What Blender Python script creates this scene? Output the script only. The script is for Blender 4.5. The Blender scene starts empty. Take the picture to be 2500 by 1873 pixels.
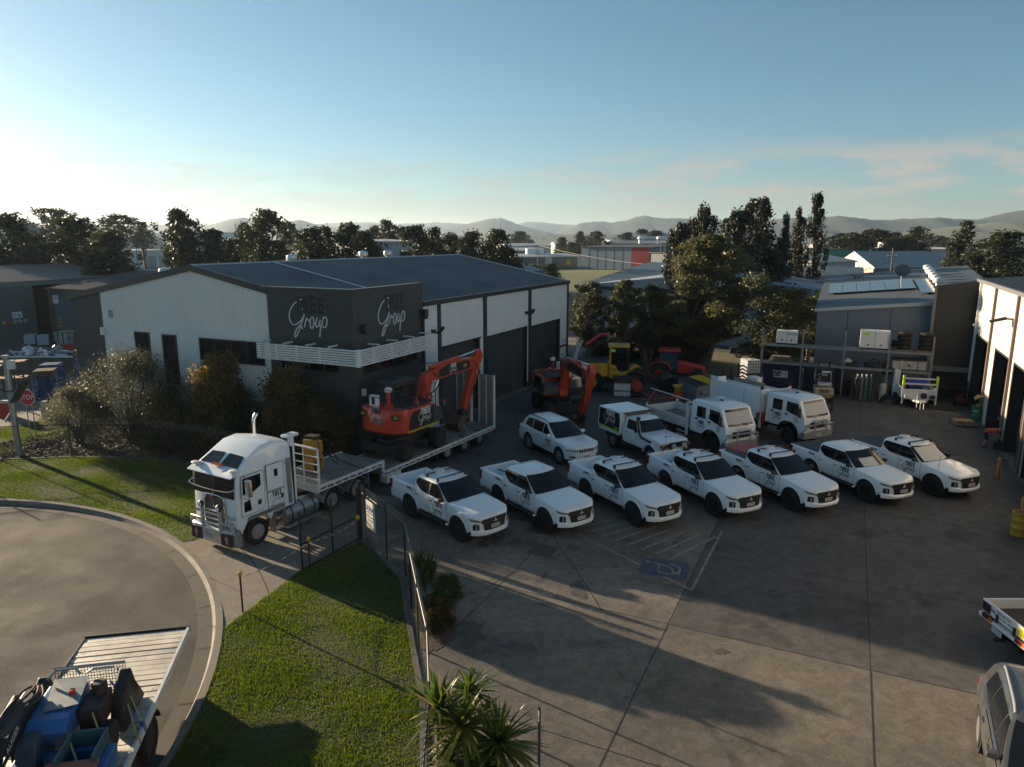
import bpy, bmesh, math, random
import numpy as np
from mathutils import Vector, Matrix
R=math.radians; PI=math.pi
S=bpy.context.scene; COL=S.collection
rnd=random.Random(7)
# ---------- camera: drone at 10.5 m looking slightly down ----------
CF=1733.; PT=R(11.5); CH=10.5
cam=bpy.data.cameras.new('camera'); co=bpy.data.objects.new('camera',cam); COL.objects.link(co)
co.location=(0,0,CH); co.rotation_euler=(R(90)-PT,0,0)
cam.sensor_width=36; cam.lens=36*CF/2500; cam.clip_end=30000; cam.clip_start=.1
S.camera=co
_s,_c=math.sin(PT),math.cos(PT)
def _ray(u,v):
    r=(u-1250)/CF; d=(v-936.5)/CF
    return r,_c-d*_s,-(_s+d*_c)
def at(u,v,z=0.):
    "world ground position of a point measured on the photograph (survey helper)"
    x,y,w=_ray(u,v); t=(z-CH)/w
    return Vector((x*t,y*t,z))
def aty(u,v,Y):
    x,y,w=_ray(u,v); t=Y/y
    return Vector((x*t,Y,CH+w*t))
# ---------- materials ----------
MATS={}
def M(name,col=(.5,.5,.5),r=.5,m=0.,var=0.,vs=3.,bump=0.,bs=40.,coat=0.,dark=None,ds=1.,dthr=.55,spec=.5,stretch=None,trans=0.,alpha=1.):
    if name in MATS: return MATS[name]
    a=bpy.data.materials.new(name); a.use_nodes=True; nt=a.node_tree; N=nt.nodes; Lk=nt.links
    b=N['Principled BSDF']
    b.inputs['Base Color'].default_value=(*col,1); b.inputs['Roughness'].default_value=r
    b.inputs['Metallic'].default_value=m; b.inputs['Specular IOR Level'].default_value=spec
    b.inputs['Coat Weight'].default_value=coat; b.inputs['Coat Roughness'].default_value=.05
    tc=N.new('ShaderNodeTexCoord'); vec=tc.outputs['Object']
    if stretch:
        mp=N.new('ShaderNodeMapping'); mp.inputs['Scale'].default_value=stretch; Lk.new(vec,mp.inputs[0]); vec=mp.outputs[0]
    cs=None
    if var:
        n=N.new('ShaderNodeTexNoise'); n.inputs['Scale'].default_value=vs; n.inputs['Detail'].default_value=6; n.inputs['Roughness'].default_value=.65
        Lk.new(vec,n.inputs['Vector'])
        mr=N.new('ShaderNodeMapRange'); mr.inputs[1].default_value=.3; mr.inputs[2].default_value=.7; mr.inputs[3].default_value=1-var; mr.inputs[4].default_value=1+var
        Lk.new(n.outputs['Fac'],mr.inputs[0])
        mx=N.new('ShaderNodeMix'); mx.data_type='RGBA'; mx.blend_type='MULTIPLY'; mx.inputs[0].default_value=1
        mx.inputs[6].default_value=(*col,1); Lk.new(mr.outputs[0],mx.inputs[7]); cs=mx.outputs[2]
        r2=N.new('ShaderNodeMapRange'); r2.inputs[1].default_value=.3; r2.inputs[2].default_value=.7; r2.inputs[3].default_value=max(0,r-.12); r2.inputs[4].default_value=min(1,r+.12)
        Lk.new(n.outputs['Fac'],r2.inputs[0]); Lk.new(r2.outputs[0],b.inputs['Roughness'])
    if dark:
        n=N.new('ShaderNodeTexNoise'); n.inputs['Scale'].default_value=ds; n.inputs['Detail'].default_value=9; n.inputs['Roughness'].default_value=.7
        Lk.new(vec,n.inputs['Vector'])
        mr=N.new('ShaderNodeMapRange'); mr.inputs[1].default_value=dthr; mr.inputs[2].default_value=dthr+.12
        Lk.new(n.outputs['Fac'],mr.inputs[0])
        mx=N.new('ShaderNodeMix'); mx.data_type='RGBA'; Lk.new(mr.outputs[0],mx.inputs[0])
        if cs: Lk.new(cs,mx.inputs[6])
        else: mx.inputs[6].default_value=(*col,1)
        mx.inputs[7].default_value=(*dark,1); cs=mx.outputs[2]
    if cs: Lk.new(cs,b.inputs['Base Color'])
    if bump:
        n=N.new('ShaderNodeTexNoise'); n.inputs['Scale'].default_value=bs; n.inputs['Detail'].default_value=5
        Lk.new(vec,n.inputs['Vector'])
        bp=N.new('ShaderNodeBump'); bp.inputs['Strength'].default_value=bump; bp.inputs['Distance'].default_value=.02
        Lk.new(n.outputs['Fac'],bp.inputs['Height']); Lk.new(bp.outputs[0],b.inputs['Normal'])
    if trans:
        b.inputs['Transmission Weight'].default_value=trans
    if alpha<1: b.inputs['Alpha'].default_value=alpha
    MATS[name]=a; return a
def leafmat(name,col,col2,tr=.5,r=.55,vs=1.2):
    "leaf surface: varied colour between clumps, thin and letting light through"
    if name in MATS: return MATS[name]
    a=bpy.data.materials.new(name); a.use_nodes=True; nt=a.node_tree; N=nt.nodes; Lk=nt.links
    b=N['Principled BSDF']; out=N['Material Output']
    tc=N.new('ShaderNodeTexCoord'); n=N.new('ShaderNodeTexNoise'); n.inputs['Scale'].default_value=vs; n.inputs['Detail'].default_value=8; n.inputs['Roughness'].default_value=.75
    Lk.new(tc.outputs['Object'],n.inputs['Vector'])
    oi=N.new('ShaderNodeObjectInfo'); ad=N.new('ShaderNodeMath'); ad.operation='MULTIPLY_ADD'; ad.inputs[1].default_value=.22; ad.inputs[2].default_value=-.11
    Lk.new(oi.outputs['Random'],ad.inputs[0]); sm=N.new('ShaderNodeMath'); Lk.new(ad.outputs[0],sm.inputs[0]); Lk.new(n.outputs['Fac'],sm.inputs[1])
    mr=N.new('ShaderNodeMapRange'); mr.inputs[1].default_value=.36; mr.inputs[2].default_value=.64; Lk.new(sm.outputs[0],mr.inputs[0])
    mx=N.new('ShaderNodeMix'); mx.data_type='RGBA'; mx.inputs[6].default_value=(*col,1); mx.inputs[7].default_value=(*col2,1); Lk.new(mr.outputs[0],mx.inputs[0])
    Lk.new(mx.outputs[2],b.inputs['Base Color']); b.inputs['Roughness'].default_value=r
    t=N.new('ShaderNodeBsdfTranslucent'); hs=N.new('ShaderNodeHueSaturation'); hs.inputs['Value'].default_value=1.5; hs.inputs['Saturation'].default_value=1.1
    Lk.new(mx.outputs[2],hs.inputs['Color']); Lk.new(hs.outputs[0],t.inputs['Color'])
    ms=N.new('ShaderNodeMixShader'); ms.inputs[0].default_value=tr; Lk.new(b.outputs[0],ms.inputs[1]); Lk.new(t.outputs[0],ms.inputs[2]); Lk.new(ms.outputs[0],out.inputs['Surface'])
    MATS[name]=a; return a
# ---------- mesh builder ----------
class MB:
    def __init__(s): s.v=[]; s.f=[]; s.m=[]; s.mi=0; s.X=None
    def add(s,vs,fs):
        o=len(s.v)
        if s.X is not None: vs=[tuple(s.X@Vector(p)) for p in vs]
        s.v+=[tuple(p) for p in vs]; s.f+=[tuple(i+o for i in f) for f in fs]; s.m+=[s.mi]*len(fs); return s
    def box(s,x0,x1,y0,y1,z0,z1):
        return s.add([(x0,y0,z0),(x1,y0,z0),(x1,y1,z0),(x0,y1,z0),(x0,y0,z1),(x1,y0,z1),(x1,y1,z1),(x0,y1,z1)],
          [(0,3,2,1),(4,5,6,7),(0,1,5,4),(1,2,6,5),(2,3,7,6),(3,0,4,7)])
    def cb(s,c,sz): return s.box(c[0]-sz[0]/2,c[0]+sz[0]/2,c[1]-sz[1]/2,c[1]+sz[1]/2,c[2]-sz[2]/2,c[2]+sz[2]/2)
    def prism(s,pts,a,b,ax='y'):
        "polygon pts (2D) extruded from a to b along ax: y->(x,z), x->(y,z), z->(x,y)"
        def p3(p,t): return {'y':(p[0],t,p[1]),'x':(t,p[0],p[1]),'z':(p[0],p[1],t)}[ax]
        n=len(pts); ar=sum(pts[i][0]*pts[(i+1)%n][1]-pts[(i+1)%n][0]*pts[i][1] for i in range(n))
        if (ar>0)==(ax=='y'): pts=pts[::-1]
        vs=[p3(p,a) for p in pts]+[p3(p,b) for p in pts]
        if a>b: vs=vs[n:]+vs[:n]
        fs=[tuple(range(n))[::-1],tuple(range(n,2*n))]+[(i,(i+1)%n,n+(i+1)%n,n+i) for i in range(n)]
        return s.add(vs,fs)
    def quad(s,a,b,c,d): return s.add([a,b,c,d],[(0,1,2,3)])
    def poly(s,pts): return s.add(pts,[tuple(range(len(pts)))])
    def tube(s,pts,r,n=8,cap=True):
        pts=[Vector(p) for p in pts]; rs=r if isinstance(r,(list,tuple)) else [r]*len(pts)
        vs=[]; fs=[]; up=None
        for i,p in enumerate(pts):
            d=(pts[min(i+1,len(pts)-1)]-pts[max(i-1,0)]).normalized()
            if up is None: up=d.orthogonal().normalized()
            else:
                up=up-d*up.dot(d)
                up=up.normalized() if up.length>1e-6 else d.orthogonal().normalized()
            w=d.cross(up)
            for k in range(n):
                a=2*PI*k/n; vs.append(p+(up*math.cos(a)+w*math.sin(a))*rs[i])
        for i in range(len(pts)-1):
            for k in range(n): fs.append((i*n+k,i*n+(k+1)%n,(i+1)*n+(k+1)%n,(i+1)*n+k))
        if cap: fs+= [tuple(range(n))[::-1],tuple(range((len(pts)-1)*n,len(pts)*n))]
        return s.add(vs,fs)
    def cyl(s,p,q,r,r2=None,n=16): return s.tube([p,q],[r,r if r2 is None else r2],n)
    def lathe(s,prof,n=24,ax='z',o=(0,0,0)):
        "prof list of (radius, height)"
        vs=[];fs=[]
        for (r,h) in prof:
            for k in range(n):
                a=2*PI*k/n; c,d=r*math.cos(a),r*math.sin(a)
                p={'z':(c,d,h),'y':(d,h,c),'x':(h,c,d)}[ax]
                vs.append((p[0]+o[0],p[1]+o[1],p[2]+o[2]))
        for i in range(len(prof)-1):
            for k in range(n): fs.append((i*n+k,i*n+(k+1)%n,(i+1)*n+(k+1)%n,(i+1)*n+k))
        if prof[0][0]>1e-5: fs.append(tuple(range(n))[::-1])
        if prof[-1][0]>1e-5: fs.append(tuple(range((len(prof)-1)*n,len(prof)*n)))
        return s.add(vs,fs)
    def loft(s,rings,close=True,caps=True):
        n=len(rings[0]); vs=[p for r in rings for p in r]; fs=[]
        for i in range(len(rings)-1):
            for k in range(n if close else n-1): fs.append((i*n+k,i*n+(k+1)%n,(i+1)*n+(k+1)%n,(i+1)*n+k))
        if caps and close: fs+=[tuple(range(n))[::-1],tuple(range((len(rings)-1)*n,len(rings)*n))]
        return s.add(vs,fs)
    def build(s,name,mats,parent=None,smooth=None,bevel=0,bseg=2,loc=None,recalc=True,weld=False):
        me=bpy.data.meshes.new(name); me.from_pydata(s.v,[],s.f)
        mats=mats if isinstance(mats,(list,tuple)) else [mats]
        for a in mats: me.materials.append(a)
        if len(mats)>1: me.polygons.foreach_set('material_index',s.m)
        if recalc or weld:
            bm=bmesh.new(); bm.from_mesh(me)
            if weld: bmesh.ops.remove_doubles(bm,verts=bm.verts,dist=.0005)
            if recalc: bmesh.ops.recalc_face_normals(bm,faces=bm.faces)
            bm.to_mesh(me); bm.free()
        if smooth:
            me.polygons.foreach_set('use_smooth',[True]*len(me.polygons)); me.set_sharp_from_angle(angle=R(smooth))
        me.update()
        o=bpy.data.objects.new(name,me); COL.objects.link(o)
        if parent: o.parent=parent
        if loc: o.location=loc
        if bevel:
            b=o.modifiers.new('bevel','BEVEL'); b.width=bevel; b.segments=bseg; b.limit_method='ANGLE'; b.angle_limit=R(35); b.harden_normals=bool(smooth)
        return o
def tag(o,label=None,cat=None,group=None,kind=None):
    if label: o['label']=label
    if cat: o['category']=cat
    if group: o['group']=group
    if kind: o['kind']=kind
    return o
def thing(name,label,cat,loc=(0,0,0),rz=0,group=None):
    o=bpy.data.objects.new(name,None); COL.objects.link(o); o.location=loc; o.rotation_euler=(0,0,R(rz)); o.empty_display_size=.3
    return tag(o,label,cat,group)
_kids={}
def copy_tree(o,loc,rz,label,group=None,scale=None):
    r=o.copy(); COL.objects.link(r); r.location=loc; r.rotation_euler=(0,0,R(rz)); r['label']=label
    if scale: r.scale=scale
    if group: r['group']=group
    for ch in list(o.children):
        c=ch.copy(); COL.objects.link(c); c.parent=r
        for g in list(ch.children):
            d=g.copy(); COL.objects.link(d); d.parent=c
    return r
def spline(pts,k=6,closed=False):
    out=[];n=len(pts)
    for i in range(n if closed else n-1):
        g=lambda j: Vector(pts[j%n] if closed else pts[max(0,min(n-1,j))])
        p0,p1,p2,p3=g(i-1),g(i),g(i+1),g(i+2)
        for j in range(k):
            t=j/k; out.append(.5*((2*p1)+(p2-p0)*t+(2*p0-5*p1+4*p2-p3)*t*t+(3*p1-p0-3*p2+p3)*t**3))
    if not closed: out.append(Vector(pts[-1]))
    return out
# ---------- lettering ----------
def text_obj(s,size,mat,parent,mx,name='lettering',depth=.004,shear=0,spacing=1.,xs=1.):
    c=bpy.data.curves.new(name,'FONT'); c.body=s; c.size=size; c.align_x='CENTER'; c.align_y='CENTER'; c.extrude=depth; c.resolution_u=2; c.shear=shear; c.space_character=spacing
    o=bpy.data.objects.new(name,c); COL.objects.link(o)
    me=bpy.data.meshes.new_from_object(o); bpy.data.objects.remove(o); bpy.data.curves.remove(c)
    me.name=name; me.materials.append(mat)
    if xs!=1: me.transform(Matrix.Diagonal((xs,1,1,1)))
    me.transform(mx)
    o=bpy.data.objects.new(name,me); COL.objects.link(o)
    if parent: o.parent=parent
    return o
def frame(o,xd,yd):
    "matrix with local x=xd, y=yd"
    x=Vector(xd).normalized(); y=Vector(yd); y=(y-x*y.dot(x)).normalized(); z=x.cross(y)
    return Matrix(((x.x,y.x,z.x,o[0]),(x.y,y.y,z.y,o[1]),(x.z,y.z,z.z,o[2]),(0,0,0,1)))
def block_word(w,h,d,bar):
    "THEE in block capitals, w wide h high, in xy from (0,0)"
    mb=MB(); n=4; g=.07*w; lw=(w-3*g*.8)/4; xs=[i*(lw+g*.8) for i in range(4)]
    t=bar
    def bx(x0,x1,y0,y1): mb.box(x0,x1,y0,y1,0,d)
    x=xs[0]; bx(x,x+lw,h-t,h); bx(x+lw/2-t/2,x+lw/2+t/2,0,h-t)
    x=xs[1]; bx(x,x+t,0,h); bx(x+lw-t,x+lw,0,h); bx(x+t,x+lw-t,h/2-t/2,h/2+t/2)
    for x in xs[2:]:
        bx(x,x+t,0,h); bx(x+t,x+lw,h-t,h); bx(x+t,x+lw*.95,h/2-t/2,h/2+t/2); bx(x+t,x+lw,0,t)
    return mb
_ST=[ [(.40,.72),(.47,.755),(.535,.74),(.565,.67),(.545,.58),(.49,.50)],
 [(.36,.70),(.24,.63),(.13,.50),(.075,.35),(.10,.20),(.19,.125),(.31,.15),(.44,.24),(.535,.36),(.555,.40)],
 [(.555,.40),(.50,.27),(.42,.12),(.34,-.04),(.26,-.16),(.215,-.17),(.22,-.10),(.30,.04),(.38,.10),(.44,.08),(.47,.03)],
 [(.62,.32),(.58,.22),(.53,.08)],[(.57,.20),(.62,.27),(.66,.27),(.69,.23),(.74,.235)],
 [(.80,.34),(.74,.29),(.715,.18),(.735,.07),(.79,.08),(.83,.18),(.83,.29),(.80,.34)],[(.82,.22),(.86,.20),(.90,.22)],
 [(.95,.33),(.90,.22),(.885,.13),(.92,.10),(.98,.16),(1.03,.28),(1.0,.18),(1.0,.13),(1.05,.14),(1.10,.22)],
 [(1.14,.36),(1.08,.20),(1.02,.02),(.99,-.14)],[(1.12,.31),(1.19,.36),(1.235,.30),(1.22,.18),(1.16,.10),(1.10,.13)]]
def script_word(wd=.03,d=.02):
    mb=MB()
    for st in _ST:
        p=spline([(x,y,0) for x,y in st],5); L_=[];R_=[]
        for i,q in enumerate(p):
            t=(p[min(i+1,len(p)-1)]-p[max(i-1,0)]).normalized(); nrm=Vector((-t.y,t.x,0))*wd/2
            L_.append(q+nrm); R_.append(q-nrm)
        n=len(p)
        for z0,fl in ((d,0),(0,1)):
            vs=[(a.x,a.y,z0) for a in L_]+[(a.x,a.y,z0) for a in R_]
            mb.add(vs,[(i,n+i,n+i+1,i+1) if not fl else (i,i+1,n+i+1,n+i) for i in range(n-1)])
        for sd in (L_,R_):
            mb.add([(a.x,a.y,0) for a in sd]+[(a.x,a.y,d) for a in sd],[(i,i+1,n+i+1,n+i) for i in range(n-1)])
    return mb
def logo(parent,mx,scale,m1,m2,depth=.004,names=('block_lettering','script_lettering'),edge=None,sw=.030):
    "word mark: block word above a script word; about 1.05*scale wide"
    a=block_word(.90,.40,depth/scale,.075); b=script_word(sw,depth/scale*.6)
    L=[(a,m1,names[0],(.30,.44,0)),(b,m2,names[1],(0,0,0))]
    if edge: f=block_word(.90,.40,.004/scale,.075); L=[(a,edge,'letter_return',(.30,.44,0)),(f,m1,names[0],(.30,.44,depth/scale)),(b,m2,names[1],(0,0,0))]
    for mb,m,nm,off in L:
        mb.v=[tuple(mx@(Vector((p[0]-.62+off[0],p[1]-.33+off[1],p[2]+off[2]))*scale)) for p in mb.v]
        mb.build(nm,m,parent,recalc=False)
# ---------- site grid: u along the main shed's long wall, v across it ----------
SC=Vector((-7.31,32.58,0)); E1=Vector((.4265,.9045,0)).normalized(); E2=Vector((-E1.y,E1.x,0)); SRZ=math.degrees(math.atan2(E1.y,E1.x))
def W(u,v,z=0.): return SC+E1*u+E2*v+Vector((0,0,z))
# ---------- light ----------
SUN_EL=R(11.0); _sd=(E1*.17+E2).normalized(); SUN_AZ=math.atan2(_sd.x,_sd.y)   # clockwise from +Y
w=bpy.data.worlds.new('World'); S.world=w; w.use_nodes=True; nt=w.node_tree; N=nt.nodes; Lk=nt.links
sky=N.new('ShaderNodeTexSky'); sky.sky_type='NISHITA'; sky.sun_disc=False; sky.sun_elevation=SUN_EL; sky.sun_rotation=SUN_AZ
sky.altitude=20; sky.air_density=.9; sky.dust_density=.4; sky.ozone_density=4
bg=N['Background']; bg.inputs['Strength'].default_value=.055
# thin broken cloud low over the hills
tc=N.new('ShaderNodeTexCoord'); sp=N.new('ShaderNodeSeparateXYZ'); Lk.new(tc.outputs['Generated'],sp.inputs[0])
mp=N.new('ShaderNodeMapping'); mp.inputs['Scale'].default_value=(5,5,22); Lk.new(tc.outputs['Generated'],mp.inputs[0])
n=N.new('ShaderNodeTexNoise'); n.inputs['Scale'].default_value=1.6; n.inputs['Detail'].default_value=9; n.inputs['Roughness'].default_value=.58; Lk.new(mp.outputs[0],n.inputs['Vector'])
def mrange(src,a,b,c=0.,d=1.,smooth=True):
    m=N.new('ShaderNodeMapRange'); m.interpolation_type='SMOOTHSTEP' if smooth else 'LINEAR'
    for i,x in enumerate((a,b,c,d)): m.inputs[i+1].default_value=x
    Lk.new(src,m.inputs[0]); return m.outputs[0]
def mul(a,b):
    m=N.new('ShaderNodeMath'); m.operation='MULTIPLY'
    for i,x in enumerate((a,b)):
        if isinstance(x,float): m.inputs[i].default_value=x
        else: Lk.new(x,m.inputs[i])
    return m.outputs[0]
f=mul(mul(mrange(n.outputs['Fac'],.42,.62),mrange(sp.outputs['Z'],.02,.05)),mul(mrange(sp.outputs['Z'],.085,.13,1.,0.),mrange(sp.outputs['X'],-.05,.38,.3,.85)))
mx=N.new('ShaderNodeMix'); mx.data_type='RGBA'; Lk.new(f,mx.inputs[0]); Lk.new(sky.outputs[0],mx.inputs[6]); mx.inputs[7].default_value=(3.6,3.45,3.3,1)
hs=N.new('ShaderNodeHueSaturation'); hs.inputs['Saturation'].default_value=.95; hs.inputs['Hue'].default_value=.485; Lk.new(mx.outputs[2],hs.inputs['Color'])
wb=N.new('ShaderNodeMix'); wb.data_type='RGBA'; wb.blend_type='MULTIPLY'; wb.inputs[0].default_value=1; Lk.new(hs.outputs[0],wb.inputs[6]); wb.inputs[7].default_value=(1.07,1.0,.90,1); Lk.new(wb.outputs[2],bg.inputs['Color'])
sl=bpy.data.lights.new('sun','SUN'); sl.energy=5; sl.angle=R(.5); sl.color=(1,.79,.54)
so=bpy.data.objects.new('sun',sl); COL.objects.link(so)
_dir=Vector((_sd.x*math.cos(SUN_EL),_sd.y*math.cos(SUN_EL),math.sin(SUN_EL))); so.rotation_euler=_dir.to_track_quat('Z','Y').to_euler()
V=S.view_settings; V.view_transform='Standard'; V.look='None'; V.exposure=1.4; V.gamma=1
# ---------- ground ----------
def sheet(name,pts,z,m,kind='structure',skirt=0.):
    mb=MB(); n=len(pts); mb.poly([(p[0],p[1],z) for p in pts])
    if skirt:
        for i in range(n):
            a,b=pts[i],pts[(i+1)%n]; mb.quad((a[0],a[1],z-skirt),(b[0],b[1],z-skirt),(b[0],b[1],z),(a[0],a[1],z))
    o=mb.build(name,m); return tag(o,kind=kind)
m_ground=M('ground',(.075,.08,.045),.95,var=.5,vs=.02,dark=(.13,.125,.11),ds=.008,dthr=.5)
sheet('ground',[(-9000,-300),(9000,-300),(9000,9500),(-9000,9500)],-.19,m_ground)
KC=Vector((-22.4,12.4)); KR=15.42
arc=[(KC.x+KR*math.cos(R(a)),KC.y+KR*math.sin(R(a))) for a in range(112,-26,-2)]
m_conc=M('yard_concrete',(.148,.13,.108),.82,var=.22,vs=.35,bump=.35,bs=30,dark=(.05,.046,.042),ds=.55,dthr=.6)
yard=[tuple(W(u,v)[:2]) for u,v in ((-48,-48),(90,-48),(90,75),(14,75))]+[(-60,34),(-36,30)]+arc
# concrete slab colours: fine-scale mottling on top of the broad stains
def richer(mat,scale,lo,hi,contrast=.25):
    nt=mat.node_tree; N=nt.nodes; b=N['Principled BSDF']; src=b.inputs['Base Color'].links[0].from_socket
    tc=[x for x in N if x.type=='TEX_COORD'][0]
    n=N.new('ShaderNodeTexNoise'); n.inputs['Scale'].default_value=scale; n.inputs['Detail'].default_value=8; n.inputs['Roughness'].default_value=.75; n.inputs['Distortion'].default_value=.6
    nt.links.new(tc.outputs['Object'],n.inputs['Vector'])
    mr=N.new('ShaderNodeMapRange'); mr.inputs[1].default_value=lo; mr.inputs[2].default_value=hi; mr.inputs[3].default_value=1-contrast; mr.inputs[4].default_value=1+contrast
    nt.links.new(n.outputs['Fac'],mr.inputs[0])
    mx=N.new('ShaderNodeMix'); mx.data_type='RGBA'; mx.blend_type='MULTIPLY'; mx.inputs[0].default_value=1; nt.links.new(src,mx.inputs[6]); nt.links.new(mr.outputs[0],mx.inputs[7])
    nt.links.new(mx.outputs[2],b.inputs['Base Color'])
richer(m_conc,3.2,.38,.62,.22); richer(m_conc,.14,.38,.62,.28); richer(m_conc,22,.42,.58,.16)
sheet('yard_concrete',yard,0,m_conc,skirt=.15)
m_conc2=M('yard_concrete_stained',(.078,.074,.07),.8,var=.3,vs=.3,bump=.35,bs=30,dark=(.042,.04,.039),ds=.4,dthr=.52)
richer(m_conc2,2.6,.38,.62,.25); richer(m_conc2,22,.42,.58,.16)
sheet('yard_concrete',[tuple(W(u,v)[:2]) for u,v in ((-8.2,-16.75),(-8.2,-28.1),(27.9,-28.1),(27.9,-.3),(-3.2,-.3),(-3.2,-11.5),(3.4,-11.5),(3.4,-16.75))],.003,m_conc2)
m_dark=M('dark_joint',(.032,.03,.028),.9)
jb=MB()
def strip(mb,a,b,w,z):
    a=Vector(a);b=Vector(b); d=(b-a).normalized(); q=Vector((-d.y,d.x,0))*w/2
    mb.quad((a.x-q.x,a.y-q.y,z),(b.x-q.x,b.y-q.y,z),(b.x+q.x,b.y+q.y,z),(a.x+q.x,a.y+q.y,z))
for v in (-11.5,-16.75,-21.8): strip(jb,W(-24,v),W(26,v),.03,.004)
for u in (-13.7,-8.2,-3.2,3.4,9.5,15.5,21.5): strip(jb,W(u,-5.2 if u<3 else -2),W(u,-27.9),.028,.0045)
rj=random.Random(3)
def crack(p,q,n,j,w):
    p=Vector(p);q=Vector(q); L_=[p.lerp(q,i/n)+Vector((rj.gauss(0,j),rj.gauss(0,j),0))*(0<i<n) for i in range(n+1)]
    for a,b in zip(L_,L_[1:]): strip(jb,a,b,w,.0048)
crack(at(1040,1388),at(1243,1290),6,.05,.02); crack(at(1344,1288),at(1470,1492),6,.06,.03); crack(at(1130,1458),at(1413,1333),6,.05,.025); crack(at(1305,1356),at(1763,1458),8,.05,.02)
tag(jb.build('yard_joints',m_dark),kind='structure')
# oil and damp stains as thin irregular films
m_st=M('oil_stain',(.075,.07,.062),.7,var=.4,vs=2)
stb=MB()
def blotch(c,r,z,seed):
    q=random.Random(seed); a0=q.random()*6; st=.35+q.random()*.5; n=26; ph=[q.random()*6 for _ in range(4)]
    pts=[]
    for i in range(n):
        a=2*PI*i/n; rr=r*(1+.3*math.sin(2*a+ph[0])+.22*math.sin(5*a+ph[1])+.15*math.sin(9*a+ph[2])); x,y=rr*math.cos(a),rr*st*math.sin(a)
        pts.append((c.x+x*math.cos(a0)-y*math.sin(a0),c.y+x*math.sin(a0)+y*math.cos(a0),z))
    stb.poly(pts)
for i,(u,v,r) in enumerate(((1413,1440,.42),(1400,1338,.3),(1280,1325,.5),(1215,1318,.35),(1330,1405,.22),(1180,1330,.25),(1505,1383,.12),(1650,1330,.3),(1150,1545,.5),(1270,1580,.4),(1330,1475,.18),(1760,1590,.2),(2050,1440,.3),(1930,1330,.45),(2180,1330,.35))): blotch(at(u,v),r,.0052+.0001*i,i)
tag(stb.build('yard_stains',m_st),kind='structure')
# road, gutter, kerb
m_asph=M('asphalt',(.034,.032,.029),.88,var=.35,vs=.5,bump=.8,bs=55)
richer(m_asph,13,.42,.58,.35); richer(m_asph,40,.42,.58,.45); richer(m_asph,.15,.3,.7,.18)
rd=[(KC.x+14.8*math.cos(R(a)),KC.y+14.8*math.sin(R(a))) for a in range(0,360,3)]
sheet('road',rd+[],-.13,m_asph)
sheet('road_approach',[(KC.x-9,KC.y-8),(KC.x+9,KC.y-9),(KC.x+9,KC.y-40),(KC.x-9,KC.y-40)],-.134,m_asph)
m_kerb=M('kerb_concrete',(.15,.135,.115),.85,var=.3,vs=1.2,bump=.4,bs=25,dark=(.11,.10,.085),ds=1.6,dthr=.58)
kb=MB(); prof=[(14.75,-.123),(15.14,-.118),(15.17,-.1),(15.23,.022),(15.42,.034)]
A=[a for a in np.arange(112,-30,-1.5)]
def lay(i,a):
    t=0.   # the kerb drops where the driveway crosses
    if 22<a<52: t=min(1,(a-22)/5,(52-a)/5)
    out=[]
    for (r,z) in prof:
        z=z if z<-.09 else z*(1-t)+(-.10 if r<15.2 else .004)*t
        if t>0 and 15.16<r<15.2: z=z*(1-t)+(-.06)*t
        out.append((KC.x+r*math.cos(R(a)),KC.y+r*math.sin(R(a)),z))
    return out
L_=[lay(i,a) for i,a in enumerate(A)]; gt_=MB(); gt_.loft([r[:2] for r in L_],close=False); tag(gt_.build('gutter_strip',M('gutter_concrete',(.085,.073,.06),.85,var=.3,vs=1.5,dark=(.05,.042,.035),ds=1.2,dthr=.55),smooth=40),kind='structure'); kb.loft([r[1:] for r in L_],close=False)
tag(kb.build('kerb',m_kerb,smooth=40),kind='structure')
kj=MB()
for a in range(108,-26,-9):
    c,s=math.cos(R(a)),math.sin(R(a)); strip(kj,(KC.x+14.77*c,KC.y+14.77*s,0),(KC.x+15.14*c,KC.y+15.14*s,0),.025,-.112)
tag(kj.build('kerb_joints',m_dark),kind='structure')
# pale driveway apron
m_apron=M('apron_concrete',(.20,.172,.135),.85,var=.2,vs=.8,bump=.3,bs=30,dark=(.11,.10,.085),ds=.7,dthr=.6); richer(m_apron,3,.38,.62,.15)
sheet('driveway',[(KC.x+15.42*math.cos(R(a)),KC.y+15.42*math.sin(R(a))) for a in range(21,50,2)]+[(-11.3,23.9),(-9.3,28.5),(-4.2,26.3),(-5.3,23.75),(-6.85,21.25),(-7.95,17.75)],.006,m_apron)
aj=MB()
for a in range(22,46,2): strip(aj,(KC.x+16.75*math.cos(R(a)),KC.y+16.75*math.sin(R(a)),0),(KC.x+16.75*math.cos(R(a+2)),KC.y+16.75*math.sin(R(a+2)),0),.03,.0098)
strip(aj,(-8.9,25.2,0),(-5.6,23.5,0),.025,.0096); strip(aj,(-9.6,20.8,0),(-7.9,19.6,0),.02,.0094); tag(aj.build('driveway_joint',m_dark),kind='structure')
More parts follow.
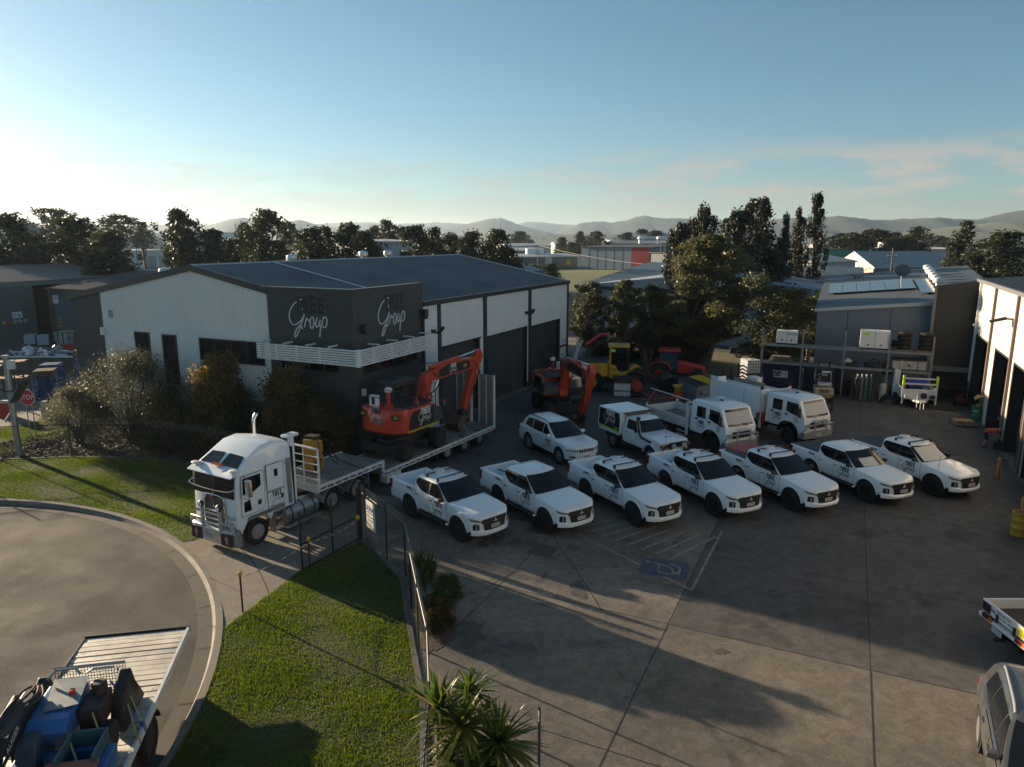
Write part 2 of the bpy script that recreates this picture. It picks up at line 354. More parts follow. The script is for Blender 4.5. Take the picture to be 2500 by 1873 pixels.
# lawns, mulch
m_soil=M('lawn_soil',(.045,.05,.014),.95,var=.45,vs=1.5,bump=.6,bs=30,dark=(.075,.06,.035),ds=.5,dthr=.66)
low=[(-6.85,21.25),(-5.35,23.6),(-4.3,22.05),(-3.5,20.75),(-2.6,16.85),(-2.08,14.7),(-1.75,12.2),(-1.6,8)]
lowarc=[(KC.x+15.42*math.cos(R(a)),KC.y+15.42*math.sin(R(a))) for a in range(-24,22,2)]
lawn_low=low+lowarc+[(-7.95,17.75)]
uparc=[(KC.x+15.42*math.cos(R(a)),KC.y+15.42*math.sin(R(a))) for a in range(46,111,2)]
drive_l=[(-11.35,23.6),(-10.4,26.4),(-9.3,29.2)]
up_fence=[(-11.2,30.4),(-14.85,32.1),(-18.02,33.25),(-21.64,33.5),(-24.88,33.0),(-30,31.6)]
lawn_up=drive_l+up_fence+[(-33,29)]+uparc[::-1]
sheet('lawn',lawn_low,.012,m_soil); sheet('lawn',lawn_up,.012,m_soil)
m_mulch=M('mulch',(.09,.07,.055),.95,var=.6,vs=9,bump=1,bs=18)
mul_poly=[(-9.0,29.6),(-11.2,30.46),(-14.85,32.16),(-18.02,33.31),(-21.64,33.56),(-24.8,33.1),(-27,35.5),(-24,40),(-20.5,39.2),(-12.5,35.2),(-8.2,33.0)]
sheet('mulch_bed',mul_poly,.016,m_mulch)
m_edge=M('edging_concrete',(.12,.11,.095),.9,var=.3,vs=2)
eb=MB()
for pl in (up_fence[:5],[(-5.2,23.75)]+low[2:]):
    for a,b in zip(pl,pl[1:]):
        a=Vector((*a,0));b=Vector((*b,0)); d=(b-a).normalized(); q=Vector((-d.y,d.x,0))*.07
        eb.add([a-q,b-q,b+q,a+q]+[p+Vector((0,0,.045)) for p in (a-q,b-q,b+q,a+q)],[(4,5,6,7),(0,1,5,4),(1,2,6,5),(2,3,7,6),(3,0,4,7)])
tag(eb.build('lawn_edging',m_edge),kind='structure')
def inpoly(P,x,y):
    P=np.array(P); r=np.zeros(len(x),bool); j=len(P)-1
    for i in range(len(P)):
        xi,yi=P[i];xj,yj=P[j]
        c=((yi>y)!=(yj>y))&(x<(xj-xi)*(y-yi)/(yj-yi+1e-12)+xi); r^=c; j=i
    return r
def npmesh(name,verts,faces,mats,midx=None,smooth=False):
    me=bpy.data.meshes.new(name); nv,nf=len(verts),len(faces); k=faces.shape[1]
    me.vertices.add(nv); me.vertices.foreach_set('co',verts.astype(np.float32).ravel())
    me.loops.add(nf*k); me.loops.foreach_set('vertex_index',faces.astype(np.int32).ravel())
    me.polygons.add(nf); me.polygons.foreach_set('loop_start',np.arange(0,nf*k,k,dtype=np.int32)); me.polygons.foreach_set('loop_total',np.full(nf,k,dtype=np.int32))
    for m in mats: me.materials.append(m)
    if midx is not None: me.polygons.foreach_set('material_index',midx.astype(np.int32))
    if smooth: me.polygons.foreach_set('use_smooth',np.ones(nf,bool))
    me.update(calc_edges=True); me.validate(); return me
def blades(P,n,seed,h0,h1,wd,name,mats,z0=.01,clump=True):
    g=np.random.default_rng(seed); A=np.array(P); lo,hi=A.min(0),A.max(0)
    x=g.uniform(lo[0],hi[0],n*3); y=g.uniform(lo[1],hi[1],n*3); k=inpoly(P,x,y); x,y=x[k][:n],y[k][:n]; n=len(x)
    f=.5+.25*np.sin(x*1.7+np.sin(y*1.1)*1.5)+.25*np.sin(y*2.3+x*.6+1)   # denser and longer in tufts
    keep=g.random(n)<(.45+.6*f)*(1-sum(k_*np.exp(-((x-a_)**2+(y-b_)**2)/r_**2) for a_,b_,r_,k_ in ((-5.1,17.2,.8,.75),(-4.6,15.6,.5,.6),(-5.6,18.3,.4,.5),(-3.2,18.4,.6,.5),(-16,28.5,.7,.4),(-20,30.5,.8,.45),(-2.6,15.3,.4,.8)))).clip(.06,1); x,y,f=x[keep],y[keep],f[keep]; n=len(x)
    h=g.uniform(h0,h1,n)*(.6+.7*f); a=g.uniform(0,2*PI,n); ln=g.uniform(.2,.9,n)*h; b=g.uniform(0,2*PI,n)
    w=wd*g.uniform(.7,1.4,n)
    base=np.stack([x,y,np.full(n,z0)],1); d=np.stack([np.cos(a),np.sin(a),np.zeros(n)],1)*w[:,None]
    tip=base+np.stack([np.cos(b)*ln,np.sin(b)*ln,h],1)
    V_=np.stack([base-d,base+d,tip],1).reshape(-1,3); F_=np.arange(3*n).reshape(-1,3)
    mi=(g.random(n)<.13).astype(np.int32)
    o=bpy.data.objects.new(name,npmesh(name,V_,F_,mats,mi)); COL.objects.link(o); return o
m_gr=leafmat('grass_blade',(.06,.10,.008),(.12,.17,.014),.5,.6,.6); m_gd=leafmat('dry_grass_blade',(.15,.16,.04),(.2,.19,.07),.4,.7,.6)
tag(blades(lawn_low,150000,1,.03,.075,.008,'grass',[m_gr,m_gd]),'short mown grass on the kerbside lawn in front of the mesh fence','grass',kind='stuff')
tag(blades(lawn_up,120000,2,.03,.075,.009,'grass',[m_gr,m_gd]),'short mown grass on the verge between the garden bed and the curved kerb','grass',kind='stuff')
# mulch chips
g=np.random.default_rng(5); n=26000; A=np.array(mul_poly); x=g.uniform(A[:,0].min(),A[:,0].max(),n*2); y=g.uniform(A[:,1].min(),A[:,1].max(),n*2); k=inpoly(mul_poly,x,y); x,y=x[k][:n],y[k][:n]; n=len(x)
c=np.stack([x,y,g.uniform(.02,.07,n)],1); a=g.uniform(0,2*PI,n); L_=g.uniform(.03,.1,n); t=g.uniform(-.5,.5,n)
d=np.stack([np.cos(a)*L_,np.sin(a)*L_,t*L_],1); e=np.stack([-np.sin(a)*L_*.35,np.cos(a)*L_*.35,g.uniform(-.4,.4,n)*L_*.5],1)
V_=np.stack([c-d-e,c+d-e,c+d+e,c-d+e],1).reshape(-1,3)
m_ch=[M('bark_chip',(.10,.075,.055),.9,var=.4,vs=3),M('pale_chip',(.22,.17,.13),.9,var=.3,vs=3)]
o=bpy.data.objects.new('bark_chips',npmesh('bark_chips',V_,np.arange(4*n).reshape(-1,4),m_ch,(g.random(n)<.3).astype(int))); COL.objects.link(o)
tag(o,'loose bark mulch under the garden shrubs','bark mulch',kind='stuff')
# painted markings on the yard
m_paint=M('worn_white_paint',(.23,.222,.205),.8,var=.35,vs=3,dark=(.10,.092,.08),ds=6,dthr=.5)
pb=MB()
strip(pb,W(-1.0,-17.05),W(-5.95,-16.95),.09,.006); strip(pb,W(-3.4,-12.2),W(-5.95,-16.95),.09,.0061)
p0,p1=at(1398,1306),at(1655,1372)
for i in range(8):
    t=i/7.; a=at(1405,1287).lerp(at(1640,1368),t*.96+.02); b=at(1505,1268).lerp(at(1748,1310),t)
    strip(pb,a,b,.12,.0062+.0002*i)
tag(pb.build('bay_markings',m_paint),kind='structure')
# accessible parking symbol, worn paint on the concrete
m_blue=M('worn_blue_paint',(.05,.068,.115),.85,var=.4,vs=2,dark=(.10,.094,.083),ds=2.6,dthr=.50)
c=at(1622,1388); xd=(at(1690,1395)-at(1560,1378)).normalized(); yd=Vector((-xd.y,xd.x,0)); 
def PS(x,y,z): q=c+xd*x+yd*y; return (q.x,q.y,z)
sb=MB(); sb.poly([PS(x,y,.0063) for x,y in ((-.75,-.6),(.75,-.6),(.75,.6),(-.75,.6))]); tag(sb.build('bay_symbol_ground',m_blue),kind='structure')
sb=MB()
def pl(pts,w,z):
    for a,b in zip(pts,pts[1:]): strip(sb,Vector(PS(*a,0)),Vector(PS(*b,0)),w,z)
pl([(.12+.38*math.cos(R(a)),-.0+.38*math.sin(R(a))*1.0) for a in range(-150,100,15)],.08,.0075)
pl([(-.42,.3),(-.12,.24),(.2,.14)],.09,.0079); pl([(-.2,.26),(-.18,-.08)],.07,.0083); pl([(.2,.14),(.3,-.22),(.52,-.3)],.09,.0087)
sb.poly([PS(-.56+.085*math.cos(R(a)),.33+.085*math.sin(R(a)),.0091) for a in range(0,360,30)])
tag(sb.build('bay_symbol',m_paint),kind='structure')
# service lids
m_iron=M('rusty_iron',(.07,.06,.052),.7,var=.4,vs=6,bump=.5,bs=30)
def lid(name,u,v,sx,sy,z,label,grate=False):
    c=at(u,v); t=thing(name,label,'drain cover',tuple(c),SRZ); mb=MB(); f=MB()
    for a,b,c_,d in ((-sx,sx,-sy,-sy+.05),(-sx,sx,sy-.05,sy),(-sx,-sx+.05,-sy+.05,sy-.05),(sx-.05,sx,-sy+.05,sy-.05)): f.box(a,b,c_,d,.002,.016)
    f.build('frame',m_iron,t)
    if grate:
        n=9
        for i in range(n): x=-sx+.05+(2*sx-.1)*(i+.5)/n; mb.box(x-.02,x+.02,-sy+.05,sy-.05,.003,.014)
        mb.build('grate',m_iron,t)
        pit=MB(); pit.box(-sx+.05,sx-.05,-sy+.05,sy-.05,.0021,.0028); pit.build('pit',M('pit_black',(.006,.006,.006),1),t)
    else: mb.box(-sx+.05,sx-.05,-sy+.05,sy-.05,.002,.012); mb.build('plate',m_iron,t)
lid('service_cover',1325,1344,.42,.42,0,'square rusty service cover set in the open concrete beside the painted bay')
lid('drain_grate',1322,1290,.5,.42,0,'black drain grate under the front wheel of the second white ute from the fence',True)
# ---------- main shed ----------
m_white=M('white_cladding',(.68,.70,.70),.45,var=.06,vs=.5,dark=(.5,.52,.52),ds=.9,dthr=.62)
m_char=M('charcoal_cladding',(.036,.043,.046),.55,var=.12,vs=.8)
m_trim=M('charcoal_trim',(.026,.027,.028),.45,var=.1,vs=1)
m_roof=M('grey_roof_sheet',(.072,.08,.088),.45,.15,var=.12,vs=.4,dark=(.06,.066,.072),ds=.3,dthr=.58)
m_glass=M('tinted_glass',(.008,.010,.013),.05,spec=.45)
m_alum=M('white_aluminium',(.7,.71,.72),.4,var=.05,vs=1)
m_galv=M('galv',(.35,.36,.37),.5,.8,var=.2,vs=4)
m_door=M('roller_door',(.036,.039,.041),.5,var=.08,vs=.6)
m_black=M('black_paint',(.006,.006,.007),.6); m_silver=M('silver_letter',(.62,.66,.7),.35,.2)
def ribs(mb,o,U_,V_,N_,L,top,bot,pitch=.2,dep=.03,prof=((0,0),(.5,0),(.58,1),(.9,1),(.98,0))):
    "profiled sheet: ribs along V, spaced along U; top/bot are functions of distance along U"
    xs=[]; k=0
    while k*pitch<L:
        for a,b in prof:
            x=(k+a)*pitch
            if x<L: xs.append((x,b*dep))
        k+=1
    xs.append((L,0)); vs=[]
    for x,d in xs:
        p=o+U_*x+N_*d; vs.append(p+V_*bot(x)); vs.append(p+V_*top(x))
    mb.add(vs,[(2*i,2*i+2,2*i+3,2*i+1) for i in range(len(xs)-1)])
XU,XV,XZ=Vector((1,0,0)),Vector((0,1,0)),Vector((0,0,1))
sh=thing('main_shed','large white and charcoal metal shed with a dark corner feature and white slatted sunshade','shed',tuple(SC),SRZ)
UL=27.7; RV=10.17; RH=9.12; EH=7.1; LV=20.1; LE=7.3
# core mass behind the sheeting
core=MB()
core.add([(0.35,0.35,0),(UL-.05,.35,0),(UL-.05,LV-.1,0),(0.35,LV-.1,0),(.35,.35,EH-.1),(UL-.05,.35,EH-.1),(UL-.05,LV-.1,LE-.1),(.35,LV-.1,LE-.1),(.35,RV,RH-.12),(UL-.05,RV,RH-.12)],
 [(0,1,5,4),(2,3,7,6),(1,2,6,9,5),(3,0,4,8,7)])
core.build('inner_wall',M('dark_inside',(.02,.02,.02),.9),sh)
# long wall with three roller doors
doors=[(7.75,12.45,4.55),(13.35,19.85,4.46),(20.35,26.1,4.36)]
wb=MB()
def seg(a,b,z0,z1): ribs(wb,Vector((a,0,0)),XU,XZ,-XV,b-a,lambda x:z1,lambda x:z0,.19,.022)
seg(5.8,7.42,0,EH); seg(7.75,12.9,4.55,EH); seg(13.35,19.85,4.46,EH); seg(20.3,27.5,4.36,EH); seg(26.1,27.5,0,4.36); seg(12.62,12.9,0,4.55)
wb.build('side_wall',m_white,sh)
for x0,x1 in ((7.42,7.74),(12.9,13.34),(19.86,20.3),(27.5,27.8)): tb=MB(); tb.box(x0,x1,-.06,.3,0,EH+.02); tb.build('column',m_trim,sh)
for i,(a,b,z) in enumerate(doors):
    db=MB(); k=0; zz=.0
    pts=[]
    while zz<z-.02:
        pts+=[(zz,0),(zz+.03,-.018),(zz+.07,-.018),(zz+.1,0)]; zz+=.1
    vs=[];
    for (h,d) in pts: vs+= [(a,.3+d,min(h,z)),(b,.3+d,min(h,z))]
    db.add(vs,[(2*j,2*j+1,2*j+3,2*j+2) for j in range(len(pts)-1)]); o=db.build('roller_door',m_door,sh)
    jb_=MB(); jb_.box(a-.02,a+.1,.02,.29,0,z); jb_.box(b-.14,b+.02,.02,.29,0,z); jb_.box(a,b,.02,.33,z-.06,z+.02); jb_.build('door_jamb',m_trim,sh)
for x0,x1 in ((12.48,12.6),(19.72,19.8)): gb=MB(); gb.box(x0,x1,-.03,.2,.4,4.45); gb.build('downpipe',m_alum,sh)
rb_=MB(); rb_.box(26.12,27.48,-.07,.02,2.0,2.16); rb_.build('wall_rail',m_trim,sh)
# eaves gutter and barge
gb=MB(); gb.box(5.85,UL+.1,-.16,.02,EH-.12,EH+.14); gb.build('gutter',m_trim,sh)
# white gable wall and dark end panel
gw=MB(); slope=(RH-EH)/RV
def gtop(v): return EH+slope*v if v<RV else RH-(RH-LE)/(LV-RV)*(v-RV)
ribs(gw,Vector((0,5.0,0)),XV,XZ,-XU,12.5,lambda x:gtop(5.0+x)-.05,lambda x:0.,.19,.022)
gw.build('gable_wall',m_white,sh)
gd=MB(); n=14
for i in range(n): pass
v0,v1=17.5,LV; gd.add([(-.03,v0,0),(-.03,v1,0),(-.03,v1,gtop(v1)-.05),(-.03,v0,gtop(v0)-.05),(.3,v1,0),(.3,v1,gtop(v1)-.05),(.3,v0,0),(.3,v0,gtop(v0)-.05)],[(0,1,2,3),(1,4,5,2),(0,3,7,6)])
gd.build('end_panel',m_char,sh)
bb=MB()
def barge(va,vb):
    za,zb=gtop(va),gtop(vb); bb.add([(-.12,va,za-.22),(-.12,vb,zb-.22),(-.12,vb,zb+.1),(-.12,va,za+.1),(.12,va,za-.22),(.12,vb,zb-.22),(.12,vb,zb+.1),(.12,va,za+.1)],[(0,1,2,3),(7,6,5,4),(3,2,6,7),(0,4,5,1),(1,5,6,2),(0,3,7,4)])
barge(5.08,RV); barge(RV,LV+.25)
bb.build('barge_board',m_trim,sh)
# parapet panels with the sign
pp=MB(); PT_=8.17
pp.box(-.1,.2,-.1,5.06,0,PT_); pp.box(.2,5.82,-.1,.2,0,PT_); pp.build('parapet_panel',m_char,sh,bevel=.01)
pc=MB(); pc.box(-.14,.26,-.14,5.1,PT_,PT_+.08); pc.box(.26,5.86,-.14,.26,PT_,PT_+.08); pc.build('parapet_cap',m_trim,sh)
pj=MB(); pj.box(-.108,-.1,-.1,5.06,5.72,5.75); pj.box(-.1,5.82,-.108,-.1,5.72,5.75); pj.build('panel_joint',m_black,sh)
# roof: ribbed sheets
rf=MB(); sv=Vector((0,RV+.02,RH-EH)); sl_=sv.length; sv=sv/sl_; nrm=XU.cross(sv)
ribs(rf,Vector((.2,-.02,EH+.06)),XU,sv,nrm,UL-.2,lambda x:sl_,lambda x:0 if x>5.8 else .35,.2,.03)
s2=Vector((0,RV-LV-.2,RH-LE)); l2=s2.length; s2=s2/l2
ribs(rf,Vector((0,LV+.2,LE+.06)),XU,s2,-XU.cross(s2),UL,lambda x:l2,lambda x:0,.2,.03)
rf.build('roof',m_roof,sh,recalc=False)
rc=MB(); 
for s_,sg in ((slope,-1),((RH-LE)/(LV-RV),1)):
    rc.add([(-.1,RV,RH+.12),(UL+.1,RV,RH+.12),(UL+.1,RV+sg*.25,RH+.1-s_*.25),(-.1,RV+sg*.25,RH+.1-s_*.25)],[(0,1,2,3)])
rc.build('ridge_cap',M('ridge_flashing',(.3,.31,.31),.4,.3),sh)
fl=MB(); a=Vector((5.6,RV-.2,RH+.065)); b=Vector((5.6,.25,EH+.125))
fl.add([a-XU*.1,a+XU*.1,b+XU*.1,b-XU*.1]+[p+XZ*.05 for p in (a-XU*.1,a+XU*.1,b+XU*.1,b-XU*.1)],[(4,5,6,7),(0,1,5,4),(1,2,6,5),(2,3,7,6),(3,0,4,7)])
fl.build('roof_flashing',M('pale_flashing',(.42,.43,.43),.45),sh); fl=MB(); a=Vector((UL,RV,RH+.1)); b=Vector((UL,-.1,EH+.08))
fl.add([a-XU*.12,a+XU*.12,b+XU*.12,b-XU*.12]+[p+XZ*.06 for p in (a-XU*.12,a+XU*.12,b+XU*.12,b-XU*.12)],[(4,5,6,7),(0,1,5,4),(1,2,6,5),(2,3,7,6),(3,0,4,7)])
fl.build('roof_flashing',M('pale_flashing',(.42,.43,.43),.45),sh)
for u,v,dz in ((2.5,15.2,0),(9,11.6,0),(15.5,10.9,0),(18.5,10.9,0)):
    z=gtop(v)+.05; vb=MB(); vb.lathe([(.16,z),(.16,z+.22),(.3,z+.26),(.34,z+.42),(.3,z+.58),(.1,z+.66)],16,o=(u,v,0)); vb.build('roof_vent',M('zinc',(.5,.51,.52),.35,.8),sh,smooth=40)
# windows
def window(face,a,b,z0,z1,divs=1,fw=.07):
    "face 'u' lies in the gable plane (along v), 'v' along the long wall"
    fr=MB(); gl=MB(); off=.10 if (face=='u' and b<=5.1) or face=='v' else 0
    def bx(mb,p,q,z,zz,d0,d1):
        if face=='u': mb.box(-off-d1,-off-d0,p,q,z,zz)
        else: mb.box(p,q,-off-d1,-off-d0,z,zz)
    bx(fr,a,b,z1-fw,z1,.0,.07); bx(fr,a,b,z0,z0+fw,.0,.07); bx(fr,a,a+fw,z0+fw,z1-fw,.0,.07); bx(fr,b-fw,b,z0+fw,z1-fw,.0,.07)
    for i in range(1,divs): x=a+(b-a)*i/divs; bx(fr,x-.025,x+.025,z0+fw,z1-fw,.0,.06)
    bx(gl,a+fw,b-fw,z0+fw,z1-fw,.028,.036)
    f=fr.build('window',m_trim,sh); gl.build('pane',m_glass,f)
window('u',13.75,14.93,2.75,5.52); window('u',11.68,12.76,2.75,5.5); window('u',5.5,9.98,4.28,5.47,4)
window('u',.78,4.4,4.28,5.0,4); window('v',.5,5.1,4.18,5.0,4)
# slatted sunshade
ss=thing('sunshade','white slatted sunshade wrapped round the charcoal corner of the main shed','sunshade',tuple(SC),SRZ)
sb=MB(); OF=.85; z0,z1=4.86,5.6
for i in range(7):
    z=z0+.035+(z1-z0-.07)*i/6
    sb.box(-OF-.06,-OF+.02,-OF-.06,5.15,z-.035,z+.035); sb.box(-OF+.02,5.5,-OF-.06,-OF+.02,z-.035,z+.035)
sb.build('slats',m_alum,ss)
for v in (5.1,4.0,2.75,1.4): pb=MB(); pb.box(-OF+.02,-OF+.1,v-.05,v+.05,z0,z1); pb.build('upright',m_alum,ss)
for u in (.4,1.85,3.4,5.0,5.45): pb=MB(); pb.box(u-.05,u+.05,-OF+.02,-OF+.1,z0,z1); pb.build('upright',m_alum,ss)
pb=MB(); pb.box(-OF-.08,-OF+.1,-OF-.08,-OF+.1,z0-.02,z1+.03); pb.build('upright',m_alum,ss)
for v in (5.0,3.6,2.2,.9): hb=MB(); hb.box(-OF+.1,-.1,v-.04,v+.04,z1+.0,z1+.07); hb.build('bracket',m_alum,ss); hb=MB(); hb.box(-OF+.1,-.1,v-.03,v+.03,z0,z0+.05); hb.build('bracket',m_alum,ss)
for u in (.9,2.4,3.9,5.4): hb=MB(); hb.box(u-.04,u+.04,-OF+.1,-.1 if u<5.3 else -.02,z1+.0,z1+.07); hb.build('bracket',m_alum,ss); hb=MB(); hb.box(u-.03,u+.03,-OF+.1,-.1,z0,z0+.05); hb.build('bracket',m_alum,ss)
# raised lettering, twice
logo(sh,frame((-.10,2.62,6.88),(0,-1,0),(0,0,1)),1.95,m_black,m_silver,.06,edge=M('return_grey',(.22,.23,.24),.5),sw=.027)
logo(sh,frame((2.85,-.10,6.86),(1,0,0),(0,0,1)),1.95,m_black,m_silver,.06,edge=M('return_grey',(.22,.23,.24),.5),sw=.027)
# rainwater heads, floodlights, camera, box
hp=MB(); hp.prism([(5.52,6.5),(5.62,6.35),(5.72,6.35),(5.86,6.5),(5.86,6.85),(5.52,6.85)],-.42,-.1,'y'); hp.box(5.62,5.74,-.24,-.12,0,6.4); hp.build('rainwater_head',m_trim,sh); hp=MB(); hp.prism([(.35,6.4),(.45,6.15),(.6,6.15),(.75,6.4),(.75,6.6),(.35,6.6)],-.42,-.1,'y'); hp.build('rainwater_head',m_trim,sh)
def flood(u,z):
    f=MB(); f.box(u-.5,u-.42,-.3,0,z-.1,z+.1); f.build('light_bracket',m_trim,sh)
    h=MB(); h.X=Matrix.Translation((u-.15,-.42,z))@Matrix.Rotation(R(-25),4,'Y')@Matrix.Rotation(R(-18),4,'X')
    h.loft([[(x,y*k,zz) for y,zz in ((-.17,-.03),(.17,-.03),(.13,.1),(-.13,.1))] for x,k in ((-.3,.55),(-.15,1),(.2,1),(.36,.7))]); o=h.build('floodlight',m_black,sh,bevel=.02)
    g=MB(); g.X=h.X; g.box(-.16,.3,-.13,.13,-.045,-.034); g.build('lens',M('lamp_lens',(.75,.76,.75),.2),o)
flood(7.2,5.55); flood(19.75,5.42)
mb=MB(); mb.box(7.2,7.4,-.25,-.03,3.5,3.62); mb.cyl((7.3,-.25,3.5),(7.3,-.42,3.42),.06); mb.build('security_camera',m_alum,sh)
mb=MB(); mb.box(.28,.52,-.2,-.1,3.2,3.55); mb.build('wall_box',m_alum,sh,bevel=.01)
mb=MB(); mb.box(-.05,-.02,16.55,16.9,6.2,6.62); mb.build('wall_plate',M('plate_grey',(.28,.3,.31),.6),sh); mb=MB(); mb.box(-.2,-.03,17.35,17.55,5.2,5.62); mb.build('wall_box',m_alum,sh)
mb=MB(); mb.box(26.5,27.3,-.05,-.024,2.35,2.6); o=mb.build('wall_notice',M('notice_grey',(.5,.52,.53),.6),sh)
# ---------- road vehicles ----------
m_paint_w=M('white_paint',(.77,.83,.86),.28,coat=.6)  # white with the sky's blue fill light mixed into its colour
m_tyre=M('tyre_rubber',(.014,.014,.014),.85,bump=.5,bs=60)
m_rim_b=M('black_rim',(.02,.02,.02),.4,.3); m_rim_s=M('alloy_rim',(.5,.51,.53),.3,.85)
m_plast=M('black_plastic',(.014,.015,.016),.55); m_chrome=M('chrome',(.75,.76,.78),.12,1.)
m_lampg=M('lamp_glass',(.45,.5,.55),.08,.3); m_red=M('tail_red',(.14,.008,.008),.2); m_amber=M('amber_lens',(.6,.16,.02),.25)
m_under=M('underbody',(.010,.010,.010),.9); m_plate=M('plate_white',(.55,.56,.58),.5); m_ink=M('ink_black',(.01,.01,.012),.6)
m_bolt=M('brass_nut',(.45,.36,.18),.35,.8)
def I(x,tab): return float(np.interp(x,[a for a,b in tab],[b for a,b in tab]))
def wheel(root,x,y,r,wd,rim,rr=.62,spokes=6,nuts=None,name='wheel',hub=None,z=None):
    "tyre with a rim set into its outer face; y>0 is the left side"
    z=r if z is None else z
    sg=1 if y>0 else -1; t=MB(); h=wd/2
    t.lathe([(r*rr,-h*.7),(r*.86,-h),(r*.955,-h*.86),(r,-h*.55),(r,h*.55),(r*.955,h*.86),(r*.86,h),(r*rr,h*.75),(r*rr,-h*.7)],28,'y')
    for k in range(28):   # tread blocks
        a=2*PI*k/28; c,s_=math.cos(a),math.sin(a); e=.5*2*PI*r/28*.55
        for q in (-.5,.12):
            p=[]
            for da,dy,dr in ((-1,0,0),(1,0,0),(1,1,0),(-1,1,0)):
                aa=a+da*e/r; p.append((math.sin(aa)*(r+.012),h*(q+.38*dy),math.cos(aa)*(r+.012)))
            t.add(p,[(0,1,2,3)])
    t.v=[(p[0]+x,p[1]+y,p[2]+z) for p in t.v]
    o=t.build(name,m_tyre,root,smooth=35)
    b=MB(); d=sg*h*.62; q=r*rr
    b.lathe([(q*.99,sg*h*.78),(q*.9,sg*h*.6),(q*.86,sg*h*.2),(q*.2,sg*h*.15),(.001,sg*h*.15)],28,'y')
    for k in range(spokes):
        a=2*PI*k/spokes; c,s_=math.cos(a),math.sin(a); w1,w2=q*.16,q*.22
        p=[]
        for rad,ww,dy in ((q*.2,w1,.62),(q*.9,w2,.5)):
            for k2 in (-1,1): p.append((c*rad-s_*ww*k2,sg*h*dy,s_*rad+c*ww*k2))
        p2=[(a_,sg*h*.2,c_) for a_,_,c_ in p]
        b.add(p+p2,[(0,1,3,2),(0,4,5,1),(1,5,7,3),(3,7,6,2),(2,6,4,0)])
    b.lathe([(q*.26,sg*h*.15),(q*.26,sg*h*.68),(q*.2,sg*h*.74),(.001,sg*h*.74)],16,'y')
    b.v=[(p[0]+x,p[1]+y,p[2]+z) for p in b.v]
    rb=b.build('rim',rim,o,smooth=35)
    if nuts:
        n=MB()
        for k in range(6):
            a=2*PI*(k+.5)/6; n.lathe([(.016,sg*h*.2),(.016,sg*h*.5),(.001,sg*h*.5)],6,'y',(x+q*.34*math.cos(a),y,z+q*.34*math.sin(a)))
        n.build('wheel_nuts',nuts,o)
    return o
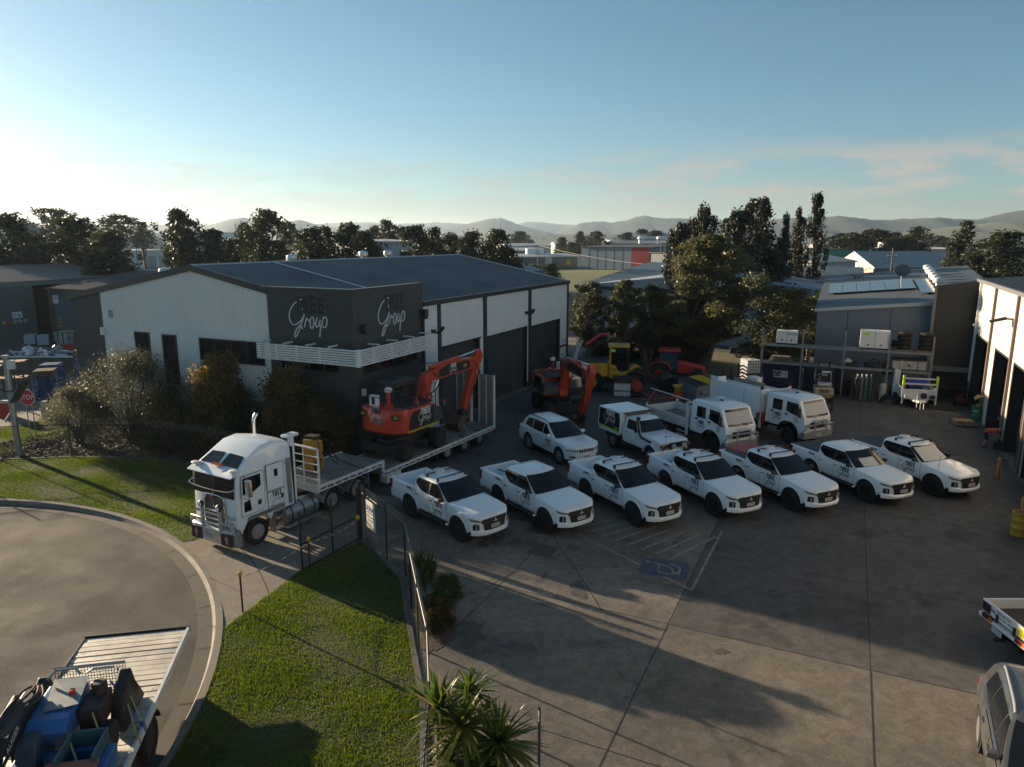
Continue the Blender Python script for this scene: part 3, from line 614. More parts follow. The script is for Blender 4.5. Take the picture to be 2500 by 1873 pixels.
class Car:
    def __init__(s,sp): s.__dict__.update(sp)
    def w(s,x):
        if x>s.xf-s.nose: return s.hw*max(0,(s.xf-x)/s.nose)**s.nexp
        return s.hw*(1-.03*max(0,(s.xr+.35-x)/.35)) if x<s.xr+.35 else s.hw
    def zs(s,x):
        z=s.sill
        for a in s.axles:
            d=s.ra**2-(x-a)**2
            if d>0: z=max(z,s.rc+math.sqrt(d))
        return z
    def f(s,z): return I(z,s.prof)
    def y(s,x,z): return s.w(x)*s.f(z)
    def stations(s,x0,x1):
        X=set(np.linspace(x0,x1,max(2,int((x1-x0)/.16))).tolist())
        for a in s.axles:
            for t in np.linspace(-1,1,19): 
                q=a+s.ra*math.sin(t*PI/2)*.9995
                if x0<q<x1: X.add(q)
        if x1>s.xf-s.nose:
            for t in (1,.92,.84,.75,.66,.58): 
                q=s.xf-s.nose*t**(1/s.nexp)
                if x0<q<x1: X.add(q)
        return sorted(X)
    def shell(s,x0,x1,top,name,mat,root,**k):
        "top(x): list of (y fraction of half width or absolute, z) from the shoulder to the centreline"
        mb=MB(); rings=[]
        for x in s.stations(x0,x1):
            zs,zb=s.zs(x),I(x,s.zb); half=[]
            for q in (0,.05,.2,.4,.55,.7,.85,.95): 
                z=zs+(zb-zs)*q; half.append((s.y(x,z)-(.03 if q==0 else 0),z))
            half+=top(x,s.y(x,zb),zb)
            ring=[(x,-a,b) for a,b in half]+[(x,a,b) for a,b in half[::-1][1:]]
            rings.append(ring)
        mb.loft(rings,close=False)
        n=len(rings[0])
        if k.pop('front',False): mb.poly(rings[-1])
        if k.pop('rear',False): mb.poly(rings[0][::-1])
        return mb.build(name,mat,root,smooth=38,**k)
    def patch(s,x0,x1,z0,z1,off,side,mb,nx=8,nz=6,ztop=None,clipr=0):
        "piece of the side skin lifted by off"
        rows=[]
        for j in range(nz+1):
            row=[]
            for i in range(nx+1):
                x=x0+(x1-x0)*i/nx; lo=max(z0,s.zs(x)+.0) if z0 is not None else s.zs(x)
                hi=z1 if z1 is not None else I(x,s.zb)-.01
                z=lo+(hi-lo)*j/nz; row.append((x,side*(s.y(x,z)+off),z))
            rows.append(row)
        mb.loft(rows,close=False); return mb
    def ring(s,z,x0,x1,w,cf=.09,cr=.04):
        fr=[(x1-cf*t*t-(.05 if abs(t)==1 else 0),w*t,z) for t in (-1,-.88,-.6,-.3,0,.3,.6,.88,1)]
        re=[(x0+cr*t*t+(.03 if abs(t)==1 else 0),w*t,z) for t in (1,.88,.6,0,-.6,-.88,-1)]
        n=6; L=[(fr[-1][0]+(re[0][0]-fr[-1][0])*i/n,w,z) for i in range(1,n)]
        Rr=[(re[-1][0]+(fr[0][0]-re[-1][0])*i/n,-w,z) for i in range(1,n)]
        return fr+L+re+Rr
    def house(s,root,mat):
        mb=MB(); rg=[s.ring(*g,cf=s.cf,cr=s.cr) for g in s.gh]
        z,x0,x1,w=s.gh[-1]; rg.append([(p[0]*.6+.4*(x0+x1)/2,p[1]*.6,z+.018) for p in rg[-1]])
        mb.loft(rg); return mb.build('cabin',mat,root,smooth=42)
    def gw(s,z): return I(z,[(g[0],g[3]) for g in s.gh])
    def gx0(s,z): return I(z,[(g[0],g[1]) for g in s.gh])
    def gx1(s,z): return I(z,[(g[0],g[2]) for g in s.gh])
    def sidewin(s,root,poly,side,name='side_window',mat=None):
        # follow the curved side: subdivide in z
        zs=sorted(set([p[1] for p in poly]+list(np.linspace(min(p[1] for p in poly),max(p[1] for p in poly),6))))
        def xr(z):
            xs=[]
            for (xa,za),(xb,zb) in zip(poly,poly[1:]+poly[:1]):
                if za==zb:
                    if abs(z-za)<1e-6: xs+=[xa,xb]
                elif min(za,zb)-1e-6<=z<=max(za,zb)+1e-6: xs.append(xa+(xb-xa)*(z-za)/(zb-za))
            return min(xs),max(xs)
        mb=MB(); rows=[]
        for z in zs:
            a,b=xr(z); rows.append([(a+(b-a)*i/4,side*(s.gw(z)+.007),z) for i in range(5)])
        mb.loft(rows,close=False); return mb.build(name,mat or m_glass,root,smooth=30)
    def screen(s,root,z0,z1,inset=.05,name='windscreen',rear=False,mat=None,ymax=.93):
        mb=MB(); rows=[]
        for j in range(7):
            z=z0+(z1-z0)*j/6; w=s.gw(z)
            row=[]
            for i in range(11):
                t=-ymax+2*ymax*i/10
                x=s.gx1(z)-s.cf*t*t+.012 if not rear else s.gx0(z)+s.cr*t*t-.012
                row.append((x,w*t,z+(.006 if not rear else 0)))
            rows.append(row)
        mb.loft(rows,close=False); return mb.build(name,mat or m_glass,root,smooth=30)
    def nx(s,y): 
        "front face position at a given half-width"
        return s.xf-s.nose*min(1,abs(y)/s.hw)**(1/s.nexp)
    def face(s,mb,ypts,off=.012,lean=0.,zref=.8):
        "facia patch: list of (y, z0, z1) columns following the nose"
        rows=[[(s.nx(y/ s.f(z))+off-lean*(z-zref),y,z) for z in (z0,z0+(z1-z0)/3,z0+(z1-z0)*2/3,z1)] for y,z0,z1 in ypts]
        mb.loft(rows,close=False); return mb
def mirror(root,c,x,z,y,mat,sz=(.12,.2,.15)):
    for sg in (-1,1):
        mb=MB(); mb.prism([(-.5,-.5),(.5,-.35),(.5,.35),(-.35,.5)],-.5,.5,'x')
        mb.v=[(p[0]*sz[0]+x,sg*(y+sz[1]*.62+ (p[1])*sz[1]),p[2]*sz[2]+z) for p in mb.v]; mb.box(x-.03,x+.03,sg*(y-.02) if sg>0 else sg*(y+.04),sg*(y+.04) if sg>0 else sg*(y-.02),z-.07,z-.02)
        mb.build('mirror',mat,root,smooth=40,bevel=.02)
def numplate(root,s,o,xd,yd,w=.37,h=.13,bgm=None,fg=None,name='number_plate'):
    mb=MB(); F_=frame(o,xd,yd); mb.X=F_; mb.box(-w/2,w/2,-h/2,h/2,0,.008); p=mb.build(name,bgm or m_plate,root)
    text_obj(s,h*.78,fg or m_ink,p,F_@Matrix.Translation((0,0,.0085)),'characters',.001,xs=.82)
    return p
TR=dict(xf=2.60,xr=-2.72,nose=.42,nexp=.27,hw=.905,axles=(1.6,-1.4),ra=.52,rc=.44,sill=.50,cf=.13,cr=.05,
 prof=[(.4,.95),(.52,.965),(.62,.985),(.80,.992),(.93,1.0),(1.0,.99),(1.15,.975),(1.28,.95),(1.34,.93)],
 zb=[(-2.72,1.30),(-1.2,1.29),(-.9,1.235),(.9,1.215),(1.3,1.19),(1.9,1.13),(2.3,1.075),(2.5,1.03),(2.6,.98)],
 gh=[(1.16,-1.14,1.18,.86),(1.30,-1.15,.95,.85),(1.48,-1.15,.68,.805),(1.62,-1.14,.48,.765),(1.73,-1.12,.32,.725),(1.785,-1.07,.22,.665),(1.81,-1.0,.10,.57)])
T=Car(TR)
def make_ute():
    root=thing('pickup_truck','ute','ute')
    def hood(x,yw,zb): 
        c=.055 if x>1.1 else .03
        return [(yw-.03,zb+.008),(yw*.86,zb+.022),(yw*.6,zb+c),(yw*.28,zb+c+.012),(0,zb+c+.015)]
    T.shell(-1.16,T.xf-.0005,hood,'body',m_paint_w,root,front=True,rear=True)
    def tub(x,yw,zb): return [(yw-.02,zb+.008),(yw-.10,zb+.006),(yw-.115,zb-.02),(yw-.13,.86),(0,.85)]
    T.shell(T.xr,-1.165,tub,'tub',m_paint_w,root)
    mb=MB(); yw=T.y(T.xr,1.0); mb.box(T.xr-.02,T.xr+.07,-yw+.0,yw-.0,.60,1.305); mb.build('tailgate',m_paint_w,root,bevel=.02)
    mb=MB(); mb.box(-1.2,-1.16,-.78,.78,.85,1.27); mb.build('tub_headboard',m_paint_w,root)
    mb=MB(); 
    for i in range(9): x=-2.5+i*.15; mb.box(x,x+.07,-.74,.74,.852,.864)
    for i in range(8):
        x=-2.5+i*.16
        for sg in (-1,1): mb.box(x,x+.06,sg*.775-.006,sg*.775+.006,.87,1.2)
    mb.build('tub_liner',m_paint_w,root)
    T.house(root,m_paint_w); T.screen(root,1.225,1.735,ymax=.955)
    T.screen(root,1.28,1.62,name='rear_window',rear=True,ymax=.8)
    for sg in (-1,1):
        T.sidewin(root,[(.86,1.225),(-.12,1.245),(-.12,1.70),(.28,1.70),(.54,1.51)],sg,'front_window')
        T.sidewin(root,[(-.19,1.245),(-.66,1.275),(-1.02,1.47),(-1.04,1.58),(-.95,1.70),(-.19,1.70)],sg,'rear_side_window')
        T.sidewin(root,[(-.12,1.245),(-.19,1.245),(-.19,1.70),(-.12,1.70)],sg,'pillar_trim',m_plast)
        for x0,x1,nm in ((-.11,.96,'door'),(-.99,-.14,'door')):
            d=MB(); T.patch(x0,x1,.57,None,.007,sg,d,10,8); dd=d.build(nm,m_paint_w,root,smooth=40)
            h=MB(); hx=x0+.13; yy=T.y(hx,1.08)*sg; h.box(hx-.09,hx+.09,yy+sg*.008 if sg>0 else yy-.035,yy+.035 if sg>0 else yy-.008,1.06,1.09); h.build('handle',m_plast,dd,bevel=.008)
        d=MB()
        for x in (.965,-.125,-.995): T.patch(x-.007,x+.007,.56,None,.0085,sg,d,1,8)
        T.patch(-.99,.96,.555,.567,.0085,sg,d,8,1); d.build('door_gap',M('gap_grey',(.05,.055,.06),.7),root)
        d=MB(); T.patch(-1.165,-1.15,.62,None,.006,sg,d,1,8); d.build('tub_gap',M('gap_grey'),root)
        for a in T.axles:   # dark lips of the wheel arches
            f=MB(); rg=[]
            for k in range(25):
                t=PI*k/24; x=a+T.ra*math.cos(t); z=T.rc+T.ra*math.sin(t); xo=a+(T.ra+.035)*math.cos(t); zo=T.rc+(T.ra+.035)*math.sin(t)
                if z<.47: z=.47; zo=.47
                y=T.y(x,max(z,.5)); yo=T.y(xo,max(zo,.5)); rg.append([(x,sg*(y-.03),z),(x,sg*(y+.022),z),(xo,sg*(yo+.02),zo),(xo,sg*(yo-.01),zo)])
            f.loft(rg,caps=False); f.build('arch_lip',m_paint_w,root,smooth=40)
            l=MB(); l.lathe([(.52,-.17),(.52,.17),(.40,.17)],24,'y',(a,sg*.70,T.rc+.005)); l.build('arch_liner',m_under,root)
        # head lamp, running lamp pod, tail lamp
        g=MB(); T.face(g,[(sg*y,z0,z1) for y,z0,z1 in ((.885,.985,1.03),(.84,.93,1.03),(.74,.90,.99),(.6,.885,.95),(.47,.87,.905))],.016); hl=g.build('headlight',m_lampg,root,smooth=50)
        g=MB(); T.face(g,[(sg*y,z0,z1) for y,z0,z1 in ((.845,.935,.975),(.72,.912,.945),(.6,.90,.925))],.021); g.build('lamp_lens',m_plast,hl,smooth=50)
        g=MB(); T.face(g,[(sg*y,z0,z1) for y,z0,z1 in ((.80,.60,.80),(.72,.575,.83),(.63,.58,.80))],.017); o=g.build('lamp_pod',m_plast,root,smooth=50)
        for zc in (.755,.67):
            g=MB(); g.lathe([(.035,.0),(.03,.02),(.001,.024)],12,'x',(T.nx(.71)+.018,sg*.715,zc)); g.build('fog_lamp',m_lampg,o)
        t=MB(); t.box(T.xr-.03,T.xr+.12,sg*.80 if sg>0 else -.90,.90 if sg>0 else -.80,.86,1.24); t.build('tail_lamp',m_red,root,bevel=.02)
        for a in T.axles: wheel(root,a,sg*.80,.40,.275,m_rim_b,.58,6,m_bolt)
    # front: grille, lower bumper, plate, three-diamond emblem
    g=MB(); T.face(g,[(y,z0,z1) for y,z0,z1 in ((-.56,.86,.94),(-.5,.80,.985),(-.46,.575,.99),(-.2,.56,1.0),(0,.56,1.0),(.2,.56,1.0),(.46,.575,.99),(.5,.80,.985),(.56,.86,.94))],.014); gr=g.build('grille',m_plast,root,smooth=50)
    g=MB()
    for z in (.955,.895,.835):
        T.face(g,[(y,z-.012,z+.012) for y in (-.52,-.3,0,.3,.52)],.024)
    g.build('grille_bar',M('satin_dark',(.10,.105,.11),.35,.6),gr,smooth=50)
    g=MB(); rows=[]
    for y in (-.86,-.78,-.62,-.45,0,.45,.62,.78,.86):
        z1=.60 if abs(y)>.6 else .545; x=T.nx(y)
        rows.append([(x-.02,y,.40),(x+.05,y,.41),(x+.07,y,z1-.05),(x+.02,y,z1),(x-.02,y,z1)])
    g.loft(rows,close=False); g.build('front_bumper',m_paint_w,root,smooth=40)
    g=MB(); g.box(2.2,2.60,-.6,.6,.36,.42); g.build('skid_plate',m_plast,root)
    g=MB(); ex=T.nx(0)+.036
    for k in range(3):
        a=R(90+120*k); d=(math.cos(a),math.sin(a)); q=(-d[1],d[0]); L_=.082
        P_=[(0,0),(d[0]*L_*.5+q[0]*.028,d[1]*L_*.5+q[1]*.028),(d[0]*L_,d[1]*L_),(d[0]*L_*.5-q[0]*.028,d[1]*L_*.5-q[1]*.028)]
        g.prism([(p[0],p[1]+.885) for p in P_],ex-.01,ex,'x')
    g.build('emblem',M('emblem_silver',(.8,.81,.82),.3,.2),gr)
    mirror(root,T,.74,1.30,.85,m_plast,(.13,.22,.17))
    u=MB(); u.box(-2.6,2.25,-.66,.66,.34,.80); u.build('underbody',m_under,root)
    r=MB(); r.box(-2.85,-2.72,-.8,.8,.5,.62); r.build('rear_bumper',m_plast,root,bevel=.02)
    for sg in (-1,1):
        mx=frame((.42,sg*(T.y(.42,.86)+.009),.87),(sg*-1,0,0),(0,0,1))
        for nm in (0,): logo(root,mx,.52,m_ink,m_ink,.002)
    an=MB(); an.cyl((.12,.1,1.76),(.30,.1,1.98),.005,n=5); an.cyl((.12,.1,1.75),(.13,.1,1.78),.02,n=8); an.build('aerial',m_plast,root)
    for sg in (-1,1):
        b=MB(); y=T.y(-1.35,1.18)*sg
        for k,sz in ((0,.09),(.115,.06),(.19,.06),(.265,.06)): b.box(-1.58+k,-1.58+k+sz,y+ (.004 if sg>0 else -.010),y+(.010 if sg>0 else -.004),1.13,1.23)
        b.build('fleet_number',M('decal_grey',(.12,.13,.14),.5),root)
    return root
def add_rack(root):
    for x in (-.55,.12):
        b=MB(); z=T.gh[-1][0]+.075; b.box(x-.035,x+.035,-.70,.70,z-.015,z+.015)
        for sg in (-1,1): b.box(x-.04,x+.04,sg*.64-.035,sg*.64+.035,1.72,z)
        b.build('roof_bar',m_plast,root,bevel=.006)
    p=MB(); p.lathe([(.23,1.82),(.235,1.89),(.19,1.93),(.06,1.945),(.001,1.945)],20,o=(-.62,-.05,0)); p.build('beacon_pod',M('pod_white',(.6,.62,.64),.4),root,smooth=40)
def add_step(root):
    for sg in (-1,1):
        b=MB(); b.tube([(-.92,sg*.80,.47),(-.86,sg*.93,.44),(.98,sg*.93,.44),(1.06,sg*.80,.47)],.05,8); o=b.build('side_step',m_plast,root,smooth=40)
        e=MB(); e.cyl((.97,sg*.93,.44),(1.04,sg*.88,.45),.054,n=10); e.build('step_end',m_chrome,o)
ute0=make_ute()
UTES=[ # wheel contact line centre (x,y), heading, features, plate, label
 ((-3.93,25.81),(-1.88,23.61),-48,'rs','112·E07','white dual-cab ute with roof bars and empty tub, nearest the mesh fence'),
 ((-.54,26.82),(1.22,24.41),-54.5,'s','854·DN9','white dual-cab ute with bare roof and dark tools in its tub, beside a drain grate'),
 ((3.1,27.49),(4.47,25.1),-60,'r','790·E77','white dual-cab ute with roof bars and empty tub, parked right above the white hatched bay'),
 ((6.50,28.65),(7.81,25.91),-64.5,'r','022·FT4','white dual-cab ute with roof bars and a blue load lying in its tub'),
 ((9.75,29.2),(11.02,26.53),-66,'rs','967·EM6','white dual-cab ute carrying a red-lidded grey box in its tub'),
 ((13.3,30.3),(14.43,27.38),-69,'s','081·CS2','white dual-cab ute with a bare roof and black soft cover over its tub'),
 ((16.45,31.0),(17.56,28.13),-68.5,'r','614·FZ3','white dual-cab ute with roof bars and pale windscreen sunshade, nearest the tall white shed')]
ute_roots=[]
def place_by_right(o,rear,front,hd,axles,half):
    "put a vehicle so the outer right wheels stand on the surveyed contact points"
    h=R(hd); f=Vector((math.cos(h),math.sin(h),0)); l=Vector((-f.y,f.x,0)); a=(Vector((*rear,0))-f*axles[1]+Vector((*front,0))-f*axles[0])/2
    o.location=a+l*half; o.rotation_euler=(0,0,h)
for i,(rp,fp,hd,ft,pl_,lab) in enumerate(UTES):
    o=ute0 if i==0 else copy_tree(ute0,(0,0,0),0,'x')
    ute_roots.append(o)
for i,(rp,fp,hd,ft,pl_,lab) in enumerate(UTES):
    o=ute_roots[i]; tag(o,lab,'ute','white utes parked in a row'); place_by_right(o,rp,fp,hd,T.axles,.86)
    if 'r' in ft: add_rack(o)
    if 's' in ft: add_step(o)
    numplate(o,pl_,(T.nx(.1)+.03,0,.69),(0,1,0),(0,0,1))
    if i==6:
        T.screen(o,1.26,1.69,name='sunshade',mat=M('sun_blind',(.42,.40,.30),.6),ymax=.8).location=(.004,0,.003)
        w_=MB(); w_.cyl((1.75,-.85,1.15),(1.78,-.87,1.75),.008,n=5); w_.build('whip_aerial',m_plast,o)
    if i==5: T.screen(o,1.25,1.5,name='sunshade',mat=M('sun_blind'),ymax=.5).location=(.004,0,.003)
    if i in (5,6):
        c_=MB(); c_.box(-2.7,-1.2,-.84,.84,1.295,1.325); c_.build('tub_cover',M('black_vinyl',(.016,.018,.024),.55,bump=.2,bs=8),o,bevel=.015)
# loads lying in the tubs
def in_tub(i,x,y,z): 
    o=ute_roots[i]; h=o.rotation_euler.z; return (o.location.x+x*math.cos(h)-y*math.sin(h),o.location.y+x*math.sin(h)+y*math.cos(h),z),math.degrees(h)
p,hd=in_tub(1,-1.6,.1,.866); t=thing('power_barrow','dark tubular tool frame with a small engine lying in the second ute\'s tub','equipment',p,hd)
b=MB(); b.tube([(-.8,-.3,.32),(-.1,-.34,.38),(.3,-.3,.36)],.025); b.tube([(-.8,.3,.3),(.3,.28,.36)],.025); b.build('frame',m_plast,t)
b=MB(); b.cb((.1,0,.24),(.35,.4,.3)); b.cyl((.1,-.3,.33),(.1,.25,.36),.12); b.cyl((-.2,.1,.3),(-.2,.2,.32),.1); b.build('engine',M('engine_dark',(.04,.025,.025),.6),t,bevel=.02)
p,hd=in_tub(3,-1.55,0,.866); t=thing('load_box','blue plastic box lying in the tub of the fourth white ute','box',p,hd)
b=MB(); b.box(-.25,.25,-.6,.6,0,.26); b.build('tray',M('blue_plastic',(.02,.05,.3),.5),t,bevel=.03); b=MB(); b.box(-.27,.27,-.62,.62,.26,.31); b.build('lid',M('blue_plastic'),t,bevel=.02)
p,hd=in_tub(4,-1.95,0,.866); t=thing('canopy_box','grey framed load box with a faded red lid standing in a ute tub','box',p,hd)
b=MB(); b.loft([[(-.62,-.7,0),(.68,-.7,0),(.68,.7,0),(-.62,.7,0)],[(-.55,-.68,.55),(.66,-.68,.62),(.66,.68,.62),(-.55,.68,.55)]]); b.build('box',M('grey_mesh',(.14,.15,.15),.6),t,bevel=.02)
b=MB(); b.loft([[(-.6,-.72,.56),(.7,-.72,.63),(.7,.72,.63),(-.6,.72,.56)],[(-.57,-.70,.62),(.68,-.70,.70),(.68,.70,.70),(-.57,.70,.62)]]); b.build('lid',M('faded_red',(.38,.05,.06),.5),t,bevel=.02)
# ---------- white estate SUV ----------
JP=Car(dict(xf=2.42,xr=-2.40,nose=.45,nexp=.28,hw=.965,axles=(1.48,-1.44),ra=.47,rc=.40,sill=.36,cf=.16,cr=.10,
 prof=[(.3,.93),(.42,.96),(.6,.985),(.8,1.0),(.95,.99),(1.1,.965),(1.15,.95)],
 zb=[(-2.4,1.10),(-1,1.10),(.8,1.07),(1.2,1.06),(1.9,1.02),(2.2,.975),(2.35,.93),(2.42,.88)],
 gh=[(1.04,-2.36,1.22,.88),(1.18,-2.30,.98,.855),(1.38,-2.18,.62,.80),(1.55,-2.05,.30,.735),(1.65,-1.95,.10,.67),(1.70,-1.85,-.1,.58),(1.715,-1.7,-.3,.48)]))
def suv(root,c,paint,glass=None):
    def hood(x,yw,zb): return [(yw-.03,zb+.008),(yw*.86,zb+.03),(yw*.6,zb+.05),(yw*.28,zb+.06),(0,zb+.063)]
    c.shell(c.xr,c.xf-.0005,hood,'body',paint,root,front=True,rear=True); c.house(root,paint)
    g=c.gh; zr=g[4][0]
    c.screen(root,g[0][0]+.07,zr); c.screen(root,g[1][0]+.02,zr-.04,name='rear_window',rear=True,ymax=.85)
    zw0,zw1=g[0][0]+.10,zr-.05
    for sg in (-1,1):
        c.sidewin(root,[(c.gx1(zw0)-.36,zw0),(-.12,zw0),(-.12,zw1),(c.gx1(zw1)-.20,zw1)],sg,'front_window')
        c.sidewin(root,[(-.17,zw0),(-1.12,zw0),(-1.12,zw1),(-.17,zw1)],sg,'rear_side_window')
        c.sidewin(root,[(-1.17,zw0),(-1.85,zw0+.06),(-1.72,zw1-.03),(-1.17,zw1)],sg,'quarter_window')
        for x0,x1 in ((-.12,.92),(-1.05,-.15)):
            d=MB(); c.patch(x0,x1,c.sill+.08,None,.007,sg,d,10,8); dd=d.build('door',paint,root,smooth=40)
            h=MB(); hx=x0+.14; yy=c.y(hx,.96)*sg; h.box(hx-.1,hx+.1,min(yy+sg*.008,yy+sg*.04),max(yy+sg*.008,yy+sg*.04),.95,.98); h.build('handle',paint,dd,bevel=.008)
        for a in c.axles:
            l=MB(); l.lathe([(c.ra,-.17),(c.ra,.17),(c.ra-.12,.17)],24,'y',(a,sg*(c.hw-.2),c.rc)); l.build('arch_liner',m_under,root)
            wheel(root,a,sg*(c.hw-.115),c.rw,.24,m_rim_s,.68,7)
        t=MB(); t.box(c.xr-.01,c.xr+.22,min(sg*.72,sg*.935),max(sg*.72,sg*.935),.86,1.02); t.build('tail_lamp',m_red,root,bevel=.02)
        rr=MB(); pts=[(-1.75,sg*.60,zr+.02),(-1.65,sg*.60,zr+.075),(-.45,sg*.61,zr+.085),(-.1,sg*.62,zr+.03)]; rr.tube(spline(pts,4),.022,6); rr.build('roof_rail',c.rail,root,smooth=40)
    mirror(root,c,.62,g[1][0]+.02,.87,paint,(.14,.2,.15))
    u=MB(); u.box(c.xr+.2,c.xf-.35,-.7,.7,.25,.7); u.build('underbody',m_under,root)
JP.rw=.385; JP.rail=m_plast
jp=thing('estate_car','white five-door estate car with dark roof rails and a seven-slot grille','car'); suv(jp,JP,m_paint_w)
gpt=MB()
for k in range(7):
    y=-.36+.12*k; JP.face(gpt,[(y-.04,.72,.86),(y+.04,.72,.86)],.02)
gpt.build('grille_slot',m_plast,jp)
for sg in (-1,1):
    g=MB(); JP.face(g,[(sg*y,z0,z1) for y,z0,z1 in ((.93,.80,.87),(.8,.77,.88),(.6,.75,.87),(.46,.76,.85))],.018); h=g.build('headlight',m_lampg,jp,smooth=50)
    g=MB(); JP.face(g,[(sg*y,z0,z1) for y,z0,z1 in ((.78,.47,.54),(.66,.46,.55),(.56,.47,.53))],.016); g.build('fog_lamp',m_plast,jp,smooth=50)
g=MB(); JP.face(g,[(y,.33,.41) for y in (-.75,-.4,0,.4,.75)],.02); g.build('lower_grille',m_plast,jp,smooth=50)
numplate(jp,'272·WBV',(JP.nx(.1)+.035,0,.50),(0,1,0),(0,0,1))
for sg in (-1,1): logo(jp,frame((.45,sg*(JP.y(.45,.72)+.009),.74),(-sg,0,0),(0,0,1)),.5,m_ink,m_ink,.002)
place_by_right(jp,(.86,34.97),(2.26,32.4),-61.4,JP.axles,.9)
# silver wagon at the lower right
SV=Car(dict(JP.__dict__)); SV.rw=.39; SV.rail=M('rail_silver',(.5,.51,.52),.35,.6)
m_silv=M('silver_paint',(.15,.15,.148),.32,.75,coat=.6,var=.05,vs=2)
SV.zb=[(-2.4,1.14),(-1,1.14),(.8,1.12),(1.2,1.11),(1.9,1.06),(2.2,1.01),(2.35,.96),(2.42,.9)]
SV.gh=[(1.06,-2.36,1.30,.88),(1.22,-2.32,1.06,.855),(1.42,-2.27,.72,.80),(1.60,-2.2,.42,.735),(1.72,-2.1,.2,.67),(1.775,-2.0,.0,.58),(1.79,-1.85,-.2,.48)]
sv_=thing('station_wagon','silver wagon with pale roof rails in the sun at the lower right edge','car'); suv(sv_,SV,m_silv)
# ---------- single-cab utility with a canopy ----------
LC=Car(dict(xf=2.50,xr=-.55,nose=.16,nexp=.22,hw=.86,axles=(1.72,-1.3),ra=.47,rc=.45,sill=.56,cf=.05,cr=.03,
 prof=[(.4,.96),(.6,.98),(.85,1.0),(1.0,1.0),(1.2,.985),(1.3,.97)],
 zb=[(-.55,1.27),(.6,1.25),(.9,1.24),(1.9,1.215),(2.3,1.19),(2.45,1.16),(2.5,1.12)],
 gh=[(1.2,-.54,.92,.80),(1.4,-.53,.80,.76),(1.62,-.51,.64,.70),(1.80,-.48,.50,.66),(1.87,-.44,.38,.60),(1.895,-.38,.25,.5)]))
lc=thing('canopy_utility','white single-cab utility with a black-sided canopy, snorkel and black bull bar','utility')
def hood2(x,yw,zb): return [(yw-.02,zb+.006),(yw*.9,zb+.02),(yw*.6,zb+.035),(yw*.28,zb+.045),(0,zb+.048)]
LC.shell(LC.xr,LC.xf-.0005,hood2,'body',m_paint_w,lc,front=True,rear=True); LC.house(lc,m_paint_w); LC.screen(lc,1.28,1.78)
for sg in (-1,1):
    LC.sidewin(lc,[(.60,1.29),(-.28,1.29),(-.28,1.74),(.36,1.74)],sg,'side_window')
    d=MB(); LC.patch(-.34,.86,.64,None,.007,sg,d,8,8); dd=d.build('door',m_paint_w,lc,smooth=40)
    h=MB(); yy=LC.y(-.2,1.12)*sg; h.box(-.26,-.1,min(yy+sg*.008,yy+sg*.04),max(yy+sg*.008,yy+sg*.04),1.1,1.14); h.build('handle',m_plast,dd)
    g=MB(); g.box(2.44,2.525,min(sg*.50,sg*.74),max(sg*.50,sg*.74),.93,1.10); hl=g.build('headlight',m_lampg,lc,bevel=.015)
    g=MB(); g.box(2.40,2.515,min(sg*.75,sg*.855),max(sg*.75,sg*.855),.95,1.09); g.build('indicator',m_amber,lc,bevel=.01)
    f=MB(); rg=[]
    for k in range(25):
        t_=PI*k/24; x=1.72+.47*math.cos(t_); z=max(.5,.45+.47*math.sin(t_)); xo=1.72+.55*math.cos(t_); zo=max(.5,.45+.55*math.sin(t_)); rg.append([(x,sg*.80,z),(x,sg*.93,z-.0),(xo,sg*.93,zo-.02),(xo,sg*.85,zo)])
    f.loft(rg,caps=False); f.build('wheel_flare',m_paint_w,lc,smooth=40)
    for a in LC.axles: wheel(lc,a,sg*.80,.405,.27,m_rim_s,.6,6)
g=MB(); g.box(2.49,2.52,-.48,.48,.92,1.11); g.build('grille',m_plast,lc)
g=MB(); g.box(1.5,1.9,-.26,.26,1.235,1.29); so_=g.build('bonnet_scoop',m_paint_w,lc,bevel=.03); g=MB(); g.box(1.895,1.91,-.22,.22,1.25,1.28); g.build('scoop_mouth',m_plast,so_)
g=MB(); g.tube(spline([(1.75,-.87,1.05),(1.3,-.90,1.10),(.98,-.91,1.2),(.72,-.84,1.65),(.62,-.80,1.88)],5),.055,8); g.cb((.66,-.80,1.96),(.15,.14,.16)); g.build('snorkel',m_plast,lc,smooth=40)
bb=MB(); bb.box(2.52,2.72,-.9,.9,.52,.76)
for y in (-.42,.42): bb.box(2.62,2.70,y-.04,y+.04,.7,1.2)
bb.tube([(2.55,-.88,.78),(2.64,-.82,1.0),(2.66,-.42,1.18),(2.66,.42,1.18),(2.64,.82,1.0),(2.55,.88,.78)],.035,8); bb.tube([(2.64,-.82,.98),(2.64,.82,.98)],.025,8); bb.build('bull_bar',m_plast,lc,bevel=.01)
for y in (-.55,.55): g=MB(); g.lathe([(.001,.0),(.11,.0),(.12,.05),(.10,.09),(.001,.10)],18,'x',(2.70,y*.55,1.04)); g.build('driving_lamp',m_lampg,lc,smooth=40)
numplate(lc,'059·CX2',(2.73,-.25,.63),(0,1,0),(0,0,1))
for y in (-.7,.7): g=MB(); g.cyl((2.62,y,1.05),(2.60,y,1.95),.008,n=5); g.build('aerial',m_plast,lc)
cn=MB(); prof_=[(-.72,.78),(-2.45,.78),(-2.62,1.1),(-2.50,2.0),(-.62,2.0),(-.55,1.55),(-.62,.95)]
cn.prism(prof_,-.93,.93,'y'); cn.build('canopy',m_paint_w,lc,bevel=.04)
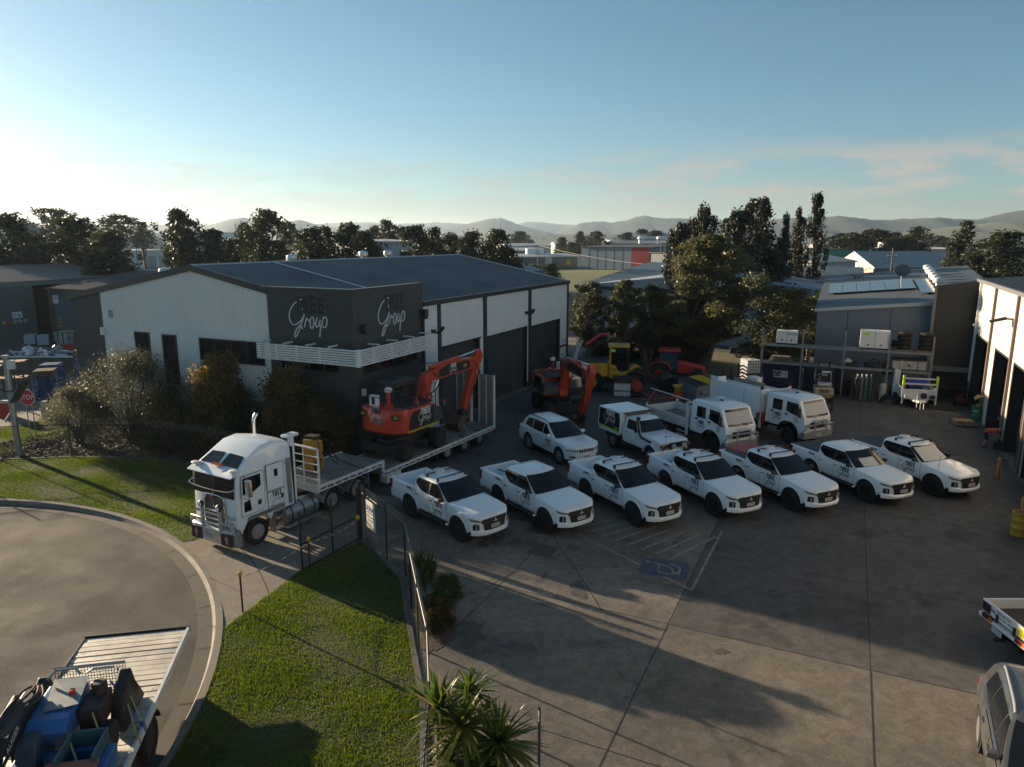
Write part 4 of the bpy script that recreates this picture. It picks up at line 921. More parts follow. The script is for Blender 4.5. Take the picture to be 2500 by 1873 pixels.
for sg in (-1,1):
    g=MB(); q=[(-.72,1.0),(-2.5,1.06),(-2.42,1.93),(-.74,1.93),(-.66,1.55)]; g.prism(q,min(sg*.931,sg*.942),max(sg*.931,sg*.942),'y'); o=g.build('canopy_door',m_black,lc)
    logo(lc,frame((-1.55,sg*.944,1.55),(-sg,0,0),(0,0,1)),.82,M('decal_white',(.7,.7,.7),.5),M('decal_white'),.003)
    g=MB(); g.prism([(-.66,.93),(-2.56,.97),(-2.57,1.04),(-.66,1.0)],min(sg*.931,sg*.944),max(sg*.931,sg*.944),'y'); g.build('hi_vis_stripe',M('hi_vis',(.5,.75,.03),.5),lc)
    text_obj('S402',.16,M('hi_vis'),lc,frame((-.95,sg*.944,1.10),(-sg,0,0),(0,0,1)),'fleet_number',.002)
g=MB(); g.box(-.60,-.2,-.75,.75,1.93,1.98); g.tube([(-.58,-.8,1.98),(-.1,-.74,2.0),(-.1,.74,2.0),(-.58,.8,1.98)],.03,6); g.build('roof_basket',M('rusty_frame',(.12,.09,.07),.8),lc)
g=MB(); g.box(-2.3,2.3,-.6,.6,.42,.8); g.build('underbody',m_under,lc)
mirror(lc,LC,.66,1.36,.82,m_plast,(.1,.18,.2))
place_by_right(lc,(5.25,35.0),(6.5,32.55),-62.5,LC.axles,.86)
# ---------- prime mover, trailer, excavators, tray trucks ----------
m_alu=M('polished_alloy',(.48,.49,.50),.38,.7,var=.12,vs=3); m_tread=M('tread_plate',(.34,.35,.36),.4,.8,var=.2,vs=8,bump=.4,bs=60)
m_deck=M('weathered_deck',(.17,.165,.155),.85,var=.35,vs=2.5,bump=.4,bs=25,dark=(.07,.065,.06),ds=1.5,dthr=.55)
m_wsteel=M('white_steel',(.62,.63,.63),.45,var=.12,vs=2,dark=(.35,.33,.3),ds=2.5,dthr=.66)
m_oran=M('machine_orange',(.50,.045,.015),.38,var=.12,vs=2,coat=.3); m_yel=M('machine_yellow',(.36,.20,.02),.45,var=.2,vs=2,dark=(.2,.11,.03),ds=2,dthr=.62)
m_steel=M('dark_steel',(.03,.028,.027),.6,.3,var=.35,vs=3); m_rust=M('brown_steel',(.09,.055,.04),.75,.2,var=.4,vs=4)
m_hyd=M('hydraulic_rod',(.8,.81,.83),.12,1.); m_lime=M('hi_vis'); m_dec=M('decal_white')
ROZ=-120.5; RO=(-9.83,23.88)
tk=thing('prime_mover','white cab-over prime mover with chrome bull bar and tall raked sleeper roof','truck',(*RO,0),ROZ)
HWc=1.12
prof=[(.78,.78),(.82,1.0),(.80,2.02),(.70,2.72),(.60,2.84),(.10,3.22),(-.42,3.50),(-.95,3.56),(-1.62,3.40),(-1.69,3.2),(-1.69,.95),(-.72,.95),(-.60,.72),(-.45,.93),(-.25,1.05),(0,1.09),(.25,1.05),(.45,.93),(.56,.74)]
def cabring(y,k,dz): return [((x if x<.6 or k==1 else x-.05*(1-k)*6),y*(1 if z<2.6 else 1-.10*(min(z,3.4)-2.6)/.8),z-(dz if z>3 else 0)) for x,z in prof]
mb=MB(); mb.loft([cabring(-HWc,.9,.16),cabring(-HWc+.06,1,.05),cabring(-.5,1,0),cabring(.5,1,0),cabring(HWc-.06,1,.05),cabring(HWc,.9,.16)]); mb.build('cab',m_paint_w,tk,bevel=.035,smooth=40)
g=MB(); 
for s_ in (-1,1): g.add([(.872,s_*.02,1.90),(.845,s_*1.05,1.88),(.755,s_*1.02,2.66),(.782,s_*.02,2.68)],[(0,1,2,3) if s_>0 else (3,2,1,0)])
g.build('windscreen',m_glass,tk,recalc=False)
g=MB(); g.box(.80,.875,-.02,.02,1.9,2.0); g.X=None; g.build('screen_post',m_alu,tk)
g=MB(); g.loft([[(.62,y,2.86),(.98,y*.98,2.70),(1.0,y*.98,2.66),(.66,y,2.74)] for y in (-1.16,-.6,0,.6,1.16)]); g.build('sun_visor',m_paint_w,tk,bevel=.02,smooth=40)
g=MB(); g.tube(spline([(.80,-1.12,2.3),(1.02,-1.0,2.22),(1.06,0,2.18),(1.02,1.0,2.22),(.80,1.12,2.3)],5),.016,6); g.build('screen_rail',m_chrome,tk)
def sky_(x,y,z): pass
for s_ in (-1,1):
    a,b=Vector((.54,0,2.885)),Vector((.13,0,3.197)); dx=(b-a).normalized(); nn=Vector((-dx.z,0,dx.x))*-.0+Vector((.56,0,.83))*.03
    q=[a+Vector((0,s_*.06,0)),a+Vector((0,s_*.96,-.01)),b+Vector((0,s_*.80,-.03)),b+Vector((0,s_*.12,0))]
    q=[p+nn for p in q]; g=MB(); g.add([tuple(p) for p in q]+[tuple(p-nn*.9) for p in q],[(0,1,2,3),(0,4,5,1),(1,5,6,2),(2,6,7,3),(3,7,4,0)]); g.build('skylight',m_glass,tk,bevel=.01)
for y in (-.17,0,.17): g=MB(); g.cb((.60,y,2.92),(.16,.10,.07)); g.build('marker_lamp',m_amber,tk,bevel=.03)
for s_ in (-1,1):
    g=MB(); g.cb((.66,s_*.92,2.86),(.15,.1,.07)); g.build('marker_lamp',m_amber,tk,bevel=.03)
    g=MB(); g.lathe([(.001,-.14),(.10,-.12),(.13,0),(.10,.12),(.001,.14)],14,'y',(.74,s_*.98,3.0)); g.v=[(p[0],p[1],2.87+(p[2]-3.0)*.45) for p in g.v]; g.build('roof_beacon',m_dec,tk,smooth=40)
    g=MB(); g.cyl((.60,s_*.68,2.87),(.93,s_*.68,2.85),.015,.035); g.cyl((.60,s_*.75,2.87),(.86,s_*.75,2.85),.015,.03); g.build('air_horn',m_chrome,tk)
    # side window, lower window, doors, mirror, lamp
    yy=s_*(HWc+.006); 
    def panel(nm,pts,m,d=.012,par=tk,o0=0): g=MB(); g.prism(pts,min(s_*(HWc+o0),s_*(HWc+o0+d)),max(s_*(HWc+o0),s_*(HWc+o0+d)),'y'); return g.build(nm,m,par)
    panel('door_gap',[(.64,1.20),(.62,2.0),(.59,2.64),(-.33,2.64),(-.38,2.56),(-.38,1.34),(-.26,1.20)],M('gap_grey'),.006); panel('door_gap',[(-.48,1.76),(-.48,2.74),(-1.19,2.74),(-1.26,2.67),(-1.26,1.83),(-1.19,1.76)],M('gap_grey'),.006); panel('door_gap',[(-.48,1.18),(-.48,1.74),(-1.26,1.74),(-1.26,1.29),(-1.15,1.18)],M('gap_grey'),.006)
    dr=panel('door',[(.62,1.22),(.60,2.0),(.57,2.62),(-.32,2.62),(-.36,2.55),(-.36,1.35),(-.25,1.22)],m_paint_w,.012)
    panel('window',[(.54,1.98),(.52,2.55),(-.22,2.55),(-.22,2.12),(.1,1.98)],m_glass,.008,dr,.012); panel('window',[(.52,1.35),(.52,1.70),(.26,1.74),(.22,1.35)],m_glass,.008,dr,.012)
    panel('handle',[(-.2,1.45),(-.2,1.62),(-.06,1.62),(-.06,1.45)],m_plast,.02,dr,.012)
    sl=panel('sleeper_door',[(-.50,1.78),(-.50,2.72),(-1.18,2.72),(-1.24,2.66),(-1.24,1.84),(-1.18,1.78)],m_paint_w,.012); panel('window',[(-.82,2.25),(-.82,2.52),(-.98,2.52),(-.98,2.25)],m_glass,.008,sl,.012)
    lk=panel('locker_door',[(-.50,1.2),(-.50,1.72),(-1.24,1.72),(-1.24,1.3),(-1.14,1.2)],m_paint_w,.012)
    logo(lk,frame((-.84,s_*(HWc+.014),1.46),(-s_,0,0),(0,0,1)),.48,m_ink,M('decal_silver',(.3,.31,.32),.4),.002)
    panel('locker_handle',[(-1.08,1.38),(-1.08,1.55),(-1.18,1.55),(-1.18,1.38)],m_plast,.02,lk,.012)
    panel('side_vent',[(-1.42,1.05),(-1.42,2.75),(-1.60,2.75),(-1.60,1.05)],m_tread,.01)
    panel('kick_plate',[(.44,1.00),(.40,1.14),(-1.22,1.16),(-1.22,1.0)],m_tread,.012)
    g=MB(); g.box(.42,.55,min(s_*1.26,s_*1.5),max(s_*1.26,s_*1.5),1.95,2.55); mo=g.build('mirror',m_chrome,tk,bevel=.03); g=MB(); g.tube([(.5,s_*1.1,2.62),(.48,s_*1.36,2.62),(.48,s_*1.36,1.85),(.5,s_*1.1,1.85)],.015,6); g.build('mirror_arm',m_plast,mo)
    st=MB(); st.box(-.72,-1.16,min(s_*.8,s_*1.14),max(s_*.8,s_*1.14),.9,.95)
    for z in (.22,.5,.74): st.box(-1.12,-.76,min(s_*.85,s_*1.15),max(s_*.85,s_*1.15),z,z+.05)
    for x in (-.78,-1.16): st.box(x,x+.04,min(s_*.82,s_*1.12),max(s_*.82,s_*1.12),.2,.92)
    st.build('cab_step',m_tread,tk)
    tn=MB(); q=[(-1.3,y,z) for y,z in [(s_*(.72+.40*math.cos(a)*1.0),.53+.38*math.sin(a)) for a in [PI/4+PI/2*k+d for k in range(4) for d in (-.55,-.3,0,.3,.55)]]]
    tn.loft([q,[(-2.88,p[1],p[2]) for p in q]]); tn_=tn.build('fuel_tank',m_tread,tk,smooth=40)
    sb=MB()
    for x in (-1.55,-2.1,-2.62):
        r=[(x,.72*s_+(p[1]-.72*s_)*1.025,.53+(p[2]-.53)*1.025) for p in q]; sb.loft([r,[(x-.05,p[1],p[2]) for p in r]])
    sb.build('tank_strap',m_plast,tn_); sb=MB(); sb.box(-2.95,-1.25,min(s_*1.0,s_*1.2),max(s_*1.0,s_*1.2),.14,.2); sb.build('tank_rail',m_alu,tn_)
    wheel(tk,0,s_*.98,.47,.30,m_alu,.58,10)
    for ax in (-3.62,-5.0):
        wheel(tk,ax,s_*.88,.46,.52,m_alu,.60,10)
        f=MB(); rg=[(ax+.56*math.cos(t),s_*(.62),.46+.56*math.sin(t)) for t in np.linspace(.1,PI-.1,16)]
        f.loft([[(p[0],s_*.60,p[2]),(p[0],s_*1.18,p[2]),(p[0]+(p[0]-ax)*.03,s_*1.18,p[2]+.02),(p[0]+(p[0]-ax)*.03,s_*.60,p[2]+.02)] for p in rg],caps=True); f.build('mudguard',m_alu,tk,smooth=40)
    hl=MB(); hl.prism([(.52,1.10),(.62,1.25),(1.03,1.25),(1.06,1.12)],.80,.86,'x'); hl.v=[(p[0],s_*p[1],p[2]) for p in hl.v]; hl.build('indicator_lamp',m_lampg,tk,bevel=.01)
    hl=MB(); hl.lathe([(.001,.0),(.15,.0),(.13,.05),(.001,.07)],18,'x',(.82,s_*.83,.88)); hl.build('headlight',m_lampg,tk,smooth=40)
    bk=MB(); bk.box(1.06,1.075,min(s_*.50,s_*1.06),max(s_*.50,s_*1.06),.24,.66); o=bk.build('mud_panel',m_black,tk)
    e=MB(); e.prism([(s_*.80+.075*math.sin(a)*(1.25 if math.cos(a)>0 else .75),.45+.15*math.cos(a)) for a in np.linspace(0,2*PI,20)[:-1]],1.075,1.082,'x'); e.build('shield_emblem',M('emblem_pink',(.45,.16,.18),.5),o)
gr=MB(); gr.prism([(-.50,.86),(.50,.86),(.53,1.0),(.50,1.66),(.38,1.84),(-.38,1.84),(-.50,1.66),(-.53,1.0)],.80,.86,'x'); o=gr.build('grille',M('grille_mesh',(.06,.063,.066),.45,.5,bump=.8,bs=90),tk)
gr=MB(); pts=[(.86,y,z) for y,z in ((-.54,.86),(-.56,1.0),(-.53,1.68),(-.40,1.88),(.40,1.88),(.53,1.68),(.56,1.0),(.54,.86))]; gr.tube(spline(pts,3),.024,8); gr.box(.86,.88,-.012,.012,.9,1.8); gr.build('grille_surround',m_chrome,o,smooth=40)
g=MB(); g.cb((.9,0,1.84),(.05,.12,.10)); g.build('badge',M('badge_red',(.3,.03,.03),.4),o,bevel=.03)
bm_=MB(); bm_.loft([[(.72,y,.2),(1.0-.12*abs(y)**4*.5,y,.2),(1.06-.12*abs(y)**4*.5,y,.3),(1.06-.12*abs(y)**4*.5,y,.7),(1.0-.12*abs(y)**4*.5,y,.76),(.72,y,.76)] for y in (-1.16,-1.1,-.8,-.45,0,.45,.8,1.1,1.16)]); bm_.build('bull_bar_base',m_alu,tk,smooth=40)
for y in (-.46,.46): b=MB(); b.box(.98,1.06,y-.06,y+.06,.70,1.42); b.build('bull_bar_post',m_alu,tk,bevel=.015)
for z in (.92,1.10,1.28,1.40): b=MB(); b.cyl((1.02,-.42,z),(1.02,.42,z),.03,n=10); b.build('bull_bar_rail',m_alu,tk)
for s_ in (-1,1): b=MB(); b.tube([(1.0,s_*1.12,.70),(1.0,s_*1.12,.98),(1.02,s_*1.06,1.02),(1.02,s_*.46,1.02)],.032,8); b.build('bull_bar_wing',m_alu,tk,smooth=40)
for y in (-.46,.46): g=MB(); g.lathe([(.001,0),(.12,0),(.135,.04),(.10,.10),(.001,.11)],18,'x',(1.0,y,1.54)); o=g.build('spot_lamp',m_plast,tk,smooth=40); g=MB(); g.lathe([(.10,.10),(.09,.115),(.001,.12)],16,'x',(1.0,y,1.54)); g.build('lens',m_dec,o)
numplate(tk,'XB·70W',(1.085,-.2,.42),(0,1,0),(0,0,1),.37,.13,M('plate_blue',(.5,.53,.66),.5))
g=MB(); g.box(-5.7,-1.5,-.45,.45,.55,.80); g.build('chassis',m_under,tk); g=MB(); g.lathe([(.5,.80),(.5,.86),(.001,.86)],20,o=(-4.3,0,0)); g.build('turntable',m_steel,tk)
g=MB(); g.tube(spline([(-1.85,-1.0,.9),(-1.85,-1.0,3.3),(-1.86,-1.0,3.8),(-2.0,-1.0,4.02)],4),.085,10); g.build('exhaust_stack',m_chrome,tk,smooth=40)
g=MB(); g.cyl((-1.86,.92,1.0),(-1.86,.92,3.45),.11); g.box(-2.1,-1.55,.75,1.1,3.45,3.56); g.build('air_intake',m_paint_w,tk,bevel=.03)
g=MB(); g.box(-1.80,-1.70,-1.05,1.05,.9,3.1); g.build('rear_wall',m_under,tk)
# ---- drop-deck trailer ----
tl=thing('drop_deck_trailer','white-edged drop-deck trailer with raised loading ramps behind the prime mover','trailer',(*RO,0),ROZ)
TW=1.25
g=MB(); g.box(-6.5,-2.8,-TW+.06,TW-.06,1.16,1.275); g.box(-15.5,-6.45,-TW+.06,TW-.06,.70,.785); g.box(-6.5,-6.38,-TW+.06,TW-.06,.70,1.16); g.build('deck',m_deck,tl)
def rail(x0,x1,z0,z1,n):
    for s_ in (-1,1):
        b=MB(); y0,y1=(TW-.06,TW) if s_>0 else (-TW,-TW+.06)
        h=(z1-z0)
        b.box(x0,x1,y0,y1,z1-h*.45,z1); b.box(x0,x1,y0,y1,z0,z0+h*.22)
        L_=(x1-x0)/n
        for i in range(n+1): xx=min(max(x0+L_*i,x0+.04),x1-.04); b.box(xx-.035,xx+.035,y0,y1,z0+h*.22,z1-h*.45)
        b.build('side_rail',m_wsteel,tl)
rail(-6.5,-2.8,1.06,1.30,9); rail(-15.5,-6.45,.58,.81,20)
g=MB()
for s_ in (-1,1): g=MB(); g.box(-6.56,-6.45,min(s_*(TW-.1),s_*TW),max(s_*(TW-.1),s_*TW),.6,1.3); g.build('step_post',m_wsteel,tl)
g=MB()
g.box(-2.82,-2.74,-TW,TW,1.02,1.32); g.build('end_beam',m_wsteel,tl)
hb=MB(); xs=-2.86; hb.tube(spline([(xs,-TW+.05,1.28),(xs,-TW+.05,2.55),(xs,-TW+.25,2.72),(xs,TW-.25,2.72),(xs,TW-.05,2.55),(xs,TW-.05,1.28)],4),.045,8)
hb.build('headboard_frame',m_wsteel,tl,smooth=40)
for z in (1.5,1.8,2.1,2.4): b=MB(); b.cyl((xs,-TW+.06,z),(xs,TW-.06,z),.022,n=6); b.build('headboard_bar',m_wsteel,tl)
for y in (-.42,.42): b=MB(); b.cyl((xs,y,1.3),(xs,y,2.71),.025,n=6); b.build('headboard_upright',m_wsteel,tl)
for s_ in (-1,1):
    for ax in (-11.33,-12.78,-14.2): wheel(tl,ax,s_*.92,.40,.52,m_alu,.60,8)
    tb_=MB(); tb_.box(-7.7,-6.75,min(s_*.8,s_*1.2),max(s_*.8,s_*1.2),.18,.58); tb_.build('tool_box',m_wsteel,tl,bevel=.01)
    ld=MB(); ld.box(-6.1,-6.0,min(s_*.7,s_*.8),max(s_*.7,s_*.8),.1,1.1); ld.build('landing_leg',M('leg_blue',(.05,.12,.2),.5),tl)
    # ramp standing upright at the tail
    y0,y1=(.22,1.22) if s_>0 else (-1.22,-.22); x0=-15.45
    rp=MB(); 
    for y in (y0,(y0+y1)/2-.05,y1-.1): rp.box(x0-.10,x0,y,y+.1,.80,3.48)
    o=rp.build('ramp',m_wsteel,tl); tr=MB()
    for i in range(17): z=.86+i*.16; tr.box(x0-.02,x0+.05,y0+.1,(y0+y1)/2-.05,z,z+.07); tr.box(x0-.02,x0+.05,(y0+y1)/2+.05,y1-.1,z,z+.07)
    tr.box(x0-.05,x0-.02,y0+.1,y1-.1,.82,3.46); tr.build('ramp_tread',M('ramp_steel',(.28,.28,.27),.55,.4,var=.4,vs=5),o)
    t_=MB(); t_.box(-15.62,-15.5,min(s_*.75,s_*1.2),max(s_*.75,s_*1.2),.45,.6); t_.build('tail_lamp',m_red,tl)
g=MB(); g.box(-15.3,-6.5,-.5,.5,.42,.70); g.box(-6.6,-3.3,-.5,.5,.95,1.16); g.box(-10.6,-10.4,-1.1,1.1,.12,.55); g.build('chassis',m_under,tl)
def onrig(x,y,z): h=R(ROZ); return (RO[0]+x*math.cos(h)-y*math.sin(h),RO[1]+x*math.sin(h)+y*math.cos(h),z)
# yellow clamp head strapped on the upper deck
t=thing('clamp_attachment','muddy yellow hydraulic clamp attachment standing on the trailer\'s upper deck','attachment',onrig(-4.1,-.35,1.275),ROZ+10)
b=MB(); b.cb((0,0,.95),(.75,.45,.5)); b.cb((0,0,.62),(.5,.5,.3)); b.cb((.1,0,1.28),(.5,.4,.2)); b.build('body',m_yel,t,bevel=.03)
for s_ in (-1,1): b=MB(); b.prism([(s_*.12,.62),(s_*.42,.60),(s_*.46,.3),(s_*.30,.0),(s_*.18,.0),(s_*.28,.3)],-.2,.2,'y'); b.build('jaw',m_yel,t,bevel=.02)
b=MB(); b.cyl((-.12,.0,0),(-.12,.0,.55),.10); b.cyl((.14,.1,0),(.14,.1,.5),.08); b.cb((0,0,1.42),(.4,.5,.12)); b.build('pin_block',m_steel,t)
b=MB(); b.tube(spline([(.1,.2,1.4),(.2,.45,1.3),(.3,.5,.8),(.2,.55,.5)],5),.022,6); b.tube(spline([(-.2,.2,1.35),(-.4,.5,1.2),(-.45,.45,.8),(-.3,.3,.6)],5),.022,6); b.tube(spline([(-.2,.5,.9),(-.45,.75,.6),(-.25,.95,.35),(-.1,.75,.6),(-.2,.6,.75)],5),.02,6); b.build('hose',m_plast,t)
g=MB(); g.box(.26,.27,-.15,.15,1.2,1.38); g.build('maker_plate',M('plate_pale',(.4,.45,.55),.5),t)
t=thing('lashing_chain','dark lashing chain running from the yellow clamp to the deck edge','chain',onrig(-4.6,.3,1.28),ROZ); b=MB(); b.tube(spline([(.2,-.4,.75),(-.25,.1,.35),(-.6,.6,.08),(-.7,.98,.03)],6),.02,6); b.build('chain',m_steel,t)
# ---- wheeled excavator ----
def make_exc(label,cat,hw=.48,reach=1.):
    root=thing('wheeled_excavator',label,cat)
    b=MB(); b.cb((0,0,.62),(2.9,.8,.5)); b.cyl((0,0,.85),(0,0,1.26),.62); b.cb((1.62,0,.5),(.25,2.2,.5)); b.cb((-1.62,0,.55),(.3,1.9,.35)); b.cyl((1.2,-.9,hw),(1.2,.9,hw),.14); b.cyl((-1.2,-.9,hw),(-1.2,.9,hw),.14); b.build('undercarriage',m_steel,root,bevel=.03)
    for x in (1.22,-1.22):
        for s_ in (-1,1): wheel(root,x,s_*.98,hw,.52,m_steel,.5,6)
    # counterweight with a rounded tail
    pl_=[(-1.15,-1.22),(-1.45,-1.2),(-1.66,-1.0),(-1.78,-.5),(-1.80,0),(-1.78,.5),(-1.66,1.0),(-1.45,1.2),(-1.15,1.22)]
    b=MB(); b.loft([[(x*1 if z>1.3 else x*.94,y*(1 if z>1.3 else .9),z) for x,y in pl_] for z in (1.22,1.32,1.7,2.28)]+[[(x*.97,y*.97,2.36) for x,y in pl_]]); cw=b.build('counterweight',m_oran,root,bevel=.03,smooth=40)
    g=MB(); g.add([(-1.70,-.75,1.78),(-1.83,0,1.68),(-1.70,.75,1.78),(-1.70,.7,1.92),(-1.83,0,1.84),(-1.70,-.7,1.92)],[(0,1,4,5),(1,2,3,4)]); g.build('grey_swoosh',M('swoosh_grey',(.12,.15,.18),.4),cw,recalc=False)
    def rear(y,z): return (-1.80-.012+.14*(abs(y)/1.0)**2.6,y,z)
    logo(cw,frame((-1.815,.12,2.10),(0,-1,0),(0,0,1)),.62,m_ink,m_dec,.003)
    for y in (-.95,.93):
        p=rear(y,2.05); g=MB(); xd=Vector((.22 if y<0 else -.22,-1,0)); F_=frame((p[0]-.03,p[1],p[2]),xd,(0,0,1)); g.X=F_; g.box(-.19,.19,-.12,.12,0,.006); o=g.build('fleet_tag',m_black,cw); text_obj('500',.2,m_lime,o,F_@Matrix.Translation((.03,0,.008)),'fleet_number',.001,xs=.8)
    g=MB()
    for i in range(7):
        y=-.62+.2*i
        if i==3: continue
        sl=.07 if i<3 else -.07
        g.add([(-1.765+.11*abs(y)**2.6,y,1.36),(-1.765+.11*abs(y)**2.6,y+.08,1.36),(-1.80+.11*abs(y)**2.6,y+.08+sl,1.48),(-1.80+.11*abs(y)**2.6,y+sl,1.48)],[(0,1,2,3)])
    g.build('chevrons',M('chevron_yellow',(.5,.55,.03),.5),cw,recalc=False)
    # side housings
    for s_ in (-1,1):
        y0,y1=(.25,1.20) if s_>0 else (-1.20,-.25)
        b=MB(); x1=-.45 if s_>0 else 1.15
        q=[(-1.2,1.24),(x1,1.24),(x1,2.0 if s_<0 else 2.3),(x1-.35,2.28),(-1.2,2.30)]
        b.prism(q,y0,y1,'y'); o=b.build('side_housing',m_oran,root,bevel=.03)
        if s_<0:
            g=MB(); q=[(-1.1,1.34),(1.12,1.34),(1.12,1.95),(.75,2.22),(-.7,2.18),(-1.0,1.95)]; g.prism(q,-1.212,-1.201,'y'); p=g.build('black_panel',m_black,o)
            h_=MB(); h_.prism([(.74,1.36),(1.46,1.40),(1.44,1.8),(1.2,2.02),(.74,2.2)],-1.218,-.3,'y'); h_.build('slate_panel',M('slate_paint',(.035,.045,.055),.45),root,bevel=.02)
            logo(p,frame((.02,-1.214,1.82),(1,0,0),(0,0,1)),.78,m_dec,m_dec,.002)
            g=MB(); 
            for i in range(15): x=-1.16+i*.155; g.add([(x,-1.2135,1.26),(x+.08,-1.2135,1.26),(x+.11,-1.2135,1.36),(x+.03,-1.2135,1.36)],[(0,1,2,3)])
            g.build('hazard_stripe',M('chevron_yellow'),o,recalc=False)
    b=MB(); b.box(-1.5,1.1,-.9,.25,2.28,2.34); b.build('engine_cover',m_plast,root,bevel=.02)
    b=MB(); b.box(-1.1,1.45,-.25,.25,1.24,1.9); b.build('boom_mount',m_oran,root,bevel=.02)
    # cab on the left
    b=MB(); q=[(-.42,1.24),(1.40,1.24),(1.50,1.7),(1.30,3.05),(1.05,3.20),(-.35,3.20),(-.42,2.3)]; b.prism(q,.26,1.16,'y'); cb_=b.build('cab',m_plast,root,bevel=.05)
    for y0,y1 in ((1.161,1.172),(.248,.259)): g=MB(); g.prism([(-.25,2.05),(.38,2.05),(.38,3.0),(-.25,3.0)],y0,y1,'y'); g.build('window',m_glass,cb_); g=MB(); g.prism([(.46,1.6),(1.36,1.75),(1.18,2.98),(.46,3.0)],y0,y1,'y'); g.build('window',m_glass,cb_)
    g=MB(); g.add([(1.508,.33,1.75),(1.508,1.09,1.75),(1.33,1.06,2.98),(1.33,.36,2.98)],[(0,1,2,3)]); g.build('windscreen',M('cab_glass',(.02,.05,.08),.06,spec=.8),cb_)
    g=MB(); g.add([(1.53,.40,2.25),(1.53,1.02,2.25),(1.51,1.02,2.4),(1.51,.40,2.4)],[(0,1,2,3)]); g.build('screen_sticker',m_dec,cb_)
    g=MB(); g.box(-.42,1.2,.28,1.14,3.2,3.27); g.box(.1,.35,.6,.85,3.27,3.33); g.build('cab_roof',M('roof_grey',(.04,.045,.05),.5),cb_,bevel=.02)
    # handrails
    for pts in (((-1.72,-1.05,2.35),(-1.72,-1.05,3.25),(-1.72,.95,3.25),(-1.72,.95,2.35)),((-1.72,-1.05,2.85),(-1.72,.95,2.85)),((-1.72,-1.05,3.25),(1.0,-1.12,3.2),(1.0,-1.12,2.1)),((-1.72,-1.05,2.85),(1.0,-1.12,2.75)),((-.4,-1.09,2.3),(-.4,-1.09,3.22)),((.3,-1.1,2.3),(.3,-1.1,3.2))): b=MB(); b.tube(pts,.02,6); b.build('handrail',m_plast,root)
    b=MB(); b.cyl((-1.0,.0,2.34),(-1.0,.0,2.42),.22); b.cyl((-1.0,.0,2.4),(-1.0,.0,3.0),.09); o=b.build('intake_pipe',m_oran,root,smooth=40); b=MB(); b.lathe([(.13,2.98),(.17,3.02),(.17,3.15),(.1,3.2),(.001,3.2)],14,o=(-1.0,0,0)); b.build('pre_cleaner',m_dec,o,smooth=40)
    b=MB(); b.box(-1.45,-1.2,.35,.75,2.36,2.85); o=b.build('control_box',m_dec,root,bevel=.015); b=MB(); b.box(-1.46,-1.45,.42,.6,2.45,2.75); b.build('box_vent',m_plast,o)
    b=MB(); b.cyl((-.1,-.85,2.34),(-.1,-.85,2.68),.07); b.cb((-.1,-.85,2.42),(.2,.2,.12)); b.build('extinguisher',M('fire_red',(.4,.03,.03),.4),root)
    numplate(root,'98811C',(-1.76,.1,2.385),(0,-1,0),(0,0,1),.36,.12)
    # boom: lower leg, upper boom, stick, bucket
    def arm(nm,pts,w,par,m=m_oran): b=MB(); b.prism(pts,-w/2,w/2,'y'); return b.build(nm,m,par,bevel=.02)
    bo=arm('boom_base',[(1.05,1.5),(1.42,1.55),(1.85,2.55),(2.05,3.1),(1.98,3.42),(1.55,3.38),(1.42,3.0)],.42,root)
    up=arm('boom',[(1.62,3.05),(1.78,3.42),(3.2,3.74),(5.9,3.62),(6.25,3.42),(6.2,3.12),(5.6,3.05),(3.0,3.0),(2.05,2.98)],.36,root)
    for s_ in (-1,1):
        g=MB(); g.prism([(2.55,3.08),(5.2,3.12),(5.35,3.3),(5.2,3.55),(3.3,3.62),(2.6,3.42)],min(s_*.181,s_*.19),max(s_*.181,s_*.19),'y'); p=g.build('black_panel',m_black,up)
        logo(p,frame((3.75,s_*.192,3.33),(-s_,0,0),(0,0,1)),.52,m_dec,m_dec,.002)
        F_=frame((4.85,s_*.192,3.33),(-s_,0,0),(0,0,1)); text_obj('500',.26,m_lime,p,F_,'fleet_number',.001,xs=.8)
    sk=arm('stick',[(6.05,3.95),(6.42,3.98),(6.62,3.55),(6.35,3.05),(5.1,1.0),(4.82,.95),(4.75,1.15),(5.75,3.2)],.32,root)
    for s_ in (-1,1): g=MB(); g.add([(6.5,s_*.165,3.5),(6.58,s_*.165,3.55),(5.7,s_*.165,2.02),(5.62,s_*.165,1.98)],[(0,1,2,3)]); g.build('yellow_stripe',M('chevron_yellow'),sk,recalc=False)
    for s_ in (-1,1): text_obj('HITACHI',.17,m_dec,sk,frame((6.12,s_*.166,2.98),(-s_*.5,0,-s_*.86) if s_>0 else (.5,0,.86),(-.86,0,.5) ),'lettering',.001)
    def ram(p,q,f,r): 
        p=Vector(p);q=Vector(q); m=p.lerp(q,f); b=MB(); b.cyl(p,m,r); o=b.build('hydraulic_ram',m_oran,root,smooth=40); b=MB(); b.cyl(m,q,r*.55); b.build('piston_rod',m_hyd,o,smooth=40)
    ram((2.1,0,3.62),(6.2,0,3.90),.60,.10)
    for y in (-.3,.3): ram((1.35,y,1.7),(2.35,y,3.0),.5,.075)
    ram((5.9,0,3.0),(4.9,0,1.35),.55,.06)
    b=MB(); b.cb((4.75,0,.85),(.4,.36,.3)); b.cb((4.6,0,.7),(.2,.5,.2)); b.build('quick_hitch',m_steel,root,bevel=.02)
    bk=MB(); bk.prism([(4.95,.72),(4.2,.80),(3.75,.45),(3.95,.05),(4.35,-.02),(4.2,.2),(4.3,.5)],-.42,.42,'y'); bk.build('bucket',m_rust,root,bevel=.02)
    b=MB()
